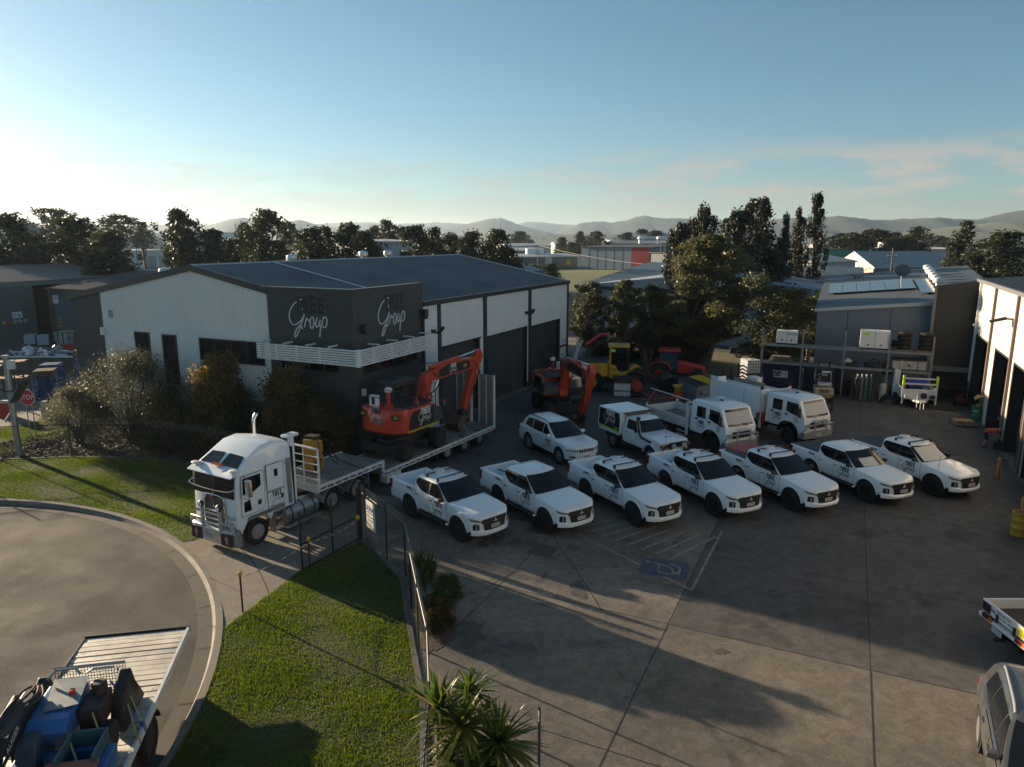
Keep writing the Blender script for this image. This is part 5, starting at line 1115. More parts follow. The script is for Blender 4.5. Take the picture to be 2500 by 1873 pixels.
    for pts in ([(1.5,.1,3.3),(1.7,.14,3.75),(2.3,.14,3.8),(3.0,.12,3.72)],[(1.2,-.2,2.2),(2.1,-.35,2.6),(2.4,-.33,3.05),(2.1,-.2,3.4)],[(1.2,.2,2.2),(2.15,.35,2.5),(2.5,.33,3.0),(2.15,.2,3.4)],[(5.6,-.19,3.5),(6.0,-.25,3.0),(5.9,-.22,2.4),(5.5,-.2,1.9)]): b.tube(spline(pts,5),.025,6)
    b.build('hose',m_plast,root,smooth=40)
    b=MB(); b.tube([(1.0,-1.0,1.9),(1.35,-1.2,2.0),(1.38,-1.25,2.15)],.018,6); b.cb((1.38,-1.27,2.2),(.05,.2,.24)); b.build('mirror',m_chrome,root)
    return root
e1_=make_exc('orange wheeled excavator with black side panel standing on the drop-deck trailer','excavator'); e1_.location=onrig(-9.43,0,.785); e1_.rotation_euler=(0,0,R(ROZ+180))
e2_=copy_tree(e1_,(2.8,43.2,0),-77,'dark orange wheeled excavator with raised boom standing on the yard by the roller doors')
# lashing strap over the bucket
t=thing('lashing_strap','pale lashing strap tying the excavator bucket to the trailer edge','strap',onrig(-13.2,.6,.785),ROZ); b=MB(); b.tube([(-.1,-.1,.55),(0,.1,.62),(.1,.62,.03)],.022,5); b.build('strap',M('strap_tan',(.3,.26,.12),.8),t)
# ---- crew-cab tray trucks ----
def make_crew(label):
    root=thing('crew_cab_truck',label,'truck')
    P_=[(.98,.62),(1.02,.9),(1.0,1.45),(.98,1.58),(.60,2.42),(.42,2.52),(-1.35,2.56),(-1.50,2.48),(-1.55,.9),(-.62,.9),(-.55,1.0),(-.3,1.18),(0,1.22),(.3,1.18),(.55,1.0),(.62,.66)]
    b=MB(); hw=.98
    def rg(y,k): return [(x if z<1.6 else x-.03*k,y*(1 if z<1.6 else 1-.08*(z-1.6)),z-(.05*k if z>2.3 else 0)) for x,z in P_]
    b.loft([rg(-hw,1),rg(-hw+.07,.3),rg(-.4,0),rg(.4,0),rg(hw-.07,.3),rg(hw,1)]); cab=b.build('cab',m_paint_w,root,bevel=.03,smooth=40)
    b=MB()
    n=8; rows=[]
    for j in range(2):
        rows.append([((.995 if j==0 else .63)-.05*abs(t)**3+.012,t*(.92 if j==0 else .86),1.60 if j==0 else 2.38) for t in np.linspace(-1,1,n)])
    b.loft(rows,close=False); b.build('windscreen',m_glass,root)
    b=MB(); rows=[]
    for j in range(2): rows.append([((.955 if j==0 else .69)-.05*abs(t)**3+.022,t*(.82 if j==0 else .80),1.70 if j==0 else 2.26) for t in np.linspace(-1,1,n)])
    b.loft(rows,close=False); b.build('sunshade',M('sun_blind'),root)
    for y,a in ((.45,-.4),(-.3,-.4)): b=MB(); b.tube([(1.02,y,1.6),(.98,y+a,1.72)],.012,5); b.build('wiper',m_plast,root)
    for s_ in (-1,1):
        def pn(nm,q,m,o0,d,par): g=MB(); g.prism(q,0,d,'y'); g.v=[(p[0],s_*((hw+o0)*(1 if p[2]<1.6 else 1-.08*(p[2]-1.6))+p[1]),p[2]) for p in g.v]; return g.build(nm,m,par)
        d1=pn('door',[(.60,1.16),(.86,1.25),(.90,1.58),(.58,2.34),(-.28,2.36),(-.28,1.2),(0,1.26),(.3,1.22)],m_paint_w,.0,.012,root)
        d2=pn('door',[(-.34,1.1),(-.34,2.36),(-1.22,2.36),(-1.22,1.0),(-.6,1.0)],m_paint_w,.0,.012,root)
        pn('window',[(.78,1.62),(.52,2.26),(-.18,2.28),(-.18,1.78),(.3,1.66)],m_glass,.013,.008,d1); pn('window',[(-.46,1.72),(-.46,2.28),(-1.08,2.28),(-1.08,1.72)],m_glass,.013,.008,d2)
        pn('handle',[(-.05,1.58),(-.05,1.66),(-.24,1.66),(-.24,1.58)],m_plast,.013,.02,d1); pn('handle',[(-.98,1.58),(-.98,1.66),(-1.16,1.66),(-1.16,1.58)],m_plast,.013,.02,d2)
        logo(d2,frame((-.78,s_*(hw+.013),1.35),(-s_,0,0),(0,0,1)),.46,m_ink,m_ink,.002)
        for k in range(4): pn('door_text',[(.36,1.5-k*.075),(.36,1.53-k*.075),(.36+.3-.05*(k%2),1.53-k*.075),(.36+.3-.05*(k%2),1.5-k*.075)],M('decal_grey'),.013,.003,d1)
        pn('fleet_number',[(.52,1.66),(.52,1.58),(.82,1.58),(.82,1.66)],M('decal_grey'),.013,.003,d1)
        g=MB(); g.tube([(.75,s_*.98,2.2),(.85,s_*1.2,2.15),(.85,s_*1.2,1.7),(.8,s_*.98,1.66)],.014,6); g.cb((.85,s_*1.22,1.9),(.06,.2,.38)); g.build('mirror',m_plast,root,bevel=.01)
        g=MB(); g.box(.96,1.045,min(s_*.62,s_*.93),max(s_*.62,s_*.93),1.05,1.28); g.build('headlight',m_lampg,root,bevel=.02)
        f=MB(); rr=[]
        for k in range(15):
            t_=PI*k/14; x,z=.62*math.cos(t_),max(.62,.56+.66*math.sin(t_)); rr.append([(x,s_*.75,z),(x,s_*1.03,z),(x*1.1,s_*1.03,z+.05),(x*1.1,s_*.9,z+.06)])
        f.loft(rr,caps=False); f.build('wheel_flare',m_plast,root,smooth=40)
        wheel(root,0,s_*.84,.47,.28,m_steel,.52,6); wheel(root,-3.35,s_*.80,.47,.44,m_steel,.52,6)
    g=MB(); g.box(1.0,1.05,-.55,.55,1.0,1.32); g.build('grille',m_plast,root); text_obj('',.1,m_ink,root,Matrix()) if False else None
    bb=MB(); bb.loft([[(.7,y,.55),(1.22-.1*abs(y)**3,y,.55),(1.24-.1*abs(y)**3,y,.86),(.9,y,.88)] for y in (-1.05,-.8,-.4,0,.4,.8,1.05)]); bb.build('front_bumper',m_alu,root,smooth=40)
    for y in (-.42,.42): b=MB(); b.box(1.2,1.27,y-.035,y+.035,.85,1.40); b.build('bull_bar_post',m_alu,root)
    b=MB(); b.tube(spline([(1.0,-1.02,.9),(1.18,-.98,1.18),(1.22,-.5,1.25),(1.22,.5,1.25),(1.18,.98,1.18),(1.0,1.02,.9)],4),.035,8); b.tube(spline([(1.23,-.42,1.25),(1.23,-.36,1.48),(1.23,0,1.52),(1.23,.36,1.48),(1.23,.42,1.25)],4),.035,8); b.tube([(1.2,-.98,1.02),(1.23,-.4,1.04),(1.23,.4,1.04),(1.2,.98,1.02)],.025,8); b.build('bull_bar',m_alu,root,smooth=40)
    numplate(root,'CU·26M',(1.255,-.1,.72),(0,1,0),(0,0,1))
    g=MB(); g.box(-5.2,.9,-.4,.4,.6,.9); g.build('chassis',m_under,root); g=MB(); g.box(-2.3,-1.7,-.95,-.5,.55,.9); g.box(-2.3,-1.7,.5,.95,.55,.9); g.build('fuel_tank',m_steel,root,bevel=.04)
    g=MB(); g.cb((-.4,.0,2.6),(.16,.1,.05)); g.build('cab_lamp',m_plast,root)
    return root
c2=make_crew('white crew-cab truck with tall closed service body and two spot lamps')
c1=copy_tree(c2,(0,0,0),0,'white crew-cab tipper truck with an empty drop-side tray')
hx=R(-63)
def setp(o,contact,hd): 
    h=R(hd); f=Vector((math.cos(h),math.sin(h),0)); l=Vector((-f.y,f.x,0)); o.location=Vector((*contact,0))+l*.95; o.rotation_euler=(0,0,h)
setp(c1,(9.85,33.9),-63); setp(c2,(14.35,35.7),-62)
# tipper tray
g=MB(); g.box(-5.0,-1.75,-1.08,1.08,.98,1.06); g.build('tray_floor',m_deck,c1)
for s_ in (-1,1):
    g=MB(); a,b_=(1.05,1.10) if s_>0 else (-1.10,-1.05); g.box(-5.0,-1.75,a,b_,.98,1.48)
    for z in (1.1,1.25,1.4): g.box(-5.0,-1.75,a-.012,b_+.012,z-.03,z+.03)
    g.build('drop_side',m_wsteel,c1)
    g=MB(); g.box(-1.75,-1.66,min(s_*1.0,s_*1.1),max(s_*1.0,s_*1.1),.6,2.35); g.build('headboard_post',m_wsteel,c1); g=MB(); g.box(-5.06,-4.96,min(s_*1.02,s_*1.12),max(s_*1.02,s_*1.12),.95,1.62); g.build('corner_post',m_wsteel,c1)
    g=MB()
    for z in (.5,.7): g.box(-2.5,-1.75,min(s_*1.02,s_*1.06),max(s_*1.02,s_*1.06),z,z+.05)
    g.build('side_guard',m_wsteel,c1)
g=MB(); g.box(-5.05,-5.0,-1.05,1.05,.98,1.48); g.build('tailboard',m_wsteel,c1); g=MB(); g.box(-1.75,-1.70,-1.02,1.02,1.0,2.0); g.box(-1.76,-1.66,-1.05,1.05,2.25,2.35); g.build('headboard',m_wsteel,c1)
g=MB(); g.cyl((-1.71,-.9,2.4),(-4.9,-.9,2.45),.03,n=6); g.build('tarp_pole',m_wsteel,c1)
# service body
g=MB(); g.box(-4.95,-1.85,-1.10,-.35,.95,2.55); o=g.build('service_locker',m_paint_w,c2,bevel=.015)
for x in (-3.0,): g=MB(); g.box(x-.006,x+.006,-1.108,-1.10,1.0,2.5); g.build('door_gap',m_ink,o)
for x in (-2.9,-3.1): g=MB(); g.lathe([(.05,-1.102),(.05,-1.115),(.001,-1.115)],12,'y',(x,0,1.6)); g.build('lock',m_plast,o)
g=MB(); g.box(-4.95,-1.85,.35,1.10,.95,2.3); g.box(-4.95,-1.85,-.35,.35,.95,1.1); g.build('service_body',m_paint_w,c2,bevel=.01)
g=MB(); g.box(-5.6,-5.0,-1.12,-.5,.9,2.75); o=g.build('rear_cabinet',m_paint_w,c2,bevel=.015); g=MB(); g.box(-5.55,-5.05,-1.07,-.55,2.75,2.77); g.build('vent_top',m_under,o); 
g=MB(); g.box(-4.6,-2.4,-.3,-.22,2.3,2.75); g.build('timber_board',M('plywood_grey',(.22,.19,.15),.8,var=.3,vs=4),c2)
for s_ in (-1,1): g=MB(); g.box(-1.85,-1.75,min(s_*1.02,s_*1.12),max(s_*1.02,s_*1.12),.5,2.6); g.build('headboard_post',m_wsteel,c2); g=MB(); g.cb((-1.8,s_*1.05,2.66),(.12,.12,.14)); g.build('lamp_red',m_red,c2)
g=MB(); g.box(-1.85,-1.75,-1.02,1.02,1.2,2.5); g.build('headboard',m_wsteel,c2)
g=MB(); 
for y in (-.2,.2): g.lathe([(.001,0),(.12,0),(.12,.06),(.001,.08)],16,'x',(1.22,y,1.36))
g.build('spot_lamp',m_lampg,c2,smooth=40)
g=MB(); g.cb((-1.7,-.95,1.05),(.15,.25,.6)); g.build('red_tank',M('fire_red'),c2,bevel=.03)
t=thing('white_esky','small white plastic ice box on top of the service truck','box',tuple(c2.matrix_basis@Vector((-3.9,.7,2.3))),-62); g=MB(); g.cb((0,0,.2),(.6,.4,.4)); g.build('tub',m_dec,t,bevel=.04); g=MB(); g.cb((0,0,.43),(.64,.44,.08)); g.build('lid',m_dec,t,bevel=.03)
# ---------- neighbouring sheds ----------
def grid_thing(name,label,cat): return thing(name,label,cat,tuple(SC),SRZ)
m_cream=M('cream_wall',(.55,.52,.47),.6,var=.06,vs=.4,dark=(.5,.46,.39),ds=.5,dthr=.63)
m_dkwall=M('dark_panel_wall',(.034,.033,.030),.7,var=.15,vs=.4); m_blue=M('bluegrey_wall',(.15,.18,.215),.65,var=.1,vs=.3,dark=(.13,.155,.185),ds=.4,dthr=.6)
rb=grid_thing('white_shed','tall cream-white shed with open bays and dark posts along the right edge','shed')
RVv=-28.2; UE=28.4
bays=[(-34,-28.6),(-27.3,-21.8),(-20.6,-15),(-13.8,-8.2),(-7,-1.4),(-.2,5.2),(6.9,10.9),(12.2,15.4),(16.4,20.6),(23.0,27.5)]
w_=MB(); 
def wv(a,b,z0,z1): w_.box(a,b,RVv-.25,RVv,z0,z1)
wv(-36,UE,4.53,7.9); prev=-36
for a,b in bays: wv(prev,a,0,4.53); prev=b
wv(prev,UE,0,4.53); w_.build('wall',m_cream,rb)
p_=MB()
for u in (-33,-27.9,-21.2,-14.4,-7.6,-.8,5.9,11.4,16.1,22.3): q=MB(); q.box(u-.13,u+.13,RVv,RVv+.12,0,7.9); q.build('post',M('brown_post',(.12,.085,.07),.6),rb)
for a,b in bays:
    q=MB(); q.box(a-.1,a+.12,RVv-.5,RVv+.02,0,4.55); q.box(b-.12,b+.1,RVv-.5,RVv+.02,0,4.55); q.box(a,b,RVv-.5,RVv+.02,4.45,4.55); q.build('door_frame',m_trim,rb)
    q=MB(); q.box(a-.4,b+.4,RVv-7,RVv-.3,.002,.012); q.build('bay_floor',M('floor_grey',(.10,.10,.105),.7),rb)
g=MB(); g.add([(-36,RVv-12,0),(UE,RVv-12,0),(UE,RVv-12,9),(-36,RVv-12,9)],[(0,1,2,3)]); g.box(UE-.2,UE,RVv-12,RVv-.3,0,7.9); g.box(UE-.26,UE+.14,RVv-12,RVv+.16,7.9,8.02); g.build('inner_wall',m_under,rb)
for i,(u,v) in enumerate(((-4,-32),(2,-33),(8.6,-31),(13.5,-32),(18.5,-31.5))):
    q=MB(); q.box(u-1.2,u+1.2,v-.4,v+.4,0,1.0); q.box(u-1.3,u-1.2,v-.5,v+.5,0,2.6); q.box(u+1.2,u+1.3,v-.5,v+.5,0,2.6); q.box(u-1.2,u+1.2,v-.5,v+.5,1.8,1.9); q.build('bay_shelving',M('shelf_grey',(.09,.09,.1),.6,var=.3,vs=2),rb)
g=MB(); s_=Vector((0,-12,.95)); l_=s_.length; s_=s_/l_; ribs(g,Vector((-36,RVv+.18,7.96)),XU,s_,XU.cross(s_)*-1,UE+36.2,lambda x:l_,lambda x:0,.2,.03); g.build('roof',m_roof,rb,recalc=False)
g=MB(); g.box(-36,UE+.2,RVv+.02,RVv+.22,7.8,8.0); g.build('gutter',M('gutter_grey',(.16,.165,.17),.45),rb)
g=MB(); g.box(27.55,27.75,RVv,RVv+.14,1.4,7.8); g.build('downpipe',m_alum,rb)
for u,z in ((17.2,6.5),(21.9,1.5)):
    f=MB(); f.box(u-.05,u+.05,RVv,RVv+.35,z-.04,z+.04); f.prism([(RVv+.3,z+.1),(RVv+1.0 if z>5 else RVv+.5,z-.12),(RVv+.95 if z>5 else RVv+.48,z-.22),(RVv+.25,z-.02)],u-.18,u+.18,'x'); f.build('floodlight',m_plast if z>5 else M('lamp_tan',(.45,.3,.15),.5),rb)
g=MB(); g.lathe([(.001,0),(.08,.03),(.08,.12),(.001,.16)],10,o=(27.6,RVv+.2,5.0)); g.build('security_camera',m_dec,rb)
dw=grid_thing('dark_panel_wall','dark concrete panel wall joining the white shed, with a small ribbed awning','wall')
g=MB(); g.prism([(-28.35,0),(-25.8,0),(-25.75,7.45),(-28.35,7.93)],28.42,28.75,'x'); g.build('panel',m_dkwall,dw)
g=MB(); 
for z in (2.1,4.4,6.55): g.box(28.405,28.415,-28.3,-25.85,z,z+.03)
g.build('panel_joint',m_black,dw)
g=MB(); ribs(g,Vector((28.38,-28.2,2.15)),XV,Vector((-.94,0,-.34)),Vector((-.34,0,.94)),2.3,lambda x:.75,lambda x:0,.11,.03); g.build('awning',m_galv,dw)
g=MB(); g.box(28.3,28.46,-25.82,-25.66,0,7.4); g.build('corner_pipe',M('gutter_grey'),dw)
bs=grid_thing('blue_grey_shed','blue-grey panel shed with solar panels and a row of roof ventilators','shed')
FU=29.5
def fz(v): return 5.5+.1*(-18.7-v)
def rz(u,v): return fz(v)+.07*(u-FU)+.1
g=MB(); g.add([(FU,-18.6,0),(FU,-26,0),(FU,-26,fz(-26)),(FU,-18.6,fz(-18.6))],[(0,1,2,3)]); g.add([(FU,-18.6,0),(FU,-18.6,fz(-18.6)),(50,-18.6,rz(50,-18.6)),(50,-18.6,0)],[(0,1,2,3)]); g.build('wall',m_blue,bs)
g=MB(); 
for v in (-20.6,-23.3): g.box(FU-.008,FU,v-.02,v+.02,0,fz(v)-.1)
g.build('panel_joint',m_dark,bs)
g=MB(); g.add([(FU-.1,-18.4,rz(FU,-18.4)),(50,-18.4,rz(50,-18.4)),(50,-30,rz(50,-30)),(FU-.1,-30,rz(FU,-30))],[(0,1,2,3)]); g.build('roof',M('dark_roof',(.10,.11,.12),.5,.2,var=.15,vs=.5),bs)
g=MB(); g.add([(FU-.16,-18.4,fz(-18.4)-.1),(FU-.16,-26,fz(-26)-.1),(FU-.16,-26,fz(-26)+.12),(FU-.16,-18.4,fz(-18.4)+.12),(FU-.02,-26,fz(-26)+.13),(FU-.02,-18.4,fz(-18.4)+.13)],[(0,1,2,3),(3,2,4,5)]); g.build('gutter',M('pale_gutter',(.45,.46,.46),.5),bs)
m_sol=M('solar_glass',(.06,.065,.075),.12,spec=1.)
def solar(u0,u1,v0,v1):
    g=MB(); 
    def P(u,v,h): return (u,v,rz(u,v)+h)
    g.add([P(u0,v0,.12),P(u1,v0,.12),P(u1,v1,.12),P(u0,v1,.12)]+[P(u0,v0,.16),P(u1,v0,.16),P(u1,v1,.16),P(u0,v1,.16)],[(4,5,6,7),(0,1,5,4),(1,2,6,5),(2,3,7,6),(3,0,4,7)]); g.build('solar_panel',m_sol,bs)
for i in range(6):
    for j in range(3): solar(36.1+2*j,38.06+2*j,-20.0-1.03*i,-19.0-1.03*i)
for j in range(4): solar(33.2+2*j,35.16+2*j,-26.3,-25.3)
for i in range(6):
    u=37+1.9*i; z=rz(u,-26.6); v_=MB(); v_.lathe([(.14,z),(.14,z+.3),(.33,z+.34),(.36,z+.5),(.3,z+.66),(.001,z+.74)],14,o=(u,-26.6,0)); v_.build('roof_vent',m_dec,bs,smooth=40)
ds=MB(); z=rz(40,-24.3); ds.cyl((40,-24.3,z),(40,-24.3,z+.9),.03); o=ds.build('dish_mast',m_galv,bs); ds=MB(); ds.X=Matrix.Translation((40,-24.3,z+1.0))@Matrix.Rotation(R(-50),4,'Y'); ds.lathe([(.001,0),(.35,.05),(.62,.2),(.60,.21),(.34,.07),(.001,.03)],20); ds.build('satellite_dish',M('dish_grey',(.12,.12,.12),.6),o,smooth=40)
# left neighbours
sa=grid_thing('long_grey_shed','long low grey-roofed shed with an open doorway at the left edge','shed')
m_gw=M('greygreen_wall',(.115,.125,.12),.7,var=.12,vs=.5); m_gr2=M('grey_roof_weathered',(.13,.125,.12),.6,.1,var=.2,vs=.4,dark=(.09,.088,.085),ds=.4,dthr=.6)
g=MB(); ribs(g,Vector((-30,57,0)),XU,XZ,-XV,49.5,lambda x:5.75,lambda x:0,.25,.03); g.box(19.5,20.0,56.95,57.2,0,5.8); g.box(24,31,56.95,57.2,0,6.2); g.build('wall',m_gw,sa)
g=MB(); g.box(-30,31,56.9,57.15,5.75,6.2); g.build('lintel',M('greygreen_trim',(.17,.185,.17),.6),sa)
g=MB(); g.box(14,31,64,64.2,0,6); g.box(31,31.2,57,70,0,6.3); g.build('inner_wall',m_under,sa)
g=MB(); s_=Vector((0,13,1.25)); l_=s_.length; s_=s_/l_; ribs(g,Vector((-30,56.7,6.22)),XU,s_,XU.cross(s_),62,lambda x:l_,lambda x:0,.25,.035); g.add([(-30,69.7,7.47),(32,69.7,7.47),(32,83,6.2),(-30,83,6.2)],[(0,1,2,3)]); g.build('roof',m_gr2,sa,recalc=False)
hz=[('w','hazard_white',(.6,.6,.6)),('w','hazard_white',(.6,.6,.6)),('b','hazard_blue',(.05,.12,.4)),('y','hazard_yellow',(.6,.5,.03)),('r','hazard_red',(.5,.04,.03)),('w','hazard_white',(.6,.6,.6)),('w','hazard_white',(.6,.6,.6)),('w','hazard_white',(.6,.6,.6))]
for i,(k,mn,c_) in enumerate(hz):
    u=15.2+.52*i; g=MB(); g.prism([(u,1.95),(u+.22,2.17),(u,2.39),(u-.22,2.17)],56.93,56.945,'y'); o=g.build('hazard_diamond',M(mn,c_,.5),sa); 
    if k=='w': g=MB(); g.prism([(u-.1,2.08),(u+.1,2.08),(u,2.25)],56.925,56.93,'y'); g.build('hazard_mark',m_ink,o)
g=MB(); g.box(17.6,18.6,56.93,56.945,2.5,3.15); o=g.build('notice_board',m_dec,sa); g=MB(); g.prism([(18.1,2.85),(18.5,2.85),(18.3,2.65)],56.92,56.928,'y'); g.box(17.7,17.95,56.92,56.928,2.65,2.68); g.box(17.7,17.95,56.92,56.928,2.85,2.88); g.build('notice_mark',m_ink,o)
sb_=grid_thing('numbered_shed','dark blue-grey shed with a square white SHED 1 sign behind the main shed','shed')
g=MB(); ribs(g,Vector((20,40,0)),XV,XZ,-XU,13.9,lambda x:5.0,lambda x:0,.25,.03); g.build('wall',M('slate_wall',(.10,.125,.145),.6,var=.1,vs=.5),sb_)
g=MB(); g.box(19.85,20.1,40,53.9,5.0,5.5); g.box(19.7,20,53.75,54.1,0,5.5); g.box(20,31,53.6,53.9,0,5.5); g.build('fascia',M('slate_trim',(.07,.072,.07),.6),sb_)
g=MB(); s_=Vector((11,0,1.45)); l_=s_.length; s_=s_/l_; ribs(g,Vector((19.6,22,5.55)),XV,s_,Vector((-.13,0,.99)),32.3,lambda x:l_,lambda x:0,.25,.03); g.add([(30.6,22,7.0),(30.6,54.3,7.0),(42,54.3,5.6),(42,22,5.6)],[(0,1,2,3)]); g.build('roof',M('brown_grey_roof',(.085,.08,.078),.6,.1,var=.15,vs=.4),sb_,recalc=False)
g=MB(); g.box(30.4,30.8,22,54.3,7.0,7.08); g.box(19.6,30.6,54.25,54.4,5.5,5.52); g.build('ridge_cap',M('pale_flashing'),sb_)
g=MB(); g.box(19.93,19.955,52.85,53.75,4.0,4.85); o=g.build('sign_board',m_dec,sb_); text_obj('SHED',.3,m_ink,o,frame((19.925,53.3,4.6),(0,-1,0),(0,0,1)),'lettering',.002); text_obj('1',.28,m_ink,o,frame((19.925,53.3,4.25),(0,-1,0),(0,0,1)),'lettering',.002)
g=MB()
for i,z in enumerate((2.3,1.95,1.6)): g.box(19.94,19.955,52.75,53.05,z,z+.18); g.box(19.94,19.955,53.15-.2*(i%2),53.3,z-.05,z+.22)
g.build('yellow_lettering',M('sign_yellow',(.45,.3,.03),.5),sb_)
fa=grid_thing('rear_grey_shed','low blue-grey gabled shed just showing above the numbered shed roof','shed')
g=MB(); g.prism([(22,0),(36,0),(36,5.9),(29,7.6),(22,5.9)],52,75,'x'); g.build('wall',M('slate_wall'),fa); g=MB(); g.add([(51.7,36.4,5.85),(51.7,29,7.68),(75,29,7.68),(75,36.4,5.85)],[(0,1,2,3)]); g.add([(51.7,21.6,5.85),(51.7,29,7.68),(75,29,7.68),(75,21.6,5.85)],[(0,1,2,3)]); g.build('roof',m_roof,fa)
cs=grid_thing('mid_shed','pale-walled shed with grey-blue roof half hidden by the trees behind the yard','shed')
g=MB(); g.prism([(6,0),(-22,0),(-22,5.2),(-8,7.2),(6,5.6)],47,80,'x'); g.build('wall',M('pale_wall',(.30,.335,.38),.6,var=.06,vs=.3),cs)
g=MB(); g.add([(46.6,6.4,5.6),(46.6,-22,5.1),(78,-22,6.9),(78,6.4,7.2)],[(0,1,2,3)]); g.build('roof',m_roof,cs); g=MB(); g.add([(46.55,6.4,5.3),(46.55,-22,4.8),(46.55,-22,5.15),(46.55,6.4,5.65)],[(0,1,2,3)]); g.build('gutter',m_trim,cs)
m_rd=M('road_grey',(.06,.06,.062),.9,var=.2,vs=.2)
sheet('side_road',[tuple(W(u,v)[:2]) for u,v in ((43,-6),(37,-28),(41,-30),(47,-6))],.006,m_rd)
m_dryg=M('dry_grass',(.13,.115,.06),.95,var=.45,vs=2,bump=.8,bs=8)
sheet('verge',[tuple(W(u,v)[:2]) for u,v in ((30.5,-2),(30.5,-14.5),(42,-12.5),(43,-2))],.008,m_dryg)
m_field=M('field_grass',(.12,.14,.035),.95,var=.35,vs=.08,dark=(.16,.14,.06),ds=.05,dthr=.55)
sheet('field',[(2,150),(75,140),(78,235),(26,255),(-8,230)],-.10,m_field)
# ---------- far buildings ----------
def far(name,label,L,Rt,vtop,depth,wall,roof,rise=1.5,roofname='roof',extra=None,cat='building',ridge='along'):
    "shed beyond the yard: L,Rt = photo points of the foot of its front wall, vtop = photo height of the eaves over L"
    a=at(*L);b=at(*Rt); top=aty(L[0],vtop,a.y).z; d=b-a; n=Vector((-d.y,d.x,0)).normalized(); 
    if n.y<0: n=-n
    ln=d.length; t=thing(name,label,cat,tuple(a),math.degrees(math.atan2(d.y,d.x)))
    s=1 if (d.x*n.y-d.y*n.x)>0 else -1
    g=MB(); g.box(0,ln,0 if s>0 else -depth,depth if s>0 else 0,0,top); g.build('wall',wall,t)
    g=MB(); o=.4; y0,y1=-o*s,(depth+o)*s; ym=(y0+y1)/2
    if ridge=='along': P_=[(y0,top),(ym,top+rise),(y1,top),(y1,top-.25),(y0,top-.25)]; g.prism([p for p in P_],-o,ln+o,'x')
    else: g.prism([(-o,top),(ln/2,top+rise),(ln+o,top),(ln+o,top-.2),(-o,top-.2)],y0,y1,'y')
    g.build(roofname,roof,t)
    return t,ln,top,s
m_pw=M('pale_grey_wall',(.40,.41,.42),.7,var=.06,vs=.1); m_pr=M('pale_roof',(.42,.43,.43),.5,.1,var=.1,vs=.1); m_mr=M('mid_roof',(.22,.24,.26),.5,.2,var=.1,vs=.1); m_bg=M('steel_blue_wall',(.20,.245,.29),.65,var=.06,vs=.1); m_rw=M('red_panel',(.33,.02,.03),.5,var=.05,vs=.2); m_teal=M('teal_wall',(.02,.20,.165),.5,var=.05,vs=.2); m_dk=M('far_dark_grey',(.045,.05,.055),.7)  # the far dark grey is one even colour for roofs and panel joints
def deco(t,mat,name,x0,x1,z0,z1,s,off=.06): g=MB(); y=-off*s; g.box(x0,x1,min(0,y),max(0,y),z0,z1); return g.build(name,mat,t)
t,ln,top,s=far('panel_warehouse','blue-grey panel warehouse with one bright red wall panel across the grass field',(1418,656),(1585,661),602,40,m_bg,m_dk,.5)
deco(t,m_rw,'red_panel',ln*.745,ln,0,top,s); 
for i in range(1,6): deco(t,m_dk,'panel_joint',ln*.124*i-.06,ln*.124*i+.06,0,top-.1,s,.03)
t,ln,top,s=far('grey_annex','lower dark grey annex with rooftop frame beside the red wall panel',(1586,661),(1650,664),616,30,M('annex_grey',(.12,.14,.15),.6),m_dk,.2); g=MB()
for x in (1,4,ln-1): g.box(x,x+.2,s*.5,s*.5+.2,top,top+3.5)
g.box(1,ln-.8,s*.5,s*.5+.2,top+3.4,top+3.6); g.build('roof_frame',m_trim,t)
t,ln,top,s=far('big_white_warehouse','large cream and grey warehouse with three white roof ventilators behind the red-panelled one',(1482,640),(1800,644),594,60,m_pw,m_mr,5)
for x in (16,24.5,35): g=MB(); g.lathe([(1,top-.1),(1,top+1.6),(1.6,top+2),(1.2,top+3),(.001,top+3.2)],12,o=(x,-2.2*s,0)); g.build('roof_vent',m_dec,t)
t,ln,top,s=far('open_sided_shed','long low open-sided grey shed with pale roof left of the blue warehouse',(1256,655),(1416,652),627,25,M('shed_dim',(.14,.14,.13),.8),m_pr,.8)
deco(t,m_pw,'end_bay',ln*.46,ln*.56,0,top,s); deco(t,M('sign_yellow'),'yellow_sign',ln*.78,ln*.85,1,2.6,s); deco(t,m_pw,'end_bay',ln*.96,ln,0,top,s)
for i,x in enumerate((.45,.58)): g=MB(); g.lathe([(2,top+.3),(2,top+2.8),(.001,top+3)],14,o=(ln*x,s*12,0)); g.build('white_tank',m_dec,t)
for i,(l,r,vt,mw,mr_,lab) in enumerate((((1240,633),(1345,632),600,m_pw,m_pr,'pale shed with a white block front, left of the power pole beyond the field'),((1235,640),(1330,639),612,M('shed_dim'),m_pr,'dim low shed roof in front of the white block front shed'),((1355,628),(1500,628),596,m_pw,m_pr,'pale blue-roofed shed between the mid-field trees'),((1255,612),(1290,612),594,m_pw,m_dk,'tiny far shed left of the distant tree clumps'),((1490,612),(1740,612),588,M('cream_roof',(.6,.56,.52),.6),m_pr,'far cream warehouse with long white roof under the hills'))): far('far_shed',lab,l,r,vt,25+10*i,mw,mr_,1.2)
far('white_blank_shed','tall white blank-walled shed showing between the trees behind the roof',(902,720),(1010,716),589,30,M('pale_wall'),m_pr,.4)
far('big_grey_store','big pale grey gabled store between the trees at the far left',(40,706),(132,700),572,40,m_pw,m_mr,3,ridge='across')
t,ln,top,s=far('two_storey_works','white works building with grey roller door left of the tall dark gum',(322,656),(412,652),612,30,M('offwhite_wall',(.5,.5,.49),.6,var=.06,vs=.2),m_pr,.3); deco(t,m_mr,'roller_door',ln*.42,ln*.66,0,top*.66,s); deco(t,m_mr,'roller_door',ln*.75,ln*.98,0,top*.66,s); deco(t,m_glass,'window',ln*.15,ln*.32,top*.45,top*.8,s)
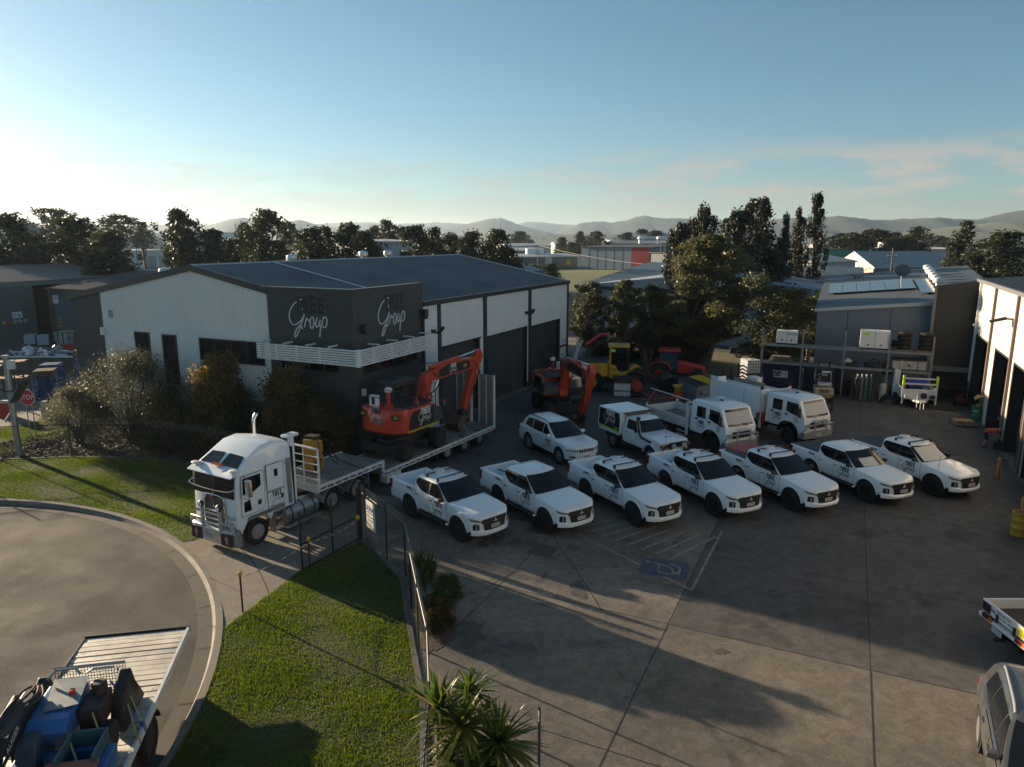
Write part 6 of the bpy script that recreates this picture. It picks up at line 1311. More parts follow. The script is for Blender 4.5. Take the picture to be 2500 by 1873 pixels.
far('long_works','long pale works roof behind the white building with roller door',(280,640),(410,638),581,30,m_pw,m_pr,2); far('dark_roof_works','low dark-roofed works just left of the far spreading gum',(330,634),(395,633),572,40,m_dk,M('dark_roof'),1.5)
far('small_white_shed','small white shed glimpsed between two dark trees',(535,640),(590,638),568,20,m_dec,m_pr,.6); far('left_grey_works','low pale works behind the first trees at the left edge',(60,690),(130,688),600,30,m_pw,m_pr,1)
t,ln,top,s=far('teal_shed','teal-walled shed behind the tall dark trees on the right',(1935,668),(2136,664),608,18,m_teal,m_dk,.2); deco(t,m_dec,'white_panel',ln*.9,ln*.93,top*.3,top+.3,s); deco(t,m_dec,'white_panel',ln*.985,ln,0,top+.3,s)
t,ln,top,s=far('cream_gable_shed','cream gabled shed with long pale ribbed roof beside the right power pole',(2132,684),(2310,680),653,14,M('slate_wall'),M('ribbed_pale_roof',(.34,.335,.32),.5,.2,var=.08,vs=.3),4.0)
g=MB(); d_=14*s; g.prism([(0,0),(d_,0),(d_,top),(d_/2,top+3.8),(0,top)],-.3,-.1,'x'); g.build('gable_wall',M('gable_cream',(.42,.37,.31),.6,var=.06,vs=.3),t)
t,ln,top,s=far('white_wall_shed','white-walled shed with pale roof left of the cream gable',(1985,696),(2084,690),640,18,m_pw,M('ribbed_pale_roof'),1.6); deco(t,m_dk,'panel_joint',ln*.45,ln*.46,0,top,s)
t,ln,top,s=far('cream_store','cream flat-roofed store on the right skyline with rooftop boxes',(2150,648),(2340,648),608,30,M('gable_cream'),M('cream_roof'),.5)
for x,c_ in ((.05,m_dec),(.1,m_dec),(.22,m_dec)): g=MB(); g.box(ln*x,ln*x+4,3*s if s>0 else -7,7 if s>0 else 3*s,top,top+3); o=g.build('roof_plant',c_,t); g=MB(); g.box(ln*x+.6,ln*x+3.2,2.95*s-.02,2.95*s+.02,top+.8,top+2.4); g.build('fan_grille',m_under,o)
far('far_grey_unit','long low grey unit behind the teal shed',(2000,640),(2130,640),600,20,m_pw,m_mr,.6); far('right_roof','pale roof shed behind the right power pole',(2320,678),(2420,676),648,15,M('slate_wall'),M('ribbed_pale_roof'),3)
# ---------- power poles and wires ----------
def pole(label,base,vtop,arms=(0,),r=.16):
    b=at(*base); zt=aty(base[0],vtop,b.y).z; t=thing('power_pole',label,'power pole',tuple(b)); g=MB(); g.tube([(0,0,-.2),(0,0,zt)],[r,r*.7],8); g.build('pole',M('weathered_timber',(.16,.145,.13),.9,var=.3,vs=3),t)
    for k in arms: g=MB(); g.box(-1.25,1.25,-.08,.08,zt-.5-k,zt-.34-k); o=g.build('crossarm',M('weathered_timber'),t); 
    for k in arms:
        for x in (-1.1,-.5,.5,1.1): g=MB(); g.lathe([(.05,zt-.34-k),(.07,zt-.25-k),(.03,zt-.12-k)],8,o=(x,0,0)); g.build('insulator',m_dec,t)
    return Vector((b.x,b.y,zt))
w1=pole('power pole standing alone at the edge of the grass field',(1313,668),596); w2=pole('power pole with a double crossarm in front of the dark trees behind the roof',(838,672),582,(0,1.0)); w3=pole('power pole between trees at the left, by the white works',(339,662),568); w4=pole('dark power pole with transformer clutter right of the cream gable',(2172,690),606,(1.5,),.22)
def wire(label,pts,sag,r=.035):
    m=MB(); 
    for p,q in pts:
        L_=[p.lerp(q,i/12)-Vector((0,0,sag*4*(i/12)*(1-i/12))) for i in range(13)]; m.tube([tuple(x) for x in L_],r,4,False)
    tag(m.build('overhead_wire',m_plast),label,'wire')
z_=Vector((0,0,1))
wire('overhead wires sagging from the field pole across the red-panelled warehouse',[(w1-z_*.3,Vector((52,150,4.5)))],2.0,.07); wire('overhead wires between the field pole and the double-armed pole',[(w1-z_*.3,w2-z_*.4)],2.5,.05); wire('overhead wires leading left from the double-armed pole',[(w2-z_*.4,w3-z_*.4)],2,.05); wire('overhead wires crossing the white-walled shed to the dark pole',[(w4-z_*1.5,Vector((62,150,3.2))),(w4-z_*3,Vector((62,152,2.2)))],1.0,.05)
# ---------- hills ----------
m_hill=M('forested_hill',(.035,.05,.028),.95,var=.4,vs=.012,dark=(.02,.03,.016),ds=.006,dthr=.5)
m_past=M('pasture_hill',(.11,.115,.055),.95,var=.3,vs=.006,dark=(.035,.05,.025),ds=.008,dthr=.53)
def hill(name,crest,D,depth,m,seed,zlow=-1,rough=6):
    "ridge: crest outline surveyed at distance D, falling away to the plain on both sides"
    q=random.Random(seed); us=np.linspace(crest[0][0],crest[-1][0],90); rows=[]
    ph=[(q.uniform(.01,.06),q.random()*6,q.random()) for _ in range(6)]
    prof_=[(-1,0),(-.8,.10),(-.6,.26),(-.42,.46),(-.25,.70),(-.1,.92),(0,1),(.2,.9),(.6,.45),(1,0)]
    for u in us:
        v=np.interp(u,[c[0] for c in crest],[c[1] for c in crest]); row=[]
        P0=aty(u,v,D); h=max(P0.z,2)
        for k,(t,f) in enumerate(prof_):
            y=D+t*depth; wob=sum(a*math.sin(u*fr+p+t*3*a) for fr,p,a in ph)*.05*(1-abs(t))*(0 if t==0 else 1)
            row.append((P0.x*(1+.0*t)+ (y-D)*P0.x/D*.6,y,zlow+(h-zlow)*max(0,min(1,f+wob))+ (q.gauss(0,1)*rough*.25 if 0<f<1 else (q.gauss(0,1)*rough*.25 if f==1 else 0))))
        rows.append(row)
    g=MB(); g.loft(rows,close=False); tag(g.build(name,m,smooth=60),kind='structure')
hill('hills',[(-500,560),(-200,548),(60,543),(110,549),(200,547),(330,553),(400,549),(470,551),(530,546),(575,533),(600,531),(630,546),(700,541),(735,537),(790,552),(860,560),(960,575)],3800,900,m_hill,1)
hill('hills',[(640,570),(740,549),(830,543),(900,543),(970,547),(1060,543),(1130,546),(1250,553),(1283,542),(1308,541),(1360,547),(1420,550),(1500,556),(1600,570)],6500,1200,m_hill,2)
hill('hills',[(1040,577),(1090,557),(1150,545),(1190,535),(1220,532),(1240,538),(1280,553),(1330,566),(1400,577)],4600,800,m_hill,3)
hill('hills',[(1330,578),(1370,565),(1403,551),(1418,545),(1456,540),(1494,544),(1527,539.5),(1550,530.6),(1572,527),(1605,532),(1650,533),(1700,535),(1760,538),(1850,545),(1950,560),(2100,577)],4200,900,m_hill,4)
hill('hills',[(1760,560),(1850,538),(1905,535),(1960,530),(2030,528),(2070,531),(2158,538),(2230,534),(2290,532),(2390,536),(2420,529),(2460,518),(2500,513),(2700,500),(3000,520)],3000,800,m_hill,5)
hill('pasture_hills',[(2080,582),(2140,577),(2200,570),(2260,562),(2330,553),(2380,548),(2450,543),(2560,540),(2900,545)],2100,600,m_past,6,rough=3)
hill('hills',[(1000,582),(1150,574),(1250,571),(1400,573),(1600,571),(1750,574),(1900,570),(2050,571),(2200,577)],2500,500,m_hill,7,rough=8)
t=thing('radio_mast','thin radio mast on the hilltop left of centre','mast',(aty(593,535,3800).x,3800,aty(593,535,3800).z)); g=MB(); g.tube([(0,0,-4),(0,0,40)],[1.6,.8],5); g.build('mast',m_steel,t); g=MB(); g.tube([(-14,0,-4),(-14,0,20)],[1.2,.6],5); g.build('mast',m_steel,t)
# ---------- air ----------
hzm=bpy.data.materials.new('haze'); hzm.use_nodes=True; nt=hzm.node_tree; nt.nodes.clear(); o_=nt.nodes.new('ShaderNodeOutputMaterial'); pv=nt.nodes.new('ShaderNodeVolumePrincipled'); pv.inputs['Color'].default_value=(.62,.80,1,1); pv.inputs['Density'].default_value=.000095; pv.inputs['Anisotropy'].default_value=.35; nt.links.new(pv.outputs[0],o_.inputs['Volume'])
g=MB(); g.box(-9200,9200,-400,9700,-2,195); hz_=g.build('haze',hzm); tag(hz_,kind='stuff')
# ---------- trees and plants ----------
m_bark=M('grey_bark',(.13,.105,.085),.9,var=.4,vs=4,bump=.6,bs=12); m_bark2=M('dark_bark',(.05,.04,.032),.95,var=.3,vs=4)
LF={'gum':leafmat('gum_leaf',(.020,.027,.012),(.055,.060,.026),.25,vs=.5),'dark':leafmat('dark_leaf',(.010,.014,.007),(.026,.031,.015),.2,vs=.5),'fig':leafmat('fig_leaf',(.015,.022,.008),(.046,.056,.016),.25,vs=.4),
 'yel':leafmat('yellow_gum_leaf',(.034,.043,.020),(.105,.108,.045),.36,vs=.45),'grev':leafmat('silver_green_leaf',(.036,.043,.027),(.105,.108,.07),.4,vs=1.2),'lilly':leafmat('bronze_green_leaf',(.016,.028,.008),(.075,.062,.018),.38,vs=.8),'tip':leafmat('orange_tip_leaf',(.16,.10,.022),(.26,.15,.04),.45,vs=2),'flower':leafmat('cream_flower',(.36,.27,.16),(.42,.34,.22),.4,vs=3),'yuc':leafmat('yucca_blade',(.05,.088,.014),(.15,.175,.035),.45,.4,vs=2),'dry':leafmat('dry_blade',(.25,.17,.08),(.3,.22,.1),.4,vs=2),'bush':leafmat('bush_leaf',(.025,.045,.012),(.075,.10,.025),.4,vs=.6)}
def leaves(C_,Rr,n,size,asp,g,tilt=0.):
    "n leaves in each ellipsoidal clump (centre, radii)"
    k=len(C_); c=np.repeat(C_,n,0); r=np.repeat(Rr,n,0); N_=k*n
    d=g.normal(size=(N_,3)); d/=np.linalg.norm(d,axis=1)[:,None]; p=c+d*r*(g.random(N_)**.45)[:,None]*g.uniform(.75,1.15,(N_,1))
    a=g.normal(size=(N_,3)); a[:,2]-=tilt; a/=np.linalg.norm(a,axis=1)[:,None]; b=np.cross(a,g.normal(size=(N_,3))); b/=np.linalg.norm(b,axis=1)[:,None]
    s=size*g.uniform(.6,1.4,(N_,1)); L=a*s; w=b*s*asp
    V_=np.stack([p-L*.5,p+w*.5,p+L*.5,p-w*.5],1).reshape(-1,3); return V_
def crown_obj(V_,mats,root,frac=None,g=None,name='crown'):
    n=len(V_)//4; mi=None
    if frac: mi=np.zeros(n,int); z=V_.reshape(-1,4,3)[:,0,2]; h=(z-z.min())/(z.max()-z.min()); mi[(g.random(n)<frac*h**1.5*2)]=1
    o=bpy.data.objects.new(name,npmesh(name,V_,np.arange(4*n).reshape(-1,4),mats,mi)); COL.objects.link(o); o.parent=root; return o
def tree_mesh(kind,seed,root,near=1.,mat=None):
    "nominal 10 m tall, 5 m wide"
    g=np.random.default_rng(seed); q=random.Random(seed); C_=[];Rr=[]; tr=MB(); ph=[q.random()*6,q.random()*6]
    def env(t):  # crown half width at height fraction
        return {'gum':.9*math.sin(PI*min(1,max(0,(t-.22)/.80)))**.55,'sparse':1.1*math.sin(PI*min(1,max(0,(t-.45)/.58)))**.6,'fig':1.*math.sin(PI*min(1,max(0,(t-.02)/1.0)))**.5,'col':.9*math.sin(PI*min(1,max(0,(t-.10)/.93)))**.75*(1.15-.55*t),'multi':1.05*math.sin(PI*min(1,max(0,(t-.20)/.82)))**.62}[kind]
    nk={'gum':62,'sparse':30,'fig':80,'col':60,'multi':80}[kind]; lo={'gum':.3,'sparse':.55,'fig':.1,'col':.16,'multi':.26}[kind]
    for i in range(nk):
        t=lo+(1-lo)*((i+q.random()*.8)/nk); t=min(t,.97); a=q.random()*2*PI; rad=2.5*env(t)*(q.random()**.45)*.86*(.78+.3*math.sin(2*a+ph[0]+3*t)+.18*math.sin(3*a+ph[1]-5*t)); cr=q.uniform(.55,1.0)*{'gum':.95,'sparse':.85,'fig':1.05,'col':.72,'multi':.66}[kind]
        if t>.85: cr*=.75
        C_.append((rad*math.cos(a),rad*math.sin(a),t*10-.3)); Rr.append((cr*q.uniform(.8,1.3),cr*q.uniform(.8,1.3),cr*q.uniform(.75,1.25)))
    tops=[c for i,c in enumerate(C_) if i%3==0]
    if kind=='multi': stems=[(q.uniform(-.25,.25),q.uniform(-.2,.2),q.uniform(-1.1,1.1),q.uniform(-.9,.9)) for _ in range(4)]
    else: stems=[(0,0,q.uniform(-.3,.3),q.uniform(-.3,.3))]
    for sx,sy,ex,ey in stems:
        hh=6 if kind!='multi' else 6.5; tr.tube(spline([(sx,sy,-.2),(sx+ex*.35,sy+ey*.35,2.2),(sx+ex*.8,sy+ey*.8,4.3),(sx+ex,sy+ey,hh),(sx+ex*1.1,sy+ey*1.1,8.3)],4),[.22*(1-.85*i/16)*(.75 if kind=='multi' else 1) for i in range(17)],7)
    for c in tops:
        sx,sy,ex,ey=q.choice(stems); z0=max(1.2,c[2]*q.uniform(.4,.62)); f=min(1,z0/6.5); p0=Vector((sx+ex*f,sy+ey*f,z0)); p1=Vector(c); m=p0.lerp(p1,.5)+Vector((0,0,-.25))
        tr.tube([p0,m,p1],[.075,.05,.02],5)
    tr.build('trunk',m_bark if kind in('gum','multi','sparse') else m_bark2,root,smooth=60)
    n=int({'gum':75,'sparse':80,'fig':85,'col':75,'multi':85}[kind]*near); sz={'gum':.34,'sparse':.32,'fig':.32,'col':.30,'multi':.34}[kind]/near**.42
    V_=leaves(np.array(C_),np.array(Rr),n,sz,.5,g,.4 if kind in('gum','multi') else 0)
    return crown_obj(V_,[LF[mat or {'gum':'gum','sparse':'gum','fig':'fig','col':'dark','multi':'yel'}[kind]]],root)
PROTO={}
def tree(kind,label,px,vtop,width,Y,seed=0,group=None,near=1.,mat=None,base=0.,rz=None):
    "px,vtop: photo column and top of the crown; Y: distance along the view; width in metres"
    P_=aty(px,vtop,Y); h=P_.z-base; key=(kind,seed,near,mat); loc=(P_.x,Y,base); rz=rnd.uniform(0,360) if rz is None else rz; sc=(width/5,width/5,h/10)
    if key not in PROTO:
        r=thing({'gum':'gum_tree','sparse':'gum_tree','fig':'broad_tree','col':'tall_tree','multi':'paperbark_tree'}[kind],label,'tree',loc,rz,group); r.scale=sc; tree_mesh(kind,seed+11,r,near,mat); PROTO[key]=r; return r
    return copy_tree(PROTO[key],loc,rz,label,group,sc)
G_='trees along the far side of the estate'
for a in (('gum','open-crowned gum at the left edge of the skyline',28,517,9,92,0),('fig','low dark tree at the extreme left below the open gum',-8,590,8,88,1),('fig','small round tree beneath the left edge gum',75,598,5,90,0),
 ('sparse','tall pale spreading gum far behind the broad dark tree',128,503,17,190,0),('fig','broad dark tree with a lumpy crown, third from the left edge',185,526,10,95,0),('fig','short dark tree leaning on the broad lumpy tree',112,592,5,94,1),('fig','rounded dome-shaped dark tree in front of the works',262,560,9,86,2),('fig','small tree filling the left foot of the dome-shaped tree',228,615,4,84,0),
 ('sparse','far wide pale gum left of the works',280,520,20,200,1),('sparse','far pale gum with a ragged top right of the wide pale gum',345,537,12,210,0),
 ('gum','tall dense gum rising alone behind the main shed gable',440,506,8.2,95,1),('fig','round dark tree right of the tall lone gum',512,556,7,92,0),('fig','low dark bush-like tree between round tree and big gum',560,580,5,100,1),
 ('gum','biggest dense gum behind the shed ridge',640,508,7.6,94,0),('gum','gum just left of the biggest one, slightly lower',598,540,5,98,1),('gum','grey-green gum right of the biggest gum, further back',695,537,7,130,2),('fig','dark rounded tree left of the double-armed pole',752,552,9.5,105,1),('gum','thin pale gum behind the double-armed pole',800,548,5,110,1),('gum','dark full gum right behind the double-armed pole',850,541,8,104,2),('gum','ragged gum at the right of the pole, before the white blank shed',895,560,6.5,100,0),
 ('gum','far gum with a rounded top above the white blank shed',948,534,9,165,1),('gum','far low gum left of the rounded-top gum',912,549,8,170,0),('gum','far low gum right of the rounded-top gum',985,552,7,168,2),
 ('gum','gum right of the white blank shed, widest of the middle clump',1022,547,8,104,0),('gum','upright gum second in the middle clump',1062,551,5.5,108,1),('gum','short gum in the gap of the middle clump',1100,566,5,112,2),('gum','leafy gum fourth in the middle clump',1148,561,7,104,1),('gum','gum at the right end of the middle clump above the shed roof end',1208,557,7,106,0),('fig','low dark foliage below the right end of the middle clump',1235,600,6,100,2),
 ('fig','bright green round bush left of the field pole',1262,640,4.2,110,0),('fig','dark round bush right of the field pole',1342,641,5.2,112,1),('fig','dark scrub at the foot of the field pole',1300,645,4.5,114,2),
 ('gum','mid-field gum left of the blue warehouse, tallest of three',1416,563,9,340,1),('fig','mid-field dark tree in front of the tallest of three',1372,578,10,330,0),('fig','small mid-field tree at the left corner of the blue warehouse',1398,590,9,320,1),('fig','dark tree behind the left corner of the blue warehouse',1440,577,10,345,2),
 ('gum','far tree clump left above the cream warehouse',1458,563,12,330,2),('gum','far pointed tree cluster over the grey warehouse',1572,558,16,360,0),('fig','far round trees right of the pointed cluster',1600,562,14,350,1),('gum','distant pale trees beyond the open-sided shed',1268,563,20,430,1),('gum','far trees behind the small cream warehouse',1530,566,14,345,1)): tree(*a,group=G_)
for a in (('gum','feathery gum, leftmost of the tall dark group on the right',1665,540,4.8,74,2),('gum','thin tall gum poking above the paperbark crown',1725,496,3.8,76,1),('gum','dark gum between the thin tall gum and the big dark pair',1695,528,4.2,78,0),('gum','big dark gum, left of the dark pair',1805,505,6.2,80,1),('gum','big dark gum, right of the dark pair, broader',1856,478,6.5,82,2),('col','narrow dark tree between the broad pair and the tallest one',1922,516,3.2,80,0),('col','very dark slim tree just left of the tallest one',1955,500,3.6,83,1),('col','tallest slim dark tree on the right skyline',2000,461,4.4,84,2),('gum','ragged gum low in front of the tall slim trees',1885,600,6,72,0)): tree(*a,group='tall dark trees behind the yard on the right',near=1.6,mat='dark')
for a in (('fig','dark scrub low behind the rack, under the tall slim trees',1900,690,8,70,2),('fig','dark scrub under the big dark pair',1830,670,7,74,1)): tree(*a,mat='dark',near=1.5)
for a in (('gum','far dark tree left over the teal shed',2048,568,14,240,1),('fig','far round dark tree behind the teal shed',2085,566,14,235,0),('gum','far wide tree above the right power pole',2135,558,18,245,2),('fig','far dark tree right of the pole top',2180,566,12,240,1),('gum','far tall clump over the cream store',2243,552,13,230,0),('fig','far low tree left of the tall clump over the cream store',2205,576,12,228,2),('gum','far faint trees in the valley before the pasture',2300,575,16,420,1),('col','dark pointed tree before the pasture hill',2362,535,9,150,0),('fig','dark low tree at the foot of the pointed tree',2335,590,7,152,0),('fig','large dark leafy tree above the white shed roof',2455,562,13,120,1),('gum','open leafy tree in front of the large dark leafy one',2385,620,8,105,1)): tree(*a,group='trees on the right skyline')
tree('multi','big paperbark with pale forked trunks standing behind the yard fence',1738,563,9.6,57.0,0,near=4,rz=40); tree('multi','paperbark tree at the end of the main shed, left of three',1442,684,4.6,60,1,'young paperbarks behind the machines',near=2.6); tree('multi','slim paperbark in the middle of three behind the loader',1527,678,3.6,60,2,'young paperbarks behind the machines',near=2.2); tree('multi','paperbark right of three, next to the big forked one',1588,690,4.0,59,1,'young paperbarks behind the machines',near=2.6)
tree('fig','round yellow-tipped tree behind the storage rack',1912,698,6.6,52.5,0,near=4,mat='yel'); tree('gum','green leafy tree behind the yellow-tipped round one',1985,722,5,62,1,near=2,mat='yel')
for i,(px,v,w_,Y) in enumerate(((1470,830,4,62),(1545,800,4,61),(1610,800,4,60),(1660,770,5,61),(1835,905,2.0,58),(1800,900,1.8,59),(1700,690,5,58.5),(1640,720,4,60))): tree('fig',('dark undergrowth at the end of the main shed','dark undergrowth behind the loader','dark undergrowth behind the tractor','dark leafy growth left of the forked trunks','scrubby bush right of the forked trunks','dark leafy growth right of the forked trunks','low hanging foliage in front of the forked trunks','low foliage between the paperbarks')[i],px,v,w_,Y,i%3,'undergrowth behind the yard',near=1.6,mat='gum')
for px,v,w_,Y,lab in ((2090,672,4,66,'pale green shrub behind the solar roof, left'),(2125,668,3.5,67,'pale green shrub behind the solar roof, right'),(2280,668,6,85,'dark bush beside the cream gabled shed wall'),(2020,700,5,64,'bright green bushes left of the solar roof')): tree('fig',lab,px,v,w_,Y,1,mat='bush')
# garden shrubs by the shed
def shrub(name,label,loc,h,w_,seed,mats,frac,nk=60,nl=260,ls=.13,asp=.35,stem=.3,shape='mound',extra=None,tilt=0):
    g=np.random.default_rng(seed); q=random.Random(seed); r=thing(name,label,'shrub',loc,q.uniform(0,360)); C_=[];Rr=[]
    for i in range(nk):
        t=stem*.5+(1-stem*.5)*(i+q.random())/nk; a=q.random()*2*PI
        e=(math.sin(PI*min(1,.12+.88*t))**.5 if shape=='mound' else (1-.72*max(0,t-.2)/.8)*min(1,.5+t*2)); rad=w_/2*e*q.random()**.4*.9; cr=w_*q.uniform(.115,.19)*(1 if t<.85 else .7)
        C_.append((rad*math.cos(a),rad*math.sin(a),h*min(.96,t)*.97)); Rr.append((cr,cr,cr*q.uniform(.8,1.3)))
    C_=np.array(C_);Rr=np.array(Rr); V_=leaves(C_,Rr,nl,ls,asp,g,tilt); crown_obj(V_,[LF[m] for m in mats],r,frac,g)
    if extra:
        k=np.array([i for i in range(nk) if i%2==0 or C_[i,2]>h*.6]); V2=leaves(C_[k],Rr[k]*1.12,extra,.075,.7,g); crown_obj(V2,[LF['flower']],r,name='flowers')['kind']='stuff'
    tr=MB()
    for i in range(0,nk,4): c=Vector(C_[i]); tr.tube([(q.uniform(-.1,.1),q.uniform(-.1,.1),-.1),(c.x*.35,c.y*.35,c.z*.45),c],[.06,.04,.012],5)
    tr.build('stems',m_bark2,r); return r
shrub('flowering_bush','broad silvery bush with cream flower heads, the biggest in the garden bed',(-19.7,35.7,.02),4.7,6.4,1,['grev','gum'],None,90,420,.13,.22,.25,extra=10)
shrub('flowering_bush','smaller silvery bush with a bare forked stem near the striped sign',(-22.5,35.6,.02),3.0,3.7,2,['grev','gum'],None,50,380,.12,.22,.75,extra=8)
shrub('hedge_tree','bronze-tipped conical shrub nearer the gable windows',(-14.3,34.0,.02),4.9,4.4,3,['lilly','tip'],.32,80,380,.13,.5,.15,'cone')
shrub('hedge_tree','dark conical shrub with golden top beside the charcoal corner',(-10.7,32.6,.02),4.5,4.0,4,['lilly','tip'],.22,75,360,.13,.5,.15,'cone'); shrub('hedge_tree','low dark shrub between the garden bed and the trailer',(-8.8,31.9,.02),3.3,3.4,5,['lilly','gum'],None,50,300,.12,.5,.15)
shrub('flowering_bush','low dark shrub filling the gap between silvery bush and bronze shrub',(-16.9,34.3,.02),3.2,4.0,6,['lilly','gum'],None,40,300,.12,.5,.2)
shrub('hedge_tree','low dark shrub between the two bronze shrubs',(-12.4,32.9,.02),2.8,3.0,9,['lilly','gum'],None,50,320,.12,.5,.15)
shrub('garden_shrub','small reddish shrub at the concrete side of the mesh fence',(-2.12,17.75,0),.95,1.15,7,['lilly','tip'],.15,60,190,.055,.5,.2); shrub('garden_shrub','small grey-green shrub just behind the reddish one by the fence',(-1.85,18.3,0),1.35,1.1,8,['bush','grev'],None,55,170,.06,.35,.8)
def blade_plant(name,label,loc,heads,seed,n,L,wd,el=(5,80),mats=None,trunk=True):
    "stiff sword leaves radiating from one or more heads"
    q=random.Random(seed); r=thing(name,label,'plant',loc); tk_=MB()
    for (hx,hy,hz) in heads:
        mb=MB()
        for i in range(n):
            a=q.random()*2*PI; e=R(q.uniform(*el)); l=L*q.uniform(.7,1.15)*(.75+.25*math.cos(e)); d=Vector((math.cos(a),math.sin(a),0)); s_=Vector((-d.y,d.x,0)); w0=wd*q.uniform(.8,1.2); p=Vector((hx,hy,hz)); pts=[]; ee=e
            mb.mi=1 if q.random()<(.10 if math.degrees(e)<25 else .02) else 0
            for k in range(5): pts.append((p.copy(),w0*(.55,1,.95,.6,.03)[k])); p=p+(d*math.cos(ee)+Vector((0,0,math.sin(ee))))*l/4; ee-=R(q.uniform(3,9))
            mb.add([v for p_,w in pts for v in (p_-s_*w/2,p_+s_*w/2)],[(2*k,2*k+1,2*k+3,2*k+2) for k in range(4)])
        mb.build('leaf_rosette',mats or [LF['yuc'],LF['dry']],r,recalc=False)
        if trunk: tk_.tube([(hx*.4,hy*.4,0),(hx*.8,hy*.8,hz*.6),(hx,hy,hz+.02)],[.10,.08,.06],8)
    if trunk: tk_.build('trunk',m_bark,r)
    return r
def yuc(label,heads,seed,n=110,L=.9):
    P_=[at(u,v,z) for u,v,z in heads]; c=P_[0]; blade_plant('yucca',label,(c.x,c.y,0),[(p.x-c.x,p.y-c.y,p.z) for p in P_],seed,n,L,.07,(-35,85))
yuc('yellow-green yucca nearest the lawn, its crown lit by the sun',[(1072,1735,1.7)],1); yuc('full green yucca in the middle of the three at the fence end',[(1131,1775,1.55)],2,130,.95); yuc('tall thin yucca rising behind the middle one',[(1149,1690,1.9)],3,80,.62); yuc('dark green yucca nearest the open concrete',[(1216,1815,1.35)],4,130,.95); yuc('low yucca at the bottom edge of the picture under the others',[(1100,1862,1.0),(1170,1885,.9)],5,90,.75)
blade_plant('spear_plant','cluster of tall upright spear leaves on the concrete side of the mesh fence',(-2.8,20.5,0),[(0,0,0),(.1,-.3,0),(.2,.2,0),(-.1,.4,0),(.15,-.65,0),(.05,.05,.0),(-.2,.7,0),(.3,-.1,0)],7,15,1.2,.08,(70,88),[LF['bush'],LF['gum']],False)
sheet('mulch_patch',[(-2.5,18.6),(-1.75,18.5),(-1.45,17.3),(-2.0,16.7),(-2.4,16.8)],.009,m_mulch); sheet('mulch_patch',[(-1.7,14.2),(-.2,13.2),(.4,11.8),(-1.5,11.5)],.0092,m_mulch)
# ---------- placing of the two vehicles at the right edge ----------
sv_.location=(9.98,11.49,0); sv_.rotation_euler=(0,0,R(-118))
m_gl=m_galv; m_wood=M('raw_timber',(.33,.22,.12),.85,var=.3,vs=4); m_woodg=M('grey_timber',(.16,.135,.11),.9,var=.35,vs=4); m_bluep=M('blue_pallet',(.03,.10,.26),.75,var=.35,vs=5,dark=(.12,.10,.08),ds=4,dthr=.58)
m_tank=M('tank_plastic',(.55,.58,.6),.45,var=.06,vs=2); m_bin=M('navy_bin',(.012,.018,.06),.5,var=.2,vs=2); m_machb=M('machine_blue',(.02,.12,.32),.42,var=.15,vs=3,coat=.2)
T2=lambda n,l,c,p,rz=0,g=None: thing(n,l,c,(p[0],p[1],p[2] if len(p)>2 else 0),rz,g)
tu=T2('tray_utility','white alloy-tray utility, its tail with red lamps pointing left at the right edge','utility',(14.9,16.43),0)
g=MB(); g.box(-2.3,.3,-.93,.93,.80,.86); g.build('tray_floor',M('tray_dark',(.05,.05,.05),.8),tu)
for s_ in (-1,1): g=MB(); g.box(-2.3,.3,min(s_*.90,s_*.95),max(s_*.90,s_*.95),.80,1.13); g.box(-2.3,.3,min(s_*.95,s_*.965),max(s_*.95,s_*.965),.95,1.0); g.build('tray_side',m_alum,tu)
g=MB(); g.box(-2.36,-2.31,-.95,.95,.84,1.15); tb_=g.build('tailboard',m_dec,tu,bevel=.01); g=MB(); g.box(-2.42,-2.3,-.95,.95,.68,.78); g.build('rear_bar',m_dec,tu)
for y in (.62,-.62): g=MB(); g.box(-2.43,-2.36,y-.2,y+.2,.70,.82); o=g.build('tail_lamp',m_red,tu,bevel=.01); g=MB(); g.box(-2.44,-2.37,y-.2,y-.08,.71,.81); g.build('indicator',m_amber,o)
for y in (-.32,.32): g=MB(); g.box(-2.40,-2.36,y-.03,y+.03,.78,1.0); g.build('latch',m_steel,tu)
g=MB(); g.box(-2.366,-2.36,.60,.93,.86,1.1); g.build('corner_panel',m_ink,tb_)
def rtext(s,y,z,sz,m): text_obj(s,sz,m,tb_,frame((-2.372,y,z),(0,-1,0),(0,0,1)),'lettering',.001)
rtext('CRB',.55,1.0,.13,m_ink); rtext('STEEL AND TRAY',.1,1.06,.07,m_ink); rtext('SERVICE  TRAY  REPAIR',.08,.95,.07,m_ink)
g=MB(); g.box(-2.372,-2.36,-.72,-.40,.87,1.1); o=g.build('yellow_tag',M('hi_vis_yellow',(.6,.55,.02),.5),tb_); text_obj('S21',.17,m_ink,o,frame((-2.374,-.56,.985),(0,-1,0),(0,0,1)),'fleet_number',.001)
numplate(tu,'CU·95VK',(-2.44,.18,.60),(0,-1,0),(0,0,1)); g=MB(); g.box(-2.6,-2.3,-.04,.04,.44,.5); g.lathe([(.001,.5),(.03,.52),(.03,.56),(.001,.58)],10,o=(-2.57,0,0)); g.box(-2.35,-2.25,-.45,.45,.45,.54); g.build('tow_bar',m_steel,tu)
for x in (-1.2,1.9):
    for s_ in (-1,1): wheel(tu,x,s_*.74,.38,.25,m_rim_s,.6,6)
g=MB(); g.box(-2.2,2.6,-.5,.5,.35,.78); g.build('chassis',m_under,tu); g=MB(); g.loft([[(x,y,z) for x,y in ((.4,-.85),(2.8,-.85),(2.8,.85),(.4,.85))] for z in (.45,1.1)]+[[(x,y,1.75) for x,y in ((.45,-.68),(1.6,-.68),(1.6,.68),(.45,.68))]]); g.build('cab',m_paint_w,tu,bevel=.06)
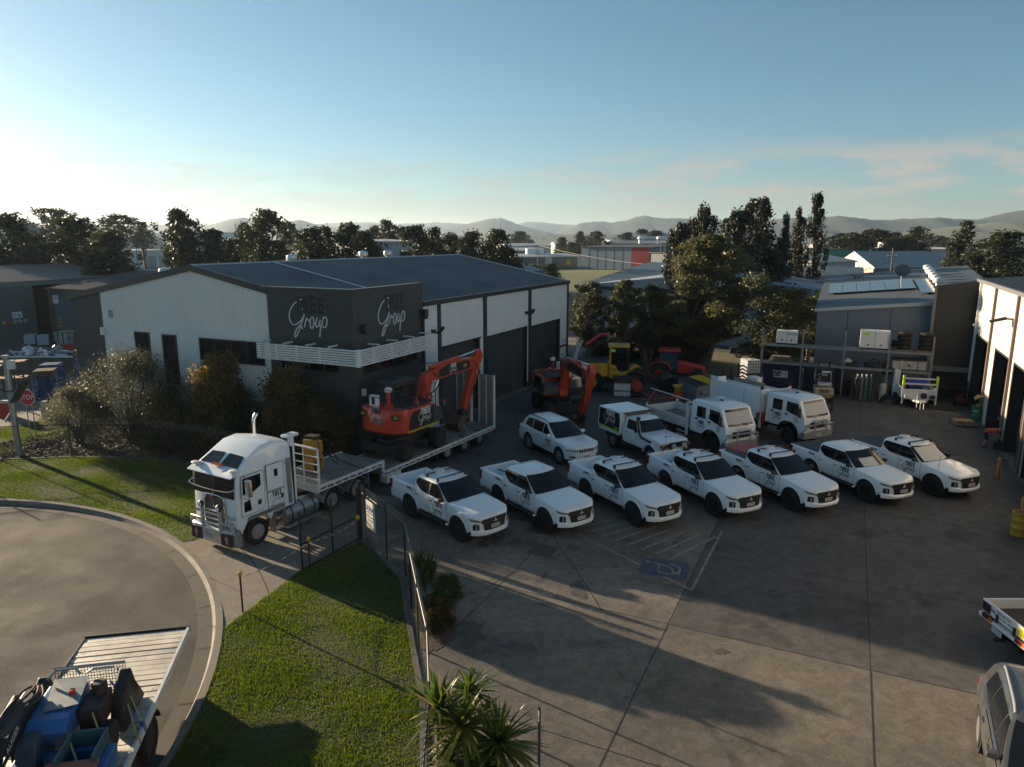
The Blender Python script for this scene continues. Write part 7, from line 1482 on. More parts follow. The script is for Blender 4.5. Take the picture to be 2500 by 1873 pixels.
# ---------- mesh fences ----------
m_blk=M('black_post',(.015,.015,.016),.5); m_wire=M('fence_wire',(.035,.036,.038),.45,.3); m_barb=M('barbed_wire',(.30,.30,.31),.4,.8)
def meshpanel(a,b,z0,z1,name,root,sp=.085,w=.009,m=None):
    a=Vector((a[0],a[1],0));b=Vector((b[0],b[1],0)); L=(b-a).length; d=(b-a)/L; n=Vector((-d.y,d.x,0)); h=z1-z0; mb=MB(); k=1.25
    for sg in (1,-1):
        s0=-h/k if sg>0 else 0; i=0
        while s0+i*sp<L+(h/k if sg<0 else 0):
            x0=s0+i*sp; i+=1; pts=[]
            xa,xb=(max(0,x0),min(L,x0+h/k)) if sg>0 else (max(0,x0-h/k),min(L,x0))
            if xb-xa<.02: continue
            za=z0+(xa-x0)*k if sg>0 else z0+(x0-xa)*k; zb=z0+(xb-x0)*k if sg>0 else z0+(x0-xb)*k
            p=a+d*xa+Vector((0,0,za)); q=a+d*xb+Vector((0,0,zb)); u=(q-p).normalized(); s=u.cross(n)*w/2; o=n*(.002*sg)
            mb.add([p-s+o,p+s+o,q+s+o,q-s+o],[(0,1,2,3)])
    return mb.build(name,m or m_wire,root,recalc=False)
def fence(label,pts,h,posts,name='mesh_fence',barb=True,pm=None,wm=None,sp=.085):
    r=thing(name,label,'fence')
    for p in posts: g=MB(); g.tube([(p[0],p[1],-.1),(p[0],p[1],h+ (.32 if barb else .05))],.03,8); g.build('post',pm or m_blk,r)
    tr=MB()
    for a,b in zip(pts,pts[1:]):
        meshpanel(a,b,.06,h,'mesh',r,sp,m=wm); tr.tube([(a[0],a[1],h),(b[0],b[1],h)],.018,6)
    tr.build('top_rail',pm or m_blk,r)
    if barb:
        for k in range(3):
            g=MB()
            for a,b in zip(pts,pts[1:]):
                p,q=Vector((a[0],a[1],h+.1+.1*k)),Vector((b[0],b[1],h+.1+.1*k)); n=8; L=[p.lerp(q,i/n)-Vector((0,0,.03*4*(i/n)*(1-i/n))) for i in range(n+1)]; g.tube(L,.005,4,False)
                for i in range(1,18): c=p.lerp(q,i/18); g.cb((c.x,c.y,c.z-.02),(.012,.012,.05))
            g.build('barbed_wire',m_barb,r)
    return r
lf=[(-5.3,23.78),(-4.18,22.13),(-3.38,20.9),(-2.92,18.9),(-2.44,16.84),(-1.95,14.8),(-1.62,12.4),(-1.45,9.6)]
lfence=fence('black chain mesh fence topped with barbed wire between the lower lawn and the yard',lf,1.72,lf[1:])
fence('black chain mesh fence along the garden bed above the upper lawn',[(p[0],p[1]) for p in up_fence[:5]],1.65,[(p[0],p[1]) for p in up_fence[:4]],sp=.12)
fence('short black mesh fence stub beside the yuccas at the bottom edge',[(.52,12.0),(.42,9.8)],1.72,[(.52,12.0),(.42,9.8)],barb=False)
fence('galvanised mesh fence with diagonal braces at the far left of the garden bed',[(-24.88,33.0),(-27.4,32.2),(-30,31.3)],1.75,[(-24.88,33.0),(-27.4,32.2),(-30,31.3)],pm=m_galv,wm=M('grey_wire',(.2,.2,.2),.5,.5),sp=.13)
gt=T2('mesh_gate','black mesh gate standing open beside the prime mover','gate',(-5.38,23.7),math.degrees(math.atan2(21.17-23.7,-6.76+5.38)))
GL=2.85
for x in (.12,GL/2,GL): g=MB(); g.box(x-.025,x+.025,-.025,.025,.06,2.02); g.build('upright',m_blk,gt)
for z in (.08,.92): g=MB(); g.box(.15,GL-.03,-.02,.02,z-.025,z+.025); g.build('rail',m_blk,gt)
o=meshpanel((.12,0),(GL,0),.1,1.7,'mesh',gt)
for k in range(4): g=MB(); g.tube([(.12,0,1.5+.13*k),(GL,0,1.5+.13*k)],.006,4); g.build('strand',m_wire,gt)
g=MB(); g.tube([(0,0,-.1),(0,0,2.2)],.065,10); g.build('gate_post',m_blk,gt)
sg_=T2('safety_sign','white site safety sign with four blue round symbols hung on the gate post fence','sign',(-4.82,23.02,1.18),math.degrees(math.atan2(22.13-23.78,-4.18+5.3)))
g=MB(); g.box(-.38,.38,-.05,-.04,-.5,.5); o=g.build('board',M('sign_white',(.62,.6,.55),.5,var=.08,vs=4),sg_,bevel=.004)
for i in range(4): g=MB(); g.lathe([(.001,0),(.085,0),(.085,.004),(.001,.004)],16,'y',(-.27+.18*i,-.056,.24)); c=g.build('blue_symbol',M('symbol_blue',(.03,.06,.3),.5),o); g=MB(); g.cb((-.27+.18*i,-.059,.25),(.06,.004,.07)); g.build('symbol_mark',m_dec,c)
for i,(t_,z,sz) in enumerate((('PERSONAL PROTECTION',.08,.05),('MUST BE WORN',-.06,.085),('IN THIS AREA',-.19,.07),('3',-.36,.16))): text_obj(t_,sz,m_ink,o,frame((0,-.052,z),(1,0,0),(0,0,1)),'lettering',.001)
def capped(label,p,h=1.02,r=.028):
    t=T2('marker_post',label,'post',p); g=MB(); g.tube([(0,0,-.1),(0,0,h)],r,8); g.build('post',M('dark_red_post',(.05,.02,.02),.6),t); g=MB(); g.lathe([(.055,h-.02),(.07,h+.03),(.065,h+.08),(.04,h+.12),(.001,h+.13)],12); g.build('cap',M('cap_yellow',(.5,.33,.02),.5),t,smooth=40); return Vector((*p[:2],h-.08))
b1=capped('marker post with yellow cap at the driveway corner by the kerb',(-7.72,18.65),1.15); b2=capped('marker post with yellow cap in front of the open gate leaf',(-6.55,21.35)); b3=capped('marker post with yellow cap next to the white safety sign',(-5.35,23.15))
t=thing('barrier_tape','red and white barrier tape strung between the yellow-capped posts','tape'); rp=random.Random(2)
for a,b in ((b1,b2),(b2,b3)):
    n=14
    for k,mm in ((0,M('tape_white',(.6,.57,.55),.5)),(1,M('tape_red',(.4,.06,.05),.5))):
        g=MB()
        for i in range(k,n,2):
            L=[a.lerp(b,(i+j)/n)-Vector((0,0,.10*4*((i+j)/n)*(1-(i+j)/n))) for j in (0,1)]; g.tube(L,.011,5,False)
        g.build(('white_strip','red_strip')[k],mm,t)
# ---------- left side: light pole, stop sign, pallets, tubs ----------
lp=T2('light_pole','grey steel pole with a cable loop and a tilted panel beside the garden fence','pole',(-24.3,33.6))
g=MB(); g.tube([(-.55,.1,-.1),(0,0,5.0)] if False else [(0,0,-.1),(0,0,5.0)],[.15,.12],10); g.build('pole',m_galv,lp); g=MB(); g.cyl((0,0,5.0),(0,0,5.04),.15); g.build('cap',m_galv,lp); g=MB(); g.cb((.3,-.1,4.6),(.34,.2,.42)); g.build('lamp_box',m_dec,lp,bevel=.03)
g=MB(); g.tube(spline([(-.12,-.1,4.6),(-.45,-.15,4.2),(-.35,-.2,3.5),(.1,-.2,3.3),(.4,-.2,3.5),(.42,-.15,4.2)],5),.03,6); g.build('cable_loop',m_plast,lp,smooth=60)
g=MB(); g.X=Matrix.Translation((.5,.0,3.3))@Matrix.Rotation(R(-57),4,'Y'); g.box(-.65,.65,-.3,.3,-.03,.03); g.build('tilted_panel',M('panel_dark',(.03,.035,.04),.3),lp); g=MB(); g.cyl((.1,0,2.9),(.45,0,3.2),.03); g.cyl((-.1,-.05,2.2),(-.32,-.2,1.8),.05); g.build('bracket',m_galv,lp)
st=T2('stop_sign','red octagonal STOP sign on two thin legs behind the garden fence','sign',(-25.75,36.5),-6)
zc=aty(66.5,970,36.5).z; xc=aty(66.5,970,36.5).x+25.75; g=MB(); g.prism([(xc+.46*math.cos(R(22.5+45*k)),zc+.46*math.sin(R(22.5+45*k))) for k in range(8)],-.02,0,'y'); bo=g.build('border',m_dec,st); g=MB(); g.prism([(xc+.43*math.cos(R(22.5+45*k)),zc+.43*math.sin(R(22.5+45*k))) for k in range(8)],-.03,-.021,'y'); o=g.build('red_face',M('sign_red',(.42,.02,.03),.45),bo); text_obj('STOP',.37,m_dec,o,frame((xc,-.032,zc),(1,0,0),(0,0,1)),'lettering',.002,xs=.88)
for dx in (-.12,.22): g=MB(); g.cyl((xc+dx,.02,-.1),(xc+dx,.02,zc+.3),.025); g.build('leg',m_galv,st)
def pallet_mesh(name,m):
    g=MB()
    for i in range(7): y=-.56+.18*i; g.box(-.58,.58,y-.055,y+.055,.115,.14)
    for x in (-.54,0,.54): g.box(x-.04,x+.04,-.58,.58,.025,.115)
    for y in (-.5,0,.5): g.box(-.58,.58,y-.05,y+.05,0,.025)
    return g.build(name,m)
pa=pallet_mesh('pallet',m_bluep); first=True
def stack(p,n,rz,m,lab,grp,z0=0):
    global first
    for k in range(n):
        o=pa if first else pa.copy()
        if not first: COL.objects.link(o)
        first=False; o.location=(p[0]+rp.uniform(-.03,.03),p[1]+rp.uniform(-.03,.03),z0+.147*k); o.rotation_euler=(0,0,R(rz+rp.uniform(-2,2))); tag(o,lab,'pallet',grp)
stack((-30.9,46.2),11,20,m_bluep,'blue pallet in the nearer stack behind the STOP sign','blue pallets in the nearer stack'); stack((-31.2,51.2),15,12,m_bluep,'blue pallet in the taller stack behind the nearer one','blue pallets in the taller stack'); stack((-33.6,51.0),11,12,m_bluep,'blue pallet in the stack left of the taller one','blue pallets in the left stack')
m_s=pa.data.copy(); m_s.materials[0]=m_woodg
for k in range(6): o=bpy.data.objects.new('pallet',m_s); COL.objects.link(o); o.location=(-31.2+.02*k,51.2,15*.147+.147*k) if k<3 else (-30.9,46.2,11*.147+.147*(k-3)); o.rotation_euler=(0,0,R(12 if k<3 else 20)); tag(o,'bare grey timber pallet on top of the taller stack' if k<3 else 'bare grey timber pallet on top of the nearer stack','pallet','grey pallets on the taller stack' if k<3 else 'grey pallets on the nearer stack')
t=T2('timber_rack','open timber and steel frame rack left of the blue pallets','rack',(-34.6,47.5),15)
for x in (-1.2,-.3,.6,1.3): g=MB(); g.box(x-.05,x+.05,-.5,-.4,0,2.4); g.box(x-.05,x+.05,.4,.5,0,2.4); g.build('upright',M('rusty_frame'),t)
for z in (1.2,2.3): g=MB(); g.box(-1.3,1.4,-.55,.55,z,z+.08); g.build('shelf',m_wood,t)
sk=T2('scrap_bin','long open steel bin heaped with scrap metal beyond the pallets','bin',(-37.2,55.6),0); g=MB(); g.box(-3.2,3.2,-1.2,-1.1,0,1.5); g.box(-3.2,3.2,1.1,1.2,0,1.5); g.box(-3.2,-3.1,-1.1,1.1,0,1.5); g.box(3.1,3.2,-1.1,1.1,0,1.5); g.box(-3.1,3.1,-1.1,1.1,.1,.2); g.build('bin',M('bin_brown',(.10,.085,.07),.8,var=.3,vs=2),sk); g=MB(); g.box(-3.25,3.25,-1.28,-1.08,1.5,1.6); g.box(-3.25,3.25,1.08,1.28,1.5,1.6); g.build('rim',m_wsteel,sk)
sc_=thing('scrap_heap','bright crumpled scrap metal heaped in the long open bin','scrap',(-37.2,55.6,1.3)); g=MB()
for i in range(46): g.X=Matrix.Translation((rp.uniform(-2.4,1.8),rp.uniform(-.9,.9),rp.uniform(0,.6)))@Matrix.Rotation(rp.uniform(0,6),4,(rp.random()+.1,rp.random(),rp.random())); a=rp.uniform(.15,.6); g.box(-a,a,-.12,.12,-.03,.03)
g.X=None; g.lathe([(.001,0),(.5,.2),(.4,.7),(.001,.9)],14,o=(-.9,-.3,.1)); g.build('scrap',M('bright_scrap',(.5,.52,.55),.35,.7,var=.3,vs=3),sc_)
def ibc(label,p,rz,grp=None):
    r=T2('liquid_tank',label,'tank',p,rz,grp); g=MB(); g.box(-.47,.47,-.57,.57,.17,1.12); g.lathe([(.12,1.12),(.12,1.17),(.001,1.17)],12); g.build('bottle',m_tank,r,bevel=.05); g=MB()
    for z in (.22,.42,.62,.82,1.1): 
        for s_ in (-1,1): g.box(-.5,.5,min(s_*.59,s_*.61),max(s_*.59,s_*.61),z-.012,z+.012); g.box(min(s_*.49,s_*.51),max(s_*.49,s_*.51),-.6,.6,z-.012,z+.012)
    for i in range(6):
        for s_ in (-1,1): x=-.48+.192*i; g.box(x-.012,x+.012,min(s_*.6,s_*.62),max(s_*.6,s_*.62),.15,1.12); y=-.58+.23*i; g.box(min(s_*.5,s_*.52),max(s_*.5,s_*.52),y-.012,y+.012,.15,1.12)
    g.build('cage',M('cage_steel',(.16,.18,.22),.4,.6),r); g=MB(); g.box(-.5,.5,-.6,.6,.1,.15)
    for y in (-.5,0,.5): g.box(-.5,.5,y-.06,y+.06,0,.1)
    g.build('skid',m_steel,r); return r
i0=ibc('caged white tank, nearest of the group in front of the open shed doorway',(-46.8,70.4),25); copy_tree(i0,(-45.2,70.9,0),25,'caged white tank, second from the right in front of the doorway'); copy_tree(i0,(-44.0,71.0,0),60,'caged white tank nearest the numbered shed wall'); copy_tree(i0,(-46.6,72.6,0),30,'caged white tank at the back of the doorway group'); copy_tree(i0,(-48.4,70.9,0),20,'caged white tank at the left of the doorway group')
copy_tree(i0,(17.0,49.9,1.0),10,'caged white tank stacked on another at the left end of the rack'); copy_tree(i0,(17.0,49.9,-.0),12,'lower caged white tank under the stacked one by the rack')
t=T2('parked_forklift','small dark forklift with a pale roof beyond the scrap bin','forklift',(-41.0,65.2),10); g=MB(); g.box(-.9,.9,-.55,.55,.2,1.0); g.build('body',M('fire_red'),t,bevel=.05); g=MB()
for x in (-.7,.7):
    for y in (-.5,.5): g.box(x-.04,x+.04,y-.04,y+.04,1,2.1)
g.build('guard_post',m_plast,t); g=MB(); g.box(-.85,.85,-.6,.6,2.1,2.16); g.build('roof_panel',m_wood,t)
for x in (-.6,.6):
    for y in (-.5,.5): wheel(t,x,y,.28,.2,m_steel)
t=T2('red_drum','red rectangular drum standing on the verge left of the light pole','drum',(-30.3,41.4)); g=MB(); g.box(-.35,.35,-.3,.3,0,.95); g.build('drum',M('sign_red'),t,bevel=.05); g=MB(); g.box(-.38,.38,-.33,.33,.95,1.0); g.build('lid',m_dec,t)
t=thing('boom_gate','pale grey boom gate pole at the left edge','gate',(-29.2,39.5,0)); g=MB(); g.tube([(-4,-2,2.0),(1.5,1.5,1.0)],.05,6); g.build('boom',m_galv,t); g=MB(); g.box(1.35,1.65,1.35,1.65,0,1.1); g.build('housing',m_galv,t)
sheet('lawn',[(-24.6,36.4),(-23.4,38.4),(-27.5,41.0),(-30.0,38.0),(-29,34.0),(-25.2,33.4)],.012,m_soil); tag(blades([(-24.6,36.4),(-23.4,38.4),(-27.5,41.0),(-30.0,38.0),(-29,34.0),(-25.2,33.4)],22000,9,.04,.09,.012,'grass',[m_gr,m_gd]),'sunlit grass patch behind the light pole and STOP sign','grass',kind='stuff')
# ---------- storage rack and what stands on it ----------
rk=grid_thing('pallet_rack','tall galvanised pallet rack standing against the blue-grey wall','rack'); RU=26.4; RP=[-15.3,-17.95,-20.6,-23.25,-25.75]; m_rk=M('rack_galv',(.24,.26,.27),.45,.6,var=.15,vs=3)
for v in RP:
    for u in (RU-.45,RU+.45): g=MB(); g.box(u-.045,u+.045,v-.045,v+.045,0,4.35); g.build('rack_post',m_rk,rk)
    g=MB()
    for i in range(5): g.tube([(RU-.45,v,.4+i*.8),(RU+.45,v,.8+i*.8)],.015,4)
    g.build('brace',m_rk,rk)
for z in (2.05,3.3):
    for u in (RU-.45,RU+.45):
        for a,b in zip(RP,RP[1:]): g=MB(); g.box(u-.03,u+.03,b+.05,a-.05,z-.14,z); g.build('beam',m_rk,rk)
for z in (2.05,3.3): g=MB(); g.box(RU-.40,RU+.40,RP[-1],RP[0],z+.0,z+.02); g.build('deck',m_rk,rk)
def onrack(v,z): p=W(RU,v,z+.02); return p
def cabinet(label,v,w,h,d,mark):
    p=onrack(v,3.3); t=T2('tool_cabinet',label,'cabinet',p,SRZ); g=MB(); g.box(-.4,.4,-w/2,w/2,.1,h); o=g.build('box',m_dec,t,bevel=.01); g=MB(); g.box(-.405,-.4,-.01,.01,.12,h-.02); g.build('door_gap',m_ink,o); g=MB(); g.box(-.38,.38,-w/2+.05,w/2-.05,0,.1); g.build('skid',m_steel,t)
    for s_ in (-1,1): g=MB(); g.lathe([(.06,-.405),(.06,-.42),(.001,-.42)],12,'x',(0,s_*w*.22,.3)); g.build('lock',m_steel,o)
    F_=frame((-.412,-w*.24,h-.22),(0,-1,0),(0,0,1))
    if mark: text_obj(mark,.22,m_ink,o,F_,'lettering',.002)
    else: g=MB(); g.prism([(w*.18,h-.38),(w*.38,h-.3),(w*.36,h-.15),(w*.2,h-.12)],-.415,-.405,'x'); g.build('lime_sticker',m_lime,o)
cabinet('smaller white tool cabinet with black marking on the rack top shelf',-16.9,1.35,.95,.8,'DECPD'); cabinet('bigger white tool cabinet with a lime sticker on the rack top shelf',-22.35,1.75,1.25,.8,'')
ty0=None
def tyre_stack(v,n,lab,grp):
    global ty0
    for k in range(n):
        if ty0 is None: g=MB(); g.lathe([(.22,0),(.34,0),(.42,.05),(.44,.14),(.42,.23),(.34,.28),(.22,.28),(.22,0)],24); ty0=g.build('tyre',m_tyre,smooth=40); o=ty0
        else: o=ty0.copy(); COL.objects.link(o)
        o.location=onrack(v,3.42+.285*k)+Vector((rp.uniform(-.03,.03),0,0)); o.rotation_euler=(0,0,rp.uniform(0,6)); tag(o,lab,'tyre',grp)
tyre_stack(-24.1,4,'black tyre in the left stack on the rack top','tyres in the left stack'); tyre_stack(-25.35,4,'black tyre in the right stack on the rack top','tyres in the right stack')
o=ty0.copy(); COL.objects.link(o); o.scale=(.6,.6,.6); o.location=onrack(-23.5,3.7); o.rotation_euler=(R(90),0,R(SRZ+90)); tag(o,'small wheel tyre standing upright beside the left tyre stack','tyre')
for v,lab in ((-24.1,'timber pallet under the left tyre stack'),(-25.3,'timber pallet under the right tyre stack')): o=bpy.data.objects.new('pallet',m_s); COL.objects.link(o); o.location=onrack(v,3.3); o.rotation_euler=(0,0,R(SRZ)); o.scale=(.7,.9,.75); tag(o,lab,'pallet')
for k in range(4): g=MB(); g.box(-.4,.4,-.9+.1*k,.8-.05*k,0,.06); tag(g.build('timber_board',m_woodg),'long grey board in the pile on the rack middle shelf','board','boards on the rack'); o=bpy.context.scene.objects[-1] if False else [x for x in COL.objects if x.name.startswith('timber_board')][-1]; o.location=onrack(-16.6,2.07+.1*k); o.rotation_euler=(0,0,R(SRZ))
t=T2('cut_off_saw','dark cut-off saw with pale guard on the rack middle shelf','tool',onrack(-21.1,2.05),SRZ); g=MB(); g.cb((0,0,.15),(.5,.7,.2)); g.tube([(0,-.3,.2),(0,.1,.55)],.05); g.tube([(.1,-.1,.2),(.1,.35,.45)],.04); g.build('body',m_plast,t,bevel=.03); g=MB(); g.lathe([(.001,0),(.22,0),(.22,.05),(.001,.05)],16,'x',(-.1,.2,.3)); g.build('guard',m_tank,t)
t=T2('hose_coil','dark pile of hoses with looped ends on the rack middle shelf','hose',onrack(-22.5,2.05),SRZ); g=MB()
for k in range(5): g.tube(spline([(.35*math.cos(a),.6*math.sin(a),.06+.05*k) for a in np.linspace(0,2*PI,9)[:-1]],4,True),.05,6)
g.tube(spline([(0,.3,.25),(0,.15,.55),(0,-.15,.5),(0,-.3,.25)],5),.03,6); g.tube(spline([(0,-.5,.2),(0,-.6,.45),(0,-.8,.4),(0,-.75,.1)],5),.03,6); g.build('coil',m_plast,t,smooth=60)
t=T2('spreader_box','pale dented steel spreader box strapped on the rack middle shelf','machine part',onrack(-24.5,2.12),SRZ); g=MB(); g.prism([(-.95,0),(.95,0),(.98,.52),(-.98,.55)],-.36,.3,'x'); g.build('box',M('dull_alloy',(.40,.39,.36),.5,.4,var=.25,vs=3),t); g=MB(); g.box(-.2,.35,-1.0,1.05,.55,.68); g.build('top_plate',m_steel,t)
for y in (-.5,.45): g=MB(); g.box(-.375,.32,y-.03,y+.03,-.02,.6); g.build('strap',M('strap_blue',(.03,.06,.2),.6) if y<0 else M('hi_vis_yellow'),t)
g=MB(); g.prism([(-.12,.2),(.1,.22),(.14,.3),(-.05,.32)],-.37,-.36,'x'); g.build('hole',m_ink,t)
def scrapbin(label,v):
    t=T2('metal_bin',label,'bin',W(27.6,v),SRZ); g=MB(); g.loft([[(-.8,-1.2,.1),(.8,-1.2,.1),(.8,1.2,.1),(-.8,1.2,.1)],[(-1.0,-1.28,1.7),(1.0,-1.28,1.7),(1.0,1.28,1.7),(-1.0,1.28,1.7)]]); o=g.build('bin',m_bin,t,bevel=.02); g=MB(); g.box(-1.03,1.03,-1.3,1.3,1.7,1.76); g.build('rim',m_bin,t)
    sl=.2/1.6; 
    def P(y,z): return (-.80-(z-.1)*sl-.008,y,z)
    g=MB(); g.add([P(.55,.85),P(-.40,.85),P(-.40,1.35),P(.55,1.35)],[(0,1,2,3)]); s=g.build('white_sign',m_dec,o,recalc=False); F_=frame(P(-.14,1.22),(0,-1,0),(-sl,0,1)); F_.translation.x-=.006
    text_obj('SCRAP',.15,m_ink,s,F_,'lettering',.001); F_=frame(P(-.14,1.08),(0,-1,0),(-sl,0,1)); F_.translation.x-=.006; text_obj('METAL',.15,m_ink,s,F_,'lettering',.001)
    g=MB(); g.add([tuple(Vector(P(y,z))-Vector((.004,0,0))) for y,z in ((.52,.93),(.08,.93),(.08,1.32),(.52,1.32))],[(0,1,2,3)]); b=g.build('symbol_panel',M('symbol_navy',(.02,.03,.09),.5),s,recalc=False)
    g=MB()
    for k in range(3):
        a=R(90+120*k); L=[(.30+.13*math.cos(a+d),1.12+.13*math.sin(a+d)) for d in (-.75,-.2,.35)]
        for (p,q) in zip(L,L[1:]): n=Vector((-(q[1]-p[1]),q[0]-p[0],0)).normalized()*.035; g.add([(P(0,p[1]-n.y)[0]-.008,p[0]-n.x,p[1]-n.y),(P(0,p[1]+n.y)[0]-.008,p[0]+n.x,p[1]+n.y),(P(0,q[1])[0]-.008,q[0]+n.x,q[1]+n.y),(P(0,q[1])[0]-.008,q[0]-n.x,q[1]-n.y)],[(0,1,2,3)])
    g.build('arrows',m_dec,b,recalc=False); return t
scrapbin('navy scrap metal bin under the left bay of the rack',-16.7); scrapbin('navy scrap metal bin partly behind the cream forklift',-19.4)
# forklift seen from behind
fk=T2('forklift','cream counterbalance forklift with a gas bottle, its back to the yard','forklift',(20.6,46.0),70); m_fk=M('forklift_cream',(.46,.38,.24),.5,var=.2,vs=3,dark=(.2,.14,.08),ds=3,dthr=.6)
g=MB(); g.loft([[(-1.0,-.45,.35),(1.0,-.5,.3),(1.0,.5,.3),(-1.0,.45,.35)],[(-1.15,-.58,.65),(1.0,-.55,.6),(1.0,.55,.6),(-1.15,.58,.65)],[(-1.15,-.58,1.05),(.9,-.55,.9),(.9,.55,.9),(-1.15,.58,1.05)]]); o=g.build('counterweight',m_fk,fk,bevel=.08); g=MB()
for i in range(6): y=-.25+.1*i; g.box(-1.17,-1.14,y-.025,y+.025,.75,.98)
g.build('grille',m_plast,o); g=MB(); g.cyl((-.75,-.42,1.22),(-.75,.42,1.22),.17); g.build('gas_bottle',M('bottle_silver',(.5,.5,.5),.4,.6),fk,bevel=.05); g=MB(); g.cb((-.25,0,1.15),(.5,.5,.15)); g.cb((-.5,0,1.45),(.12,.5,.55)); g.build('seat',m_plast,fk,bevel=.05)
for x,y in ((-.75,-.5),(-.75,.5),(.75,-.5),(.75,.5)): g=MB(); g.tube([(x,y,.95),(x*.8,y,2.1)],.04,6); g.build('guard_post',m_plast,fk)
g=MB(); g.box(-.65,.65,-.55,.55,2.1,2.16); g.build('overhead_guard',m_plast,fk); g=MB(); g.box(-.72,-.68,-.3,.2,1.98,2.1); g.build('roof_label',m_dec,fk)
for y in (-.35,.35): g=MB(); g.box(1.1,1.2,y-.06,y+.06,.1,2.4); g.build('mast',m_steel,fk); g=MB(); g.box(1.2,2.1,y-.06,y+.06,.06,.1); g.build('fork',m_steel,fk)
for x,r,y in ((-.7,.26,.46),(.75,.34,.52)): 
    for s_ in (-1,1): wheel(fk,x,s_*y,r,.22,m_steel)
# gas bottles in a cage, cylinders
bc=T2('bottle_cage','low steel cage holding a row of tall gas bottles','cage',W(26.0,-21.9)-E1*.9,SRZ-5); g=MB()
for x in (-.3,.3):
    for y in (-.65,.65): g.box(x-.03,x+.03,y-.03,y+.03,0,1.1)
g.box(-.35,.35,-.7,.7,.05,.1); g.box(-.33,-.27,-.65,.65,.7,.74); g.box(-.33,-.27,-.65,.65,1.06,1.1); g.build('frame',m_rust,bc)
for i,(c_,nm) in enumerate((((.02,.02,.025),'black'),((.10,.12,.13),'grey'),((.04,.12,.13),'teal'),((.03,.10,.07),'green'))):
    t=T2('gas_bottle',f'tall {nm} gas bottle standing in the steel cage','gas bottle',tuple(bc.location+Vector((-.36+.27*i,.12-.05*i,.1)))); g=MB(); g.lathe([(.11,0),(.115,1.3),(.09,1.45),(.04,1.52)],14); g.build('bottle',M('bottle_'+nm,c_,.4),t,smooth=40); g=MB(); g.cyl((0,0,1.5),(0,0,1.62),.03); g.cb((0,0,1.63),(.09,.05,.06)); g.build('valve',m_dec,t)
p=W(26.2,-23.1)-E1*.6; t=T2('gas_cylinder','stubby cream gas cylinder beside the bottle cage','gas bottle',p); g=MB(); g.lathe([(.2,0),(.22,.1),(.22,1.0),(.17,1.15),(.06,1.2)],18); g.build('cylinder',M('cylinder_cream',(.45,.42,.33),.5,var=.1,vs=3),t,smooth=40); g=MB(); g.cyl((0,0,1.2),(0,0,1.3),.05); g.build('valve',m_steel,t)
p=W(26.7,-23.3); t=T2('grey_tank','grey banded tank behind the cream gas cylinder','tank',p); g=MB(); g.lathe([(.3,0),(.3,1.5),(.25,1.6),(.001,1.62)],18); g.build('tank',M('tank_grey',(.2,.2,.18),.6,var=.2,vs=3),t,smooth=40); g=MB(); g.cb((0,0,1.72),(.6,.3,.12)); g.cyl((0,0,1.7),(.1,0,2.0),.05); g.build('pump',m_plast,t)
p=W(25.8,-23.75); t=T2('white_roll','tall white wrapped roll standing upright by the tanks','roll',p); g=MB(); g.tube([(0,0,0),(.05,.02,2.15)],[.13,.12],12); g.tube([(.17,-.05,0),(.2,-.02,2.12)],[.12,.11],12); g.build('roll',M('wrap_white',(.6,.62,.65),.4,var=.1,vs=3),t,smooth=40)
p=W(25.3,-23.4)-E1*.3; t=T2('black_tarp','crumpled black tarpaulin and loose tyre at the foot of the tanks','tarpaulin',p); g=MB(); g.lathe([(.001,.45),(.3,.42),(.5,.25),(.62,.0)],12); g.v=[(x*(1+.2*math.sin(5*x+3*y)),y*.8,z*(1+.3*math.sin(7*y+4*x))) for x,y,z in g.v]; g.build('tarpaulin',m_plast,t,smooth=60)
p=W(26.2,-20.9); t=T2('spare_tyre','large dark machine tyre leaning under the rack','tyre',p,SRZ); g=MB(); g.lathe([(.3,-.2),(.55,-.24),(.66,-.14),(.68,.14),(.55,.24),(.3,.2),(.3,-.2)],26,'x',(0,0,.68)); g.build('tyre',m_tyre,t,smooth=40)
t=grid_thing('sheet_fence','low pale sheet metal fence behind the gas bottles','fence'); g=MB(); ribs(g,Vector((28.9,-25.6,0)),XV,XZ,-XU,6.2,lambda x:1.5,lambda x:0,.2,.03); g.build('sheet',M('fence_sheet',(.2,.19,.17),.7,var=.15,vs=1),t)
t=T2('blue_drum','dark blue drum with a red cap by the sheet fence','drum',W(27.5,-24.9)); g=MB(); g.lathe([(.29,0),(.3,.3),(.29,.32),(.3,.6),(.29,.88),(.001,.88)],18); g.build('drum',M('drum_navy',(.02,.03,.10),.5),t,smooth=40); g=MB(); g.cyl((.15,0,.88),(.15,0,.93),.05); g.build('cap',M('fire_red'),t)
t=T2('work_bench','dark steel work bench under the ribbed awning','bench',W(27.3,-27.0),SRZ); g=MB(); g.box(-.5,.5,-.95,.95,.95,1.02); g.build('top',m_steel,t)
for x in (-.45,.45):
    for y in (-.9,.9): g=MB(); g.box(x-.03,x+.03,y-.03,y+.03,0,.95); g.build('leg',m_steel,t)
t=T2('red_mower','small dark red engine unit by the white shed end door','machine',W(26.2,-27.6),SRZ); g=MB(); g.cb((0,0,.35),(.5,.6,.3)); g.cyl((0,0,.5),(0,0,.75),.18); g.build('engine',M('engine_red',(.12,.02,.02),.6),t,bevel=.04)
for y in (-.35,.35): wheel(t,0,y,.2,.1,m_steel)
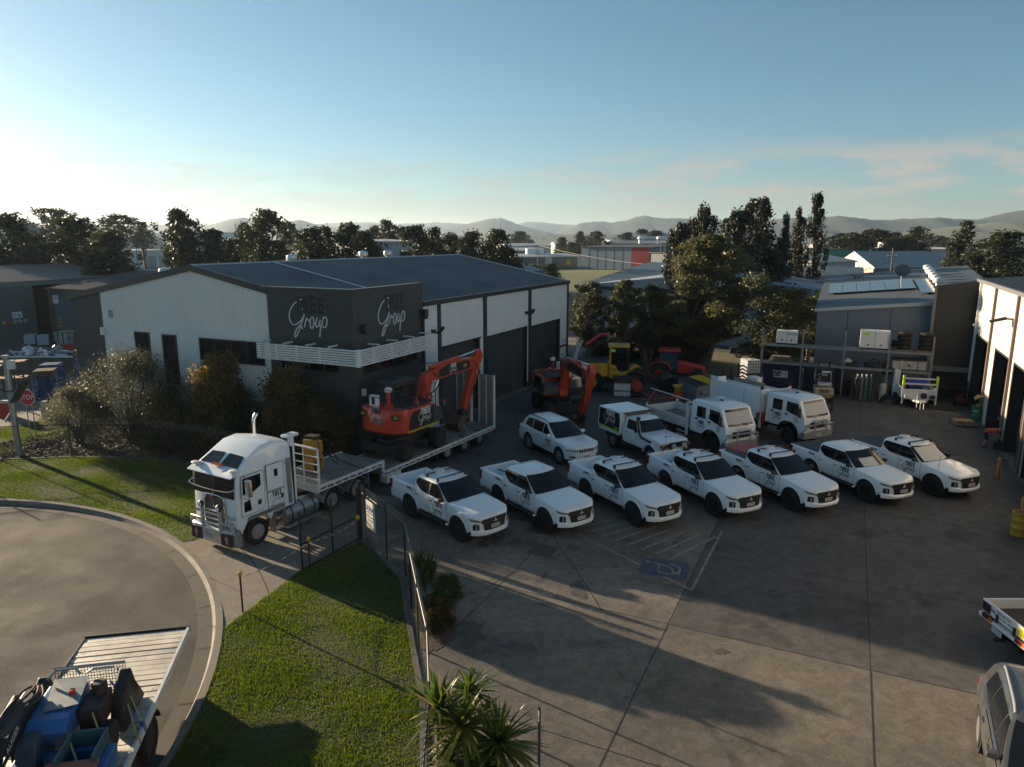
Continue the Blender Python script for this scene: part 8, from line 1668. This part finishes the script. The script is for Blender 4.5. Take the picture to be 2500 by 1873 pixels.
# white equipment trailer
et=T2('equipment_trailer','white tandem equipment trailer with blue hose reels and lime corner posts','trailer',(26.1,44.9),-106); g=MB(); g.box(-2.2,.9,-.95,.95,.5,.58); g.build('floor',m_wsteel,et); g=MB(); g.prism([(-.9,.5),(.9,.5),(.9,1.15),(-.9,1.15)],.86,.92,'x'); g.box(.88,.94,-.95,.95,1.45,1.55); g.box(.88,.94,-.95,.95,1.8,1.88); g.build('front_panel',m_wsteel,et)
for s_ in (-1,1):
    g=MB(); g.box(.84,.96,min(s_*.9,s_*1.0),max(s_*.9,s_*1.0),.2,1.4); g.build('corner_post',m_wsteel,et); g=MB(); g.box(.83,.97,min(s_*.89,s_*1.01),max(s_*.89,s_*1.01),1.4,2.02); g.build('lime_post',m_lime,et)
    g=MB(); g.box(-2.2,.85,min(s_*.92,s_*.97),max(s_*.92,s_*.97),.55,1.2); g.build('side_panel',m_wsteel,et)
    for x in (-.4,-1.15): wheel(et,x,s_*1.08,.33,.2,m_steel)
    g=MB(); g.box(.94,1.15,min(s_*.62,s_*.86),max(s_*.62,s_*.86),.62,.82); g.build('toolbox',m_steel if s_>0 else m_wsteel,et)
    g=MB(); g.lathe([(.08,-.16),(.30,-.16),(.30,-.12),(.16,-.11),(.16,.11),(.30,.12),(.30,.16),(.08,.16)],20,'x',(.75,s_*.27-.2,1.62)); g.build('hose_reel',M('reel_blue',(.03,.06,.38),.45),et,smooth=40)
g=MB(); g.prism([(.9,.55),(.9,-.55),(2.0,-.06),(2.0,.06)],.44,.56,'z'); g.build('drawbar',m_wsteel,et); g=MB(); g.cyl((1.55,-.22,.0),(1.55,-.22,.95),.04); g.build('jockey_stand',m_galv,et); g=MB(); g.cyl((1.75,.12,.05),(1.75,.12,.5),.03); g.cyl((1.85,-.1,.05),(1.85,-.1,.5),.03); g.build('prop',m_wsteel,et); g=MB(); g.cb((1.0,.25,.78),(.2,.3,.3)); g.build('battery_box',m_plast,et)
def drum(label,p,col,nm,top,rz=0): t=T2('steel_drum',label,'drum',p,rz); g=MB(); g.lathe([(.28,0),(.295,.02),(.285,.04),(.285,.29),(.298,.31),(.285,.33),(.285,.58),(.298,.60),(.285,.62),(.285,.85),(.295,.87),(.27,.88),(.26,.85),(.001,.85)],24); g.build('drum',M(nm,col,.45,var=.2,vs=4,dark=(col[0]*.4+.03,col[1]*.4+.02,col[2]*.4+.01),ds=4,dthr=.6),t,smooth=40); return t
t=drum('green steel drum beside the bay post at the far corner',(27.35,40.6),(.03,.16,.06),'drum_green',0); g=MB(); g.lathe([(.293,.5),(.293,.75)],10); 
g=MB(); g.tube([(.292*math.cos(a),.292*math.sin(a),.62) for a in np.linspace(R(200),R(250),6)],.05,4); g.build('label_patch',M('label_blue',(.3,.45,.55),.5),t); g=MB(); g.cyl((0,0,.85),(0,0,1.0),.08); g.build('tin',m_wood,t)
t=drum('yellow steel drum with an earth-filled top at the right edge',(18.35,24.1),(.42,.24,.015),'drum_yellow',0); g=MB(); g.lathe([(.26,.83),(.2,.87),(.001,.88)],16); g.build('earth',M('earth',(.12,.075,.05),1,var=.3,vs=8),t)
o=bpy.data.objects.new('pallet',m_s); COL.objects.link(o); o.location=(26.0,39.6,0); o.rotation_euler=(0,0,R(-12)); tag(o,'dark pallet lying on the yard in front of the green drum','pallet'); t=T2('timber_bundle','bright sawn timber blocks laid on the dark pallet','timber',(26.0,39.65,.15),-12)
for i in range(5): g=MB(); g.box(-.5+.2*i,-.33+.2*i,-.35,.35,0,.14); g.build('block',m_wood,t)
def bollard(label,p): t=T2('bollard',label,'bollard',p); g=MB(); g.lathe([(.075,-.1),(.075,.9),(.06,.96),(.001,.98)],16); g.build('post',M('bollard_orange',(.55,.21,.05),.5,var=.12,vs=4),t,smooth=40); g=MB(); g.lathe([(.16,0),(.16,.015),(.076,.015)],16); g.build('base_plate',m_steel,t)
bollard('orange bollard standing before the white shed between two bays',(21.72,30.3)); bollard('orange bollard behind the yellow drum at the right edge',(19.3,25.35))
# ---------- machines behind the vehicles ----------
ld=T2('wheel_loader','yellow articulated wheel loader with its bucket lowered among the trees','loader',(7.2,49.6),-8); m_ly=M('loader_yellow',(.50,.29,.015),.45,var=.2,vs=2,dark=(.22,.13,.03),ds=2,dthr=.62); m_lr=M('rim_yellow',(.42,.25,.02),.5)
for x,mr in ((-1.45,m_lr),(1.5,M('rim_red',(.25,.03,.02),.5))):
    for s_ in (-1,1): wheel(ld,x,s_*.95,.70,.55,mr,.5,5)
g=MB(); g.prism([(-2.5,1.0),(-.3,1.0),(-.3,2.0),(-2.2,1.95),(-2.5,1.7)],-.62,.62,'y'); o=g.build('engine_hood',m_ly,ld,bevel=.05); text_obj('VOLVO',.28,m_ink,o,frame((-1.35,-.63,1.62),(1,0,0),(0,0,1)),'lettering',.002); g=MB(); g.box(-2.3,-.4,-.6,.6,1.98,2.04); g.build('hood_grille',m_plast,o)
g=MB(); g.prism([(-.3,.9),(1.05,.9),(1.15,1.35),(.9,1.5),(.55,1.35),(.3,1.45),(.15,1.85),(-.3,1.9)],-.75,.75,'y'); o=g.build('cab_base',m_ly,ld,bevel=.03); text_obj('THEE',.2,m_ink,o,frame((.0,-.755,1.55),(1,0,0),(0,0,1)),'lettering',.002)
for x,y in ((-.25,-.7),(-.25,.7),(1.0,-.68),(1.0,.68)): g=MB(); g.tube([(x,y,1.4),(x*.93,y*.97,3.1)],.06,6); g.build('cab_post',m_ly if x<0 else m_plast,ld)
g=MB(); g.box(-.2,.93,-.64,.64,1.5,3.05); g.build('cab_glass',m_glass,ld); g=MB(); g.box(-.4,1.1,-.78,.78,3.1,3.24); g.build('cab_roof',m_ly,ld,bevel=.04); g=MB(); g.box(-.2,.1,-.795,-.78,2.8,3.0); g.build('fleet_tag',m_lime,ld)
g=MB(); g.prism([(.9,.6),(1.9,.6),(2.0,1.5),(1.5,1.85),(1.1,1.7)],-.4,.4,'y'); g.build('front_frame',m_ly,ld,bevel=.03)
for s_ in (-1,1):
    g=MB(); g.prism([(1.4,1.6),(1.7,1.75),(2.6,1.2),(3.5,.5),(3.35,.3),(2.4,.9)],min(s_*.42,s_*.58),max(s_*.42,s_*.58),'y'); g.build('loader_arm',m_steel,ld,bevel=.02); f=MB(); rg=[(1.5+.8*math.cos(t),.7+.8*math.sin(t)) for t in np.linspace(.3,2.6,10)]; f.loft([[(x,s_*.68,z),(x,s_*1.22,z),(x,s_*1.22,z+.04),(x,s_*.68,z+.04)] for x,z in rg]); f.build('mudguard',m_plast,ld); f=MB(); rg=[(-1.45+.82*math.cos(t),.7+.8*math.sin(t)) for t in np.linspace(.4,2.4,10)]; f.loft([[(x,s_*.66,z),(x,s_*1.22,z),(x,s_*1.22,z+.04),(x,s_*.66,z+.04)] for x,z in rg]); f.build('mudguard',m_ly,ld)
g=MB(); g.prism([(3.4,.1),(4.3,.02),(4.35,.08),(3.7,.4),(3.6,1.0),(4.0,1.15),(3.9,1.22),(3.3,1.0)],-1.25,1.25,'y'); g.build('bucket',m_steel,ld); g=MB(); g.box(-2.4,2.0,-.5,.5,.5,1.05); g.build('chassis',m_steel,ld)
tr_=T2('farm_tractor','red farm tractor with a glazed cab parked right of the yellow loader','tractor',(11.9,51.6),-16); m_tr=M('tractor_red',(.40,.022,.018),.35,coat=.3,var=.1,vs=2)
for s_ in (-1,1):
    wheel(tr_,-.9,s_*.85,.80,.45,M('rim_red'),.55,6); wheel(tr_,1.55,s_*.8,.55,.35,M('rim_red'),.55,6); f=MB(); rg=[(-.9+.92*math.cos(t),.8+.92*math.sin(t)) for t in np.linspace(.35,2.5,12)]; f.loft([[(x,s_*.58,z),(x,s_*1.12,z),(x,s_*1.12,z+.05),(x,s_*.58,z+.05)] for x,z in rg]); f.build('mudguard',m_tr,tr_,smooth=40)
g=MB(); g.loft([[(.35,y,z) for y,z in ((-.42,.9),(.42,.9),(.42,1.65),(.25,1.78),(-.25,1.78),(-.42,1.65))],[(2.1,y,z) for y,z in ((-.38,.85),(.38,.85),(.38,1.35),(.2,1.5),(-.2,1.5),(-.38,1.35))],[(2.3,y,z) for y,z in ((-.3,.85),(.3,.85),(.3,1.2),(.15,1.3),(-.15,1.3),(-.3,1.2))]]); o=g.build('bonnet',m_tr,tr_,bevel=.03); g=MB(); g.prism([(1.5,.95),(2.1,.95),(2.1,1.25),(1.5,1.3)],-.43,.43,'y'); g.build('side_grille',m_plast,o)
g=MB(); g.loft([[(-.9,-.62,1.0),(.35,-.62,1.0),(.35,.62,1.0),(-.9,.62,1.0)],[(-1.0,-.70,2.45),(.30,-.68,2.45),(.30,.68,2.45),(-1.0,.70,2.45)]]); g.build('cab_glass',M('cab_glass'),tr_)
for x,y in ((-.95,-.68),(-.95,.68),(.34,-.66),(.34,.66)): g=MB(); g.tube([(x,y,1.0),(x,y*1.02,2.5)],.035,6); g.build('cab_post',m_plast,tr_)
g=MB(); g.box(-1.1,.5,-.78,.78,2.45,2.62); g.build('cab_roof',m_tr,tr_,bevel=.06); g=MB(); g.box(-1.2,1.9,-.3,.3,.45,.95); g.build('chassis',m_steel,tr_); g=MB(); g.cyl((.5,.5,1.2),(.5,.5,2.5),.04); g.build('exhaust',m_steel,tr_)
t=T2('tow_slasher','dark folded implement frame with yellow cap and blue hose before the tractor','implement',(11.6,49.0),-15); g=MB(); g.prism([(-1.3,.1),(1.3,.1),(1.0,.9),(-.7,1.1)],-.5,.5,'y'); g.build('deck',m_steel,t,bevel=.05); g=MB(); g.tube(spline([(-1.2,-.6,.8),(.2,-.7,.75),(1.6,-.6,1.0)],5),.03,6); g.build('blue_hose',M('hose_blue',(.03,.06,.2),.5),t); g=MB(); g.lathe([(.14,1.05),(.12,1.15),(.001,1.17)],12,o=(-.5,0,0)); g.build('cap',M('cap_yellow'),t)
t=T2('water_tank_unit','black-framed water tank unit with a red hose reel in front of the loader','tank unit',(7.6,47.5),-8); g=MB(); g.box(-.62,.5,-.5,.5,.05,.35); g.box(-.62,.5,-.5,.5,.45,.95); g.build('tank',m_tank,t,bevel=.02); g=MB(); g.box(-.7,.58,-.58,.58,.98,1.3)
for x in (-.66,.54):
    for y in (-.54,.54): g.box(x-.04,x+.04,y-.04,y+.04,0,.98)
g.build('frame',m_plast,t); text_obj('FIREFIGHTER',.13,M('decal_grey'),t,frame((-.06,-.585,1.14),(1,0,0),(0,0,1)),'lettering',.002); g=MB(); g.lathe([(.1,-.2),(.34,-.2),(.34,-.15),(.2,-.14),(.2,.14),(.34,.15),(.34,.2),(.1,.2)],20,'y',(.95,-.35,.75)); g.build('hose_reel',M('fire_red'),t,smooth=40); g=MB(); g.box(.6,1.4,-.5,.4,.1,.3); g.build('skid',m_steel,t)
t=T2('skip_bin','grey front-lift bin with one black and one yellow lid','bin',(12.5,46.6),38); g=MB(); g.loft([[(-1.1,-.65,.1),(1.1,-.65,.1),(1.1,.65,.1),(-1.1,.65,.1)],[(-1.2,-.8,1.05),(1.2,-.8,1.05),(1.2,.8,1.3),(-1.2,.8,1.3)]]); o=g.build('bin',M('bin_grey',(.17,.20,.23),.6,var=.15,vs=2),t,bevel=.02)
for x0,x1,mm in ((-1.2,-.02,m_plast),(.02,1.2,M('lid_yellow',(.5,.36,.01),.5))): g=MB(); g.add([(x0,-.84,1.06),(x1,-.84,1.06),(x1,.84,1.32),(x0,.84,1.32),(x0,-.84,1.11),(x1,-.84,1.11),(x1,.84,1.37),(x0,.84,1.37)],[(0,1,2,3),(4,7,6,5),(0,4,5,1),(1,5,6,2),(2,6,7,3),(3,7,4,0)]); g.build('lid',mm,t,bevel=.02)
for s_ in (-1,1): g=MB(); g.box(-.7,.7,min(s_*.72,s_*.9),max(s_*.72,s_*.9),.5,.7); g.build('lift_pocket',M('bin_grey'),t)
t=T2('orange_frame','tangle of rusty orange machine frames lying before the skip bin','scrap',(10.0,45.6),20); g=MB()
for i in range(9): a=rp.uniform(0,6.28); l=rp.uniform(.5,1.2); x,y,z=rp.uniform(-1.2,.8),rp.uniform(-.5,.7),rp.uniform(.1,.5); g.tube([(x-l*math.cos(a),y-l*math.sin(a)*.5,z*.5),(x+l*math.cos(a),y+l*math.sin(a)*.5,z+rp.uniform(0,.5))],.05,5)
g.cb((.9,-.2,.35),(.6,.4,.45)); g.build('frame',M('dull_orange',(.26,.055,.025),.7,var=.3,vs=4),t)
t=T2('yellow_post_box','squat yellow steel fitting beside the skip bin','machine part',(11.0,46.2)); g=MB(); g.cb((0,0,.45),(.35,.35,.9)); g.cb((0,0,.95),(.6,.4,.15)); g.build('body',m_ly,t,bevel=.03)
t=T2('slatted_gate','dark slatted steel gate sloping back beside the skip bin','gate',(14.2,47.0),52)
for z in (.35,.6,.85,1.1,1.35,1.6): g=MB(); g.box(0,4.6,-.02,.02,z,z+.12); g.build('slat',m_steel,t)
for x in (0,1.5,3.0,4.6): g=MB(); g.box(x-.05,x+.05,-.05,.05,0,1.85); g.build('upright',m_steel,t)
t=T2('crane_arm','folded red and white crane arm showing above the loader from behind','crane',(6.6,54.5),10); m_cr=M('crane_red',(.45,.02,.05),.4); g=MB(); g.tube([(-.9,0,2.5),(.2,0,3.25)],.14,8); g.tube([(.1,.1,3.25),(1.0,.1,3.3)],.1,8); g.build('arm',m_cr,t); g=MB(); g.tube([(-2.0,0,0),(-1.5,0,2.7)],.14,8); g.cyl((-1.9,-.2,1.6),(-1.2,-.2,2.9),.05); g.build('post',m_wsteel,t); g=MB(); g.box(-2.6,1.8,-.8,.8,.3,1.4); g.build('truck_bed',m_steel,t)
t=T2('blue_sedan','dark blue car parked on the side road behind the trees','car',W(40,-13.5),SRZ-100); g=MB(); g.loft([[(x,y,z) for x,y in ((-2.2,-.85),(2.2,-.82),(2.2,.82),(-2.2,.85))] for z in (.3,.6,.95)]); g.build('body',M('dark_blue_paint',(.02,.03,.06),.3,coat=.6),t,bevel=.1); g=MB(); g.loft([[(x,y,.95) for x,y in ((-1.6,-.75),(1.1,-.75),(1.1,.75),(-1.6,.75))],[(x,y,1.45) for x,y in ((-1.1,-.6),(.3,-.6),(.3,.6),(-1.1,.6))]]); g.build('cabin',m_glass,t,bevel=.05)
for x in (-1.35,1.35):
    for s_ in (-1,1): wheel(t,x,s_*.75,.33,.22,m_rim_s)
# ---------- person ----------
J=dict(pel=(0,0,.84),sp=(.17,0,.95),ch=(.36,0,1.0),nk=(.48,0,1.03),hd=(.58,0,1.02),ht=(.70,0,1.0),lh=(0,.1,.80),lk=(.07,.11,.45),la=(-.02,.12,.08),lt=(.15,.13,.03),rh=(0,-.1,.80),rk=(.05,-.11,.45),ra=(-.04,-.12,.08),rt=(.13,-.13,.03),ls=(.40,.18,.98),le=(.50,.23,.72),lw=(.66,.15,.60),lf=(.73,.13,.57),rs=(.40,-.18,.98),re=(.46,-.23,.72),rw=(.63,-.15,.58),rf=(.70,-.13,.55))
Rd=dict(pel=.15,sp=.14,ch=.15,nk=.06,hd=.10,ht=.085,lh=.10,lk=.065,la=.045,lt=.04,rh=.10,rk=.065,ra=.045,rt=.04,ls=.07,le=.05,lw=.033,lf=.034,rs=.07,re=.05,rw=.033,rf=.034)
E_=[('pel','sp'),('sp','ch'),('ch','nk'),('nk','hd'),('hd','ht'),('pel','lh'),('lh','lk'),('lk','la'),('la','lt'),('pel','rh'),('rh','rk'),('rk','ra'),('ra','rt'),('ch','ls'),('ls','le'),('le','lw'),('lw','lf'),('ch','rs'),('rs','re'),('re','rw'),('rw','rf')]
for h,sg in (('l',1),('r',-1)):
    f=Vector(J[h+'f'])
    for k in range(4):
        J[f'{h}{k}a']=tuple(f+Vector((.04,(k-1.5)*.022,-.012))); J[f'{h}{k}b']=tuple(f+Vector((.07+.01*(k in(1,2)),(k-1.5)*.024,-.045))); Rd[f'{h}{k}a']=.010; Rd[f'{h}{k}b']=.008; E_+=[(h+'f',f'{h}{k}a'),(f'{h}{k}a',f'{h}{k}b')]
    J[h+'t_']=tuple(f+Vector((.01,-sg*.05,-.02))); Rd[h+'t_']=.010; E_.append((h+'f',h+'t_'))
bm=bmesh.new(); sk_=bm.verts.layers.skin.verify(); vv={}
for k,p in J.items(): v=bm.verts.new(p); v[sk_].radius=(Rd[k],Rd[k]); v[sk_].use_root=(k=='pel'); vv[k]=v
for a,b in E_: bm.edges.new((vv[a],vv[b]))
me=bpy.data.meshes.new('person_cage'); bm.to_mesh(me); bm.free(); tmp=bpy.data.objects.new('person_cage',me); COL.objects.link(tmp); tmp.modifiers.new('s','SKIN'); tmp.modifiers.new('d','SUBSURF').levels=2
bpy.context.view_layer.update(); me2=bpy.data.meshes.new_from_object(tmp.evaluated_get(bpy.context.evaluated_depsgraph_get())); bpy.data.objects.remove(tmp); me2.name='person'; me2.materials.clear()
for m in (M('skin',(.35,.2,.14),.6),M('shirt_orange',(.50,.07,.03),.8),M('shorts_dark',(.02,.02,.025),.9),M('boot_tan',(.14,.09,.06),.8)): me2.materials.append(m)
for f in me2.polygons:
    c=f.center; f.use_smooth=True; f.material_index=3 if c.z<.16 else 2 if (c.z<.84 and c.x<.13 and c.z>.44) else 1 if (c.x>.05 and c.x<.47 and c.z>.70) or (c.x<=.05 and c.z>=.84) else 0
pe=bpy.data.objects.new('person',me2); COL.objects.link(pe); pe.location=(24.25,35.1,0); pe.rotation_euler=(0,0,R(-35)); tag(pe,'person in orange shirt and dark shorts bending over before the white shed','person')
g=MB(); g.lathe([(.001,.105),(.06,.10),(.10,.06),(.105,.0),(.09,-.05)],14,'x',(.60,0,1.035)); g.v=[(.64+(z-1.035)*.2,y*1,1.06+(x-.60)*.6) for x,y,z in g.v]; g.v=[(p[0]+.03,p[1],p[2]+.0) for p in g.v]; g.build('hair',M('hair_dark',(.03,.02,.015),.8),pe,smooth=60)
t=T2('grey_case','small dark tool case on the ground by the bending person','case',(24.85,34.75),-35); g=MB(); g.box(-.3,.3,-.2,.2,0,.4); g.build('case',m_plast,t,bevel=.03); g=MB(); g.tube([(-.1,0,.4),(-.1,0,.47),(.1,0,.47),(.1,0,.4)],.015,6); g.build('handle',m_steel,t)
# ---------- flatbed with small machines, lower left ----------
FBZ=math.degrees(math.atan2(-.98,.2)); FB0=(-9.28,16.0,-.13)
fb=thing('flatbed_trailer','alloy flatbed trailer parked at the kerb, carrying small blue and black machines','trailer',FB0,FBZ)
m_adeck=M('alloy_deck',(.46,.43,.37),.5,.25,var=.25,vs=1.5,dark=(.24,.19,.14),ds=2.2,dthr=.58,bump=.5,bs=70); DZ=1.08
g=MB(); 
for i in range(40): 
    x=.06+8.4*i/40; z=DZ-.004+.012*math.sin(i*.9); g.box(x,x+.18,-1.14,1.14,z-.05,z)
g.build('deck',m_adeck,fb)
for s_ in (-1,1): g=MB(); g.box(0,8.6,min(s_*1.15,s_*1.21),max(s_*1.15,s_*1.21),.94,DZ+.02); g.build('side_rail',m_wsteel if s_>0 else m_plast,fb)
g=MB(); g.box(-.06,0,-1.21,1.21,.94,DZ+.03); g.build('end_rail',m_plast,fb); g=MB(); g.box(.2,7.4,-.45,.45,.55,.92); g.build('chassis',m_under,fb)
for s_ in (-1,1):
    for x in (3.3,4.5,): wheel(fb,x,s_*1.0,.46,.34,m_steel)
    g=MB(); rg=[(3.3+.56*math.cos(t),.46+.52*math.sin(t)) for t in np.linspace(.2,2.9,10)]; g.loft([[(x,s_*.8,z),(x,s_*1.2,z),(x,s_*1.2,z+.03),(x,s_*.8,z+.03)] for x,z in rg]); g.build('mudguard',m_plast,fb)
def fbp(x,y,z=0): h=R(FBZ); return (FB0[0]+x*math.cos(h)-y*math.sin(h),FB0[1]+x*math.sin(h)+y*math.cos(h),FB0[2]+DZ+.01+z)
ml=thing('mini_loader','compact black and blue tracked mini loader tied down on the flatbed','loader',fbp(4.0,.05),FBZ)
for s_ in (-1,1):
    y0,y1=(.62,.86) if s_>0 else (-.86,-.62); g=MB(); g.prism([(-.95,0),(-.1,0),(-.1,.35),(-.3,.8),(-.75,1.02),(-1.0,.4)],y0,y1,'y'); g.build('side_tower',m_plast,ml,bevel=.04); g=MB(); g.prism([(-1.35,.0),(-.95,.0),(-.6,.8),(-.75,.85)],y0,y1,'y'); g.build('arm',m_plast,ml,bevel=.03); wheel(ml,-.35,s_*.72,.30,.22,m_steel); wheel(ml,.4,s_*.72,.30,.22,m_steel)
g=MB(); 
for i in range(25): y=-.66+.055*i; g.box(-1.02,-1.01,y-.004,y+.004,.35,.98)
for i in range(10): z=.38+.065*i; g.box(-1.01,-1.0,-.66,.66,z-.004,z+.004)
g.build('mesh_screen',m_wire,ml); g=MB(); g.tube([(-1.0,-.66,1.0),(-1.0,.66,1.0)],.03,6); g.tube([(-.55,-.6,1.05),(-.6,-.45,1.2),(-.6,-.1,1.2),(-.55,0,1.1)],.025,6); g.tube([(-.55,.1,1.1),(-.6,.2,1.15),(-.6,.6,1.15)],.025,6); g.build('roll_bar',m_galv,ml)
g=MB(); g.prism([(-.55,.35),(.55,.35),(.75,.75),(.55,.9),(-.5,.95)],-.55,.15,'y'); g.build('blue_hood',m_machb,ml,bevel=.02); g=MB(); g.add([(-.62,-.50,1.0),(-.62,.12,1.0),(.25,.22,.97),(.35,-.35,.93)],[(0,1,2,3)]); g.build('hood_top',M('hood_grey',(.16,.20,.22),.5,var=.2,vs=4),ml); g=MB(); g.cb((-.1,.38,.6),(.7,.4,.45)); g.cyl((-.3,.4,.8),(-.3,.4,1.05),.14); g.build('engine',M('engine_dark'),ml,bevel=.03); g=MB(); g.cb((-.1,-.0,1.0),(.1,.08,.12)); g.cb((-.2,-.62,1.08),(.08,.08,.1)); g.build('red_knob',M('knob_red',(.6,.02,.02),.4),ml)
db=thing('digger_arm','black digging boom with dangling hoses laid along the flatbed','boom',fbp(3.8,-.62),FBZ); g=MB(); g.prism([(-.2,.75),(.1,1.15),(1.3,1.02),(2.6,.55),(2.6,.3),(1.2,.72),(.2,.75)],-.15,.1,'y'); o=g.build('boom',m_plast,db,bevel=.03); text_obj('AUGER',.16,m_dec,o,frame((1.2,.102,.9),(-.94,0,.34),(.34,0,.94)),'lettering',.001); g=MB(); g.prism([(.0,.2),(1.4,.1),(1.2,.75),(.2,.9)],.1,.45,'y'); g.build('bucket',M('bucket_slate',(.035,.06,.09),.45,var=.3,vs=4),db,bevel=.03); g=MB(); g.cyl((.3,-.2,1.15),(1.8,-.2,.9),.06); g.cyl((1.7,-.2,.92),(2.9,-.25,.5),.03); g.build('hydraulic_ram',m_steel,db)
g=MB()
for k in range(4): g.tube(spline([(-.1,-.1+.06*k,1.1),(.5,.0+.1*k,1.35-.05*k),(1.2,-.1+.05*k,1.25),(2.2,-.05,.75)],5),.022,6)
g.tube(spline([(1.6,.1,.8),(2.0,.35,1.1),(2.3,.3,.8),(2.6,.1,.6)],5),.022,6); g.build('hose',m_plast,db,smooth=60)
tf=thing('blue_frame_trailer','blue steel plant frame with a wooden board and red tanks on the flatbed','frame',fbp(6.0,.2),FBZ)
for y in (-.7,.78): g=MB(); g.box(-1.2,1.9,y-.08,y+.08,.15,.45); g.build('beam',m_machb,tf,bevel=.02)
for x in (-1.2,.0,1.5): g=MB(); g.box(x-.06,x+.06,-.62,.70,.2,.4); g.build('cross_beam',m_machb,tf)
g=MB(); g.box(-1.35,-.55,.05,.10,.2,.7); g.box(-1.35,-.55,.65,.70,.2,.7); g.box(-1.35,-1.30,.10,.65,.2,.7); g.box(-.60,-.55,.10,.65,.2,.55); g.box(-1.3,-.6,.1,.65,.2,.24); g.build('blue_tray',M('tray_slate',(.03,.09,.12),.5),tf,bevel=.02); g=MB(); g.X=Matrix.Translation((-.35,.35,.5))@Matrix.Rotation(R(12),4,'Y'); g.box(-.3,.3,-.45,.4,-.03,.03); g.build('wood_board',M('red_ply',(.25,.10,.06),.7,var=.2,vs=4),tf)
g=MB(); g.box(.0,.6,-.66,-.1,.3,1.05); g.build('blue_case',m_machb,tf,bevel=.02); g=MB(); g.add([(.05,-.7,1.06),(.75,-.62,1.06),(.85,-.0,1.0),(.1,-.05,1.12),(.45,-.35,1.35)],[(0,1,4),(1,2,4),(2,3,4),(3,0,4)]); g.build('blue_hopper',M('hopper_blue',(.03,.22,.6),.4),tf)
for i,(x,y,c_,nm,lab) in enumerate(((.55,.25,(.42,.02,.02),'jerry_red','red fuel tub on the flatbed between the blue beams, larger'),(.75,-.02,(.30,.015,.02),'jerry_dark','darker red fuel tub beside the larger one on the flatbed'),(.15,.05,(.16,.16,.15),'pot_grey','grey round pot on the flatbed behind the red tubs'))): t=thing('fuel_tub',lab,'tub',fbp(6.0+x,.2+y,.12),FBZ); g=MB(); g.lathe([(.15,0),(.17,.05),(.17,.3),(.13,.36),(.001,.38)],16); g.build('tub',M(nm,c_,.4),t,smooth=40); g=MB(); g.lathe([(.05,.36),(.05,.42),(.001,.42)],10); g.cyl((-.1,0,.4),(.1,.05,.46),.015); g.build('cap',m_steel,t)
g=MB(); 
for i in range(14): g.X=Matrix.Translation((rp.uniform(-.9,1.2),rp.uniform(-.5,.5),rp.uniform(.1,.35)))@Matrix.Rotation(rp.uniform(0,6),4,(rp.random(),rp.random(),1)); g.cb((0,0,0),(rp.uniform(.1,.4),rp.uniform(.06,.15),rp.uniform(.05,.12)))
g.build('loose_gear',M('gear_dark',(.05,.045,.04),.6,var=.5,vs=6),tf)
for i,(a,b,m_) in enumerate((((2.35,.62,.98),(3.35,1.18,0),'tan'),((2.5,.72,.9),(2.95,1.18,0),'tan2'),((2.75,.6,.95),(3.0,1.18,0),'blue'),((3.6,.55,.85),(4.5,1.18,0),'tan3'),((3.4,-.1,.8),(5.3,1.1,.1),'lime'))): t=thing('ratchet_strap',('pale tie-down strap nearest the flatbed end','second pale tie-down strap from the flatbed end','blue tie-down strap pulled to the flatbed edge','pale tie-down strap running over the flatbed middle','lime and grey ratchet strap crossing the blue frame')[i],'strap',fbp(.8,0),FBZ); p,q=Vector(a),Vector(b); s=Vector((.03,0,0)); g=MB(); g.add([p-s,p+s,q+s,q-s],[(0,1,2,3)]); g.tube([q+Vector((0,0,.1)),q+Vector((0,.03,-.1))],.03,6); g.build('strap',{'b':M('strap_blue2',(.02,.10,.4),.7),'l':M('strap_lime',(.35,.38,.10),.7)}.get(m_[0],M('strap_tan')),t,recalc=False)
# birds high over the plain
for i,(u,v,Y) in enumerate(((1275,460,90),(1328,458,95),(1340,461,92),(1338,449,97),(1354,447,94))):
    p=aty(u,v,Y); t=thing('bird','small dark bird flying over the plain in the middle of the sky','bird',tuple(p),40*i,'birds in the sky'); g=MB(); t.scale=(.5,.5,.5); g.lathe([(.001,-.14),(.04,-.05),(.045,.04),(.001,.16)],8,'x'); g.build('body',m_ink,t); g=MB(); g.add([(-.05,0,0),(.07,0,0),(.0,.32,.10),(-.06,.30,.09)],[(0,1,2,3)]); g.add([(-.05,0,0),(.07,0,0),(.0,-.32,.10),(-.06,-.30,.09)],[(0,1,2,3)]); g.build('wings',m_ink,t)
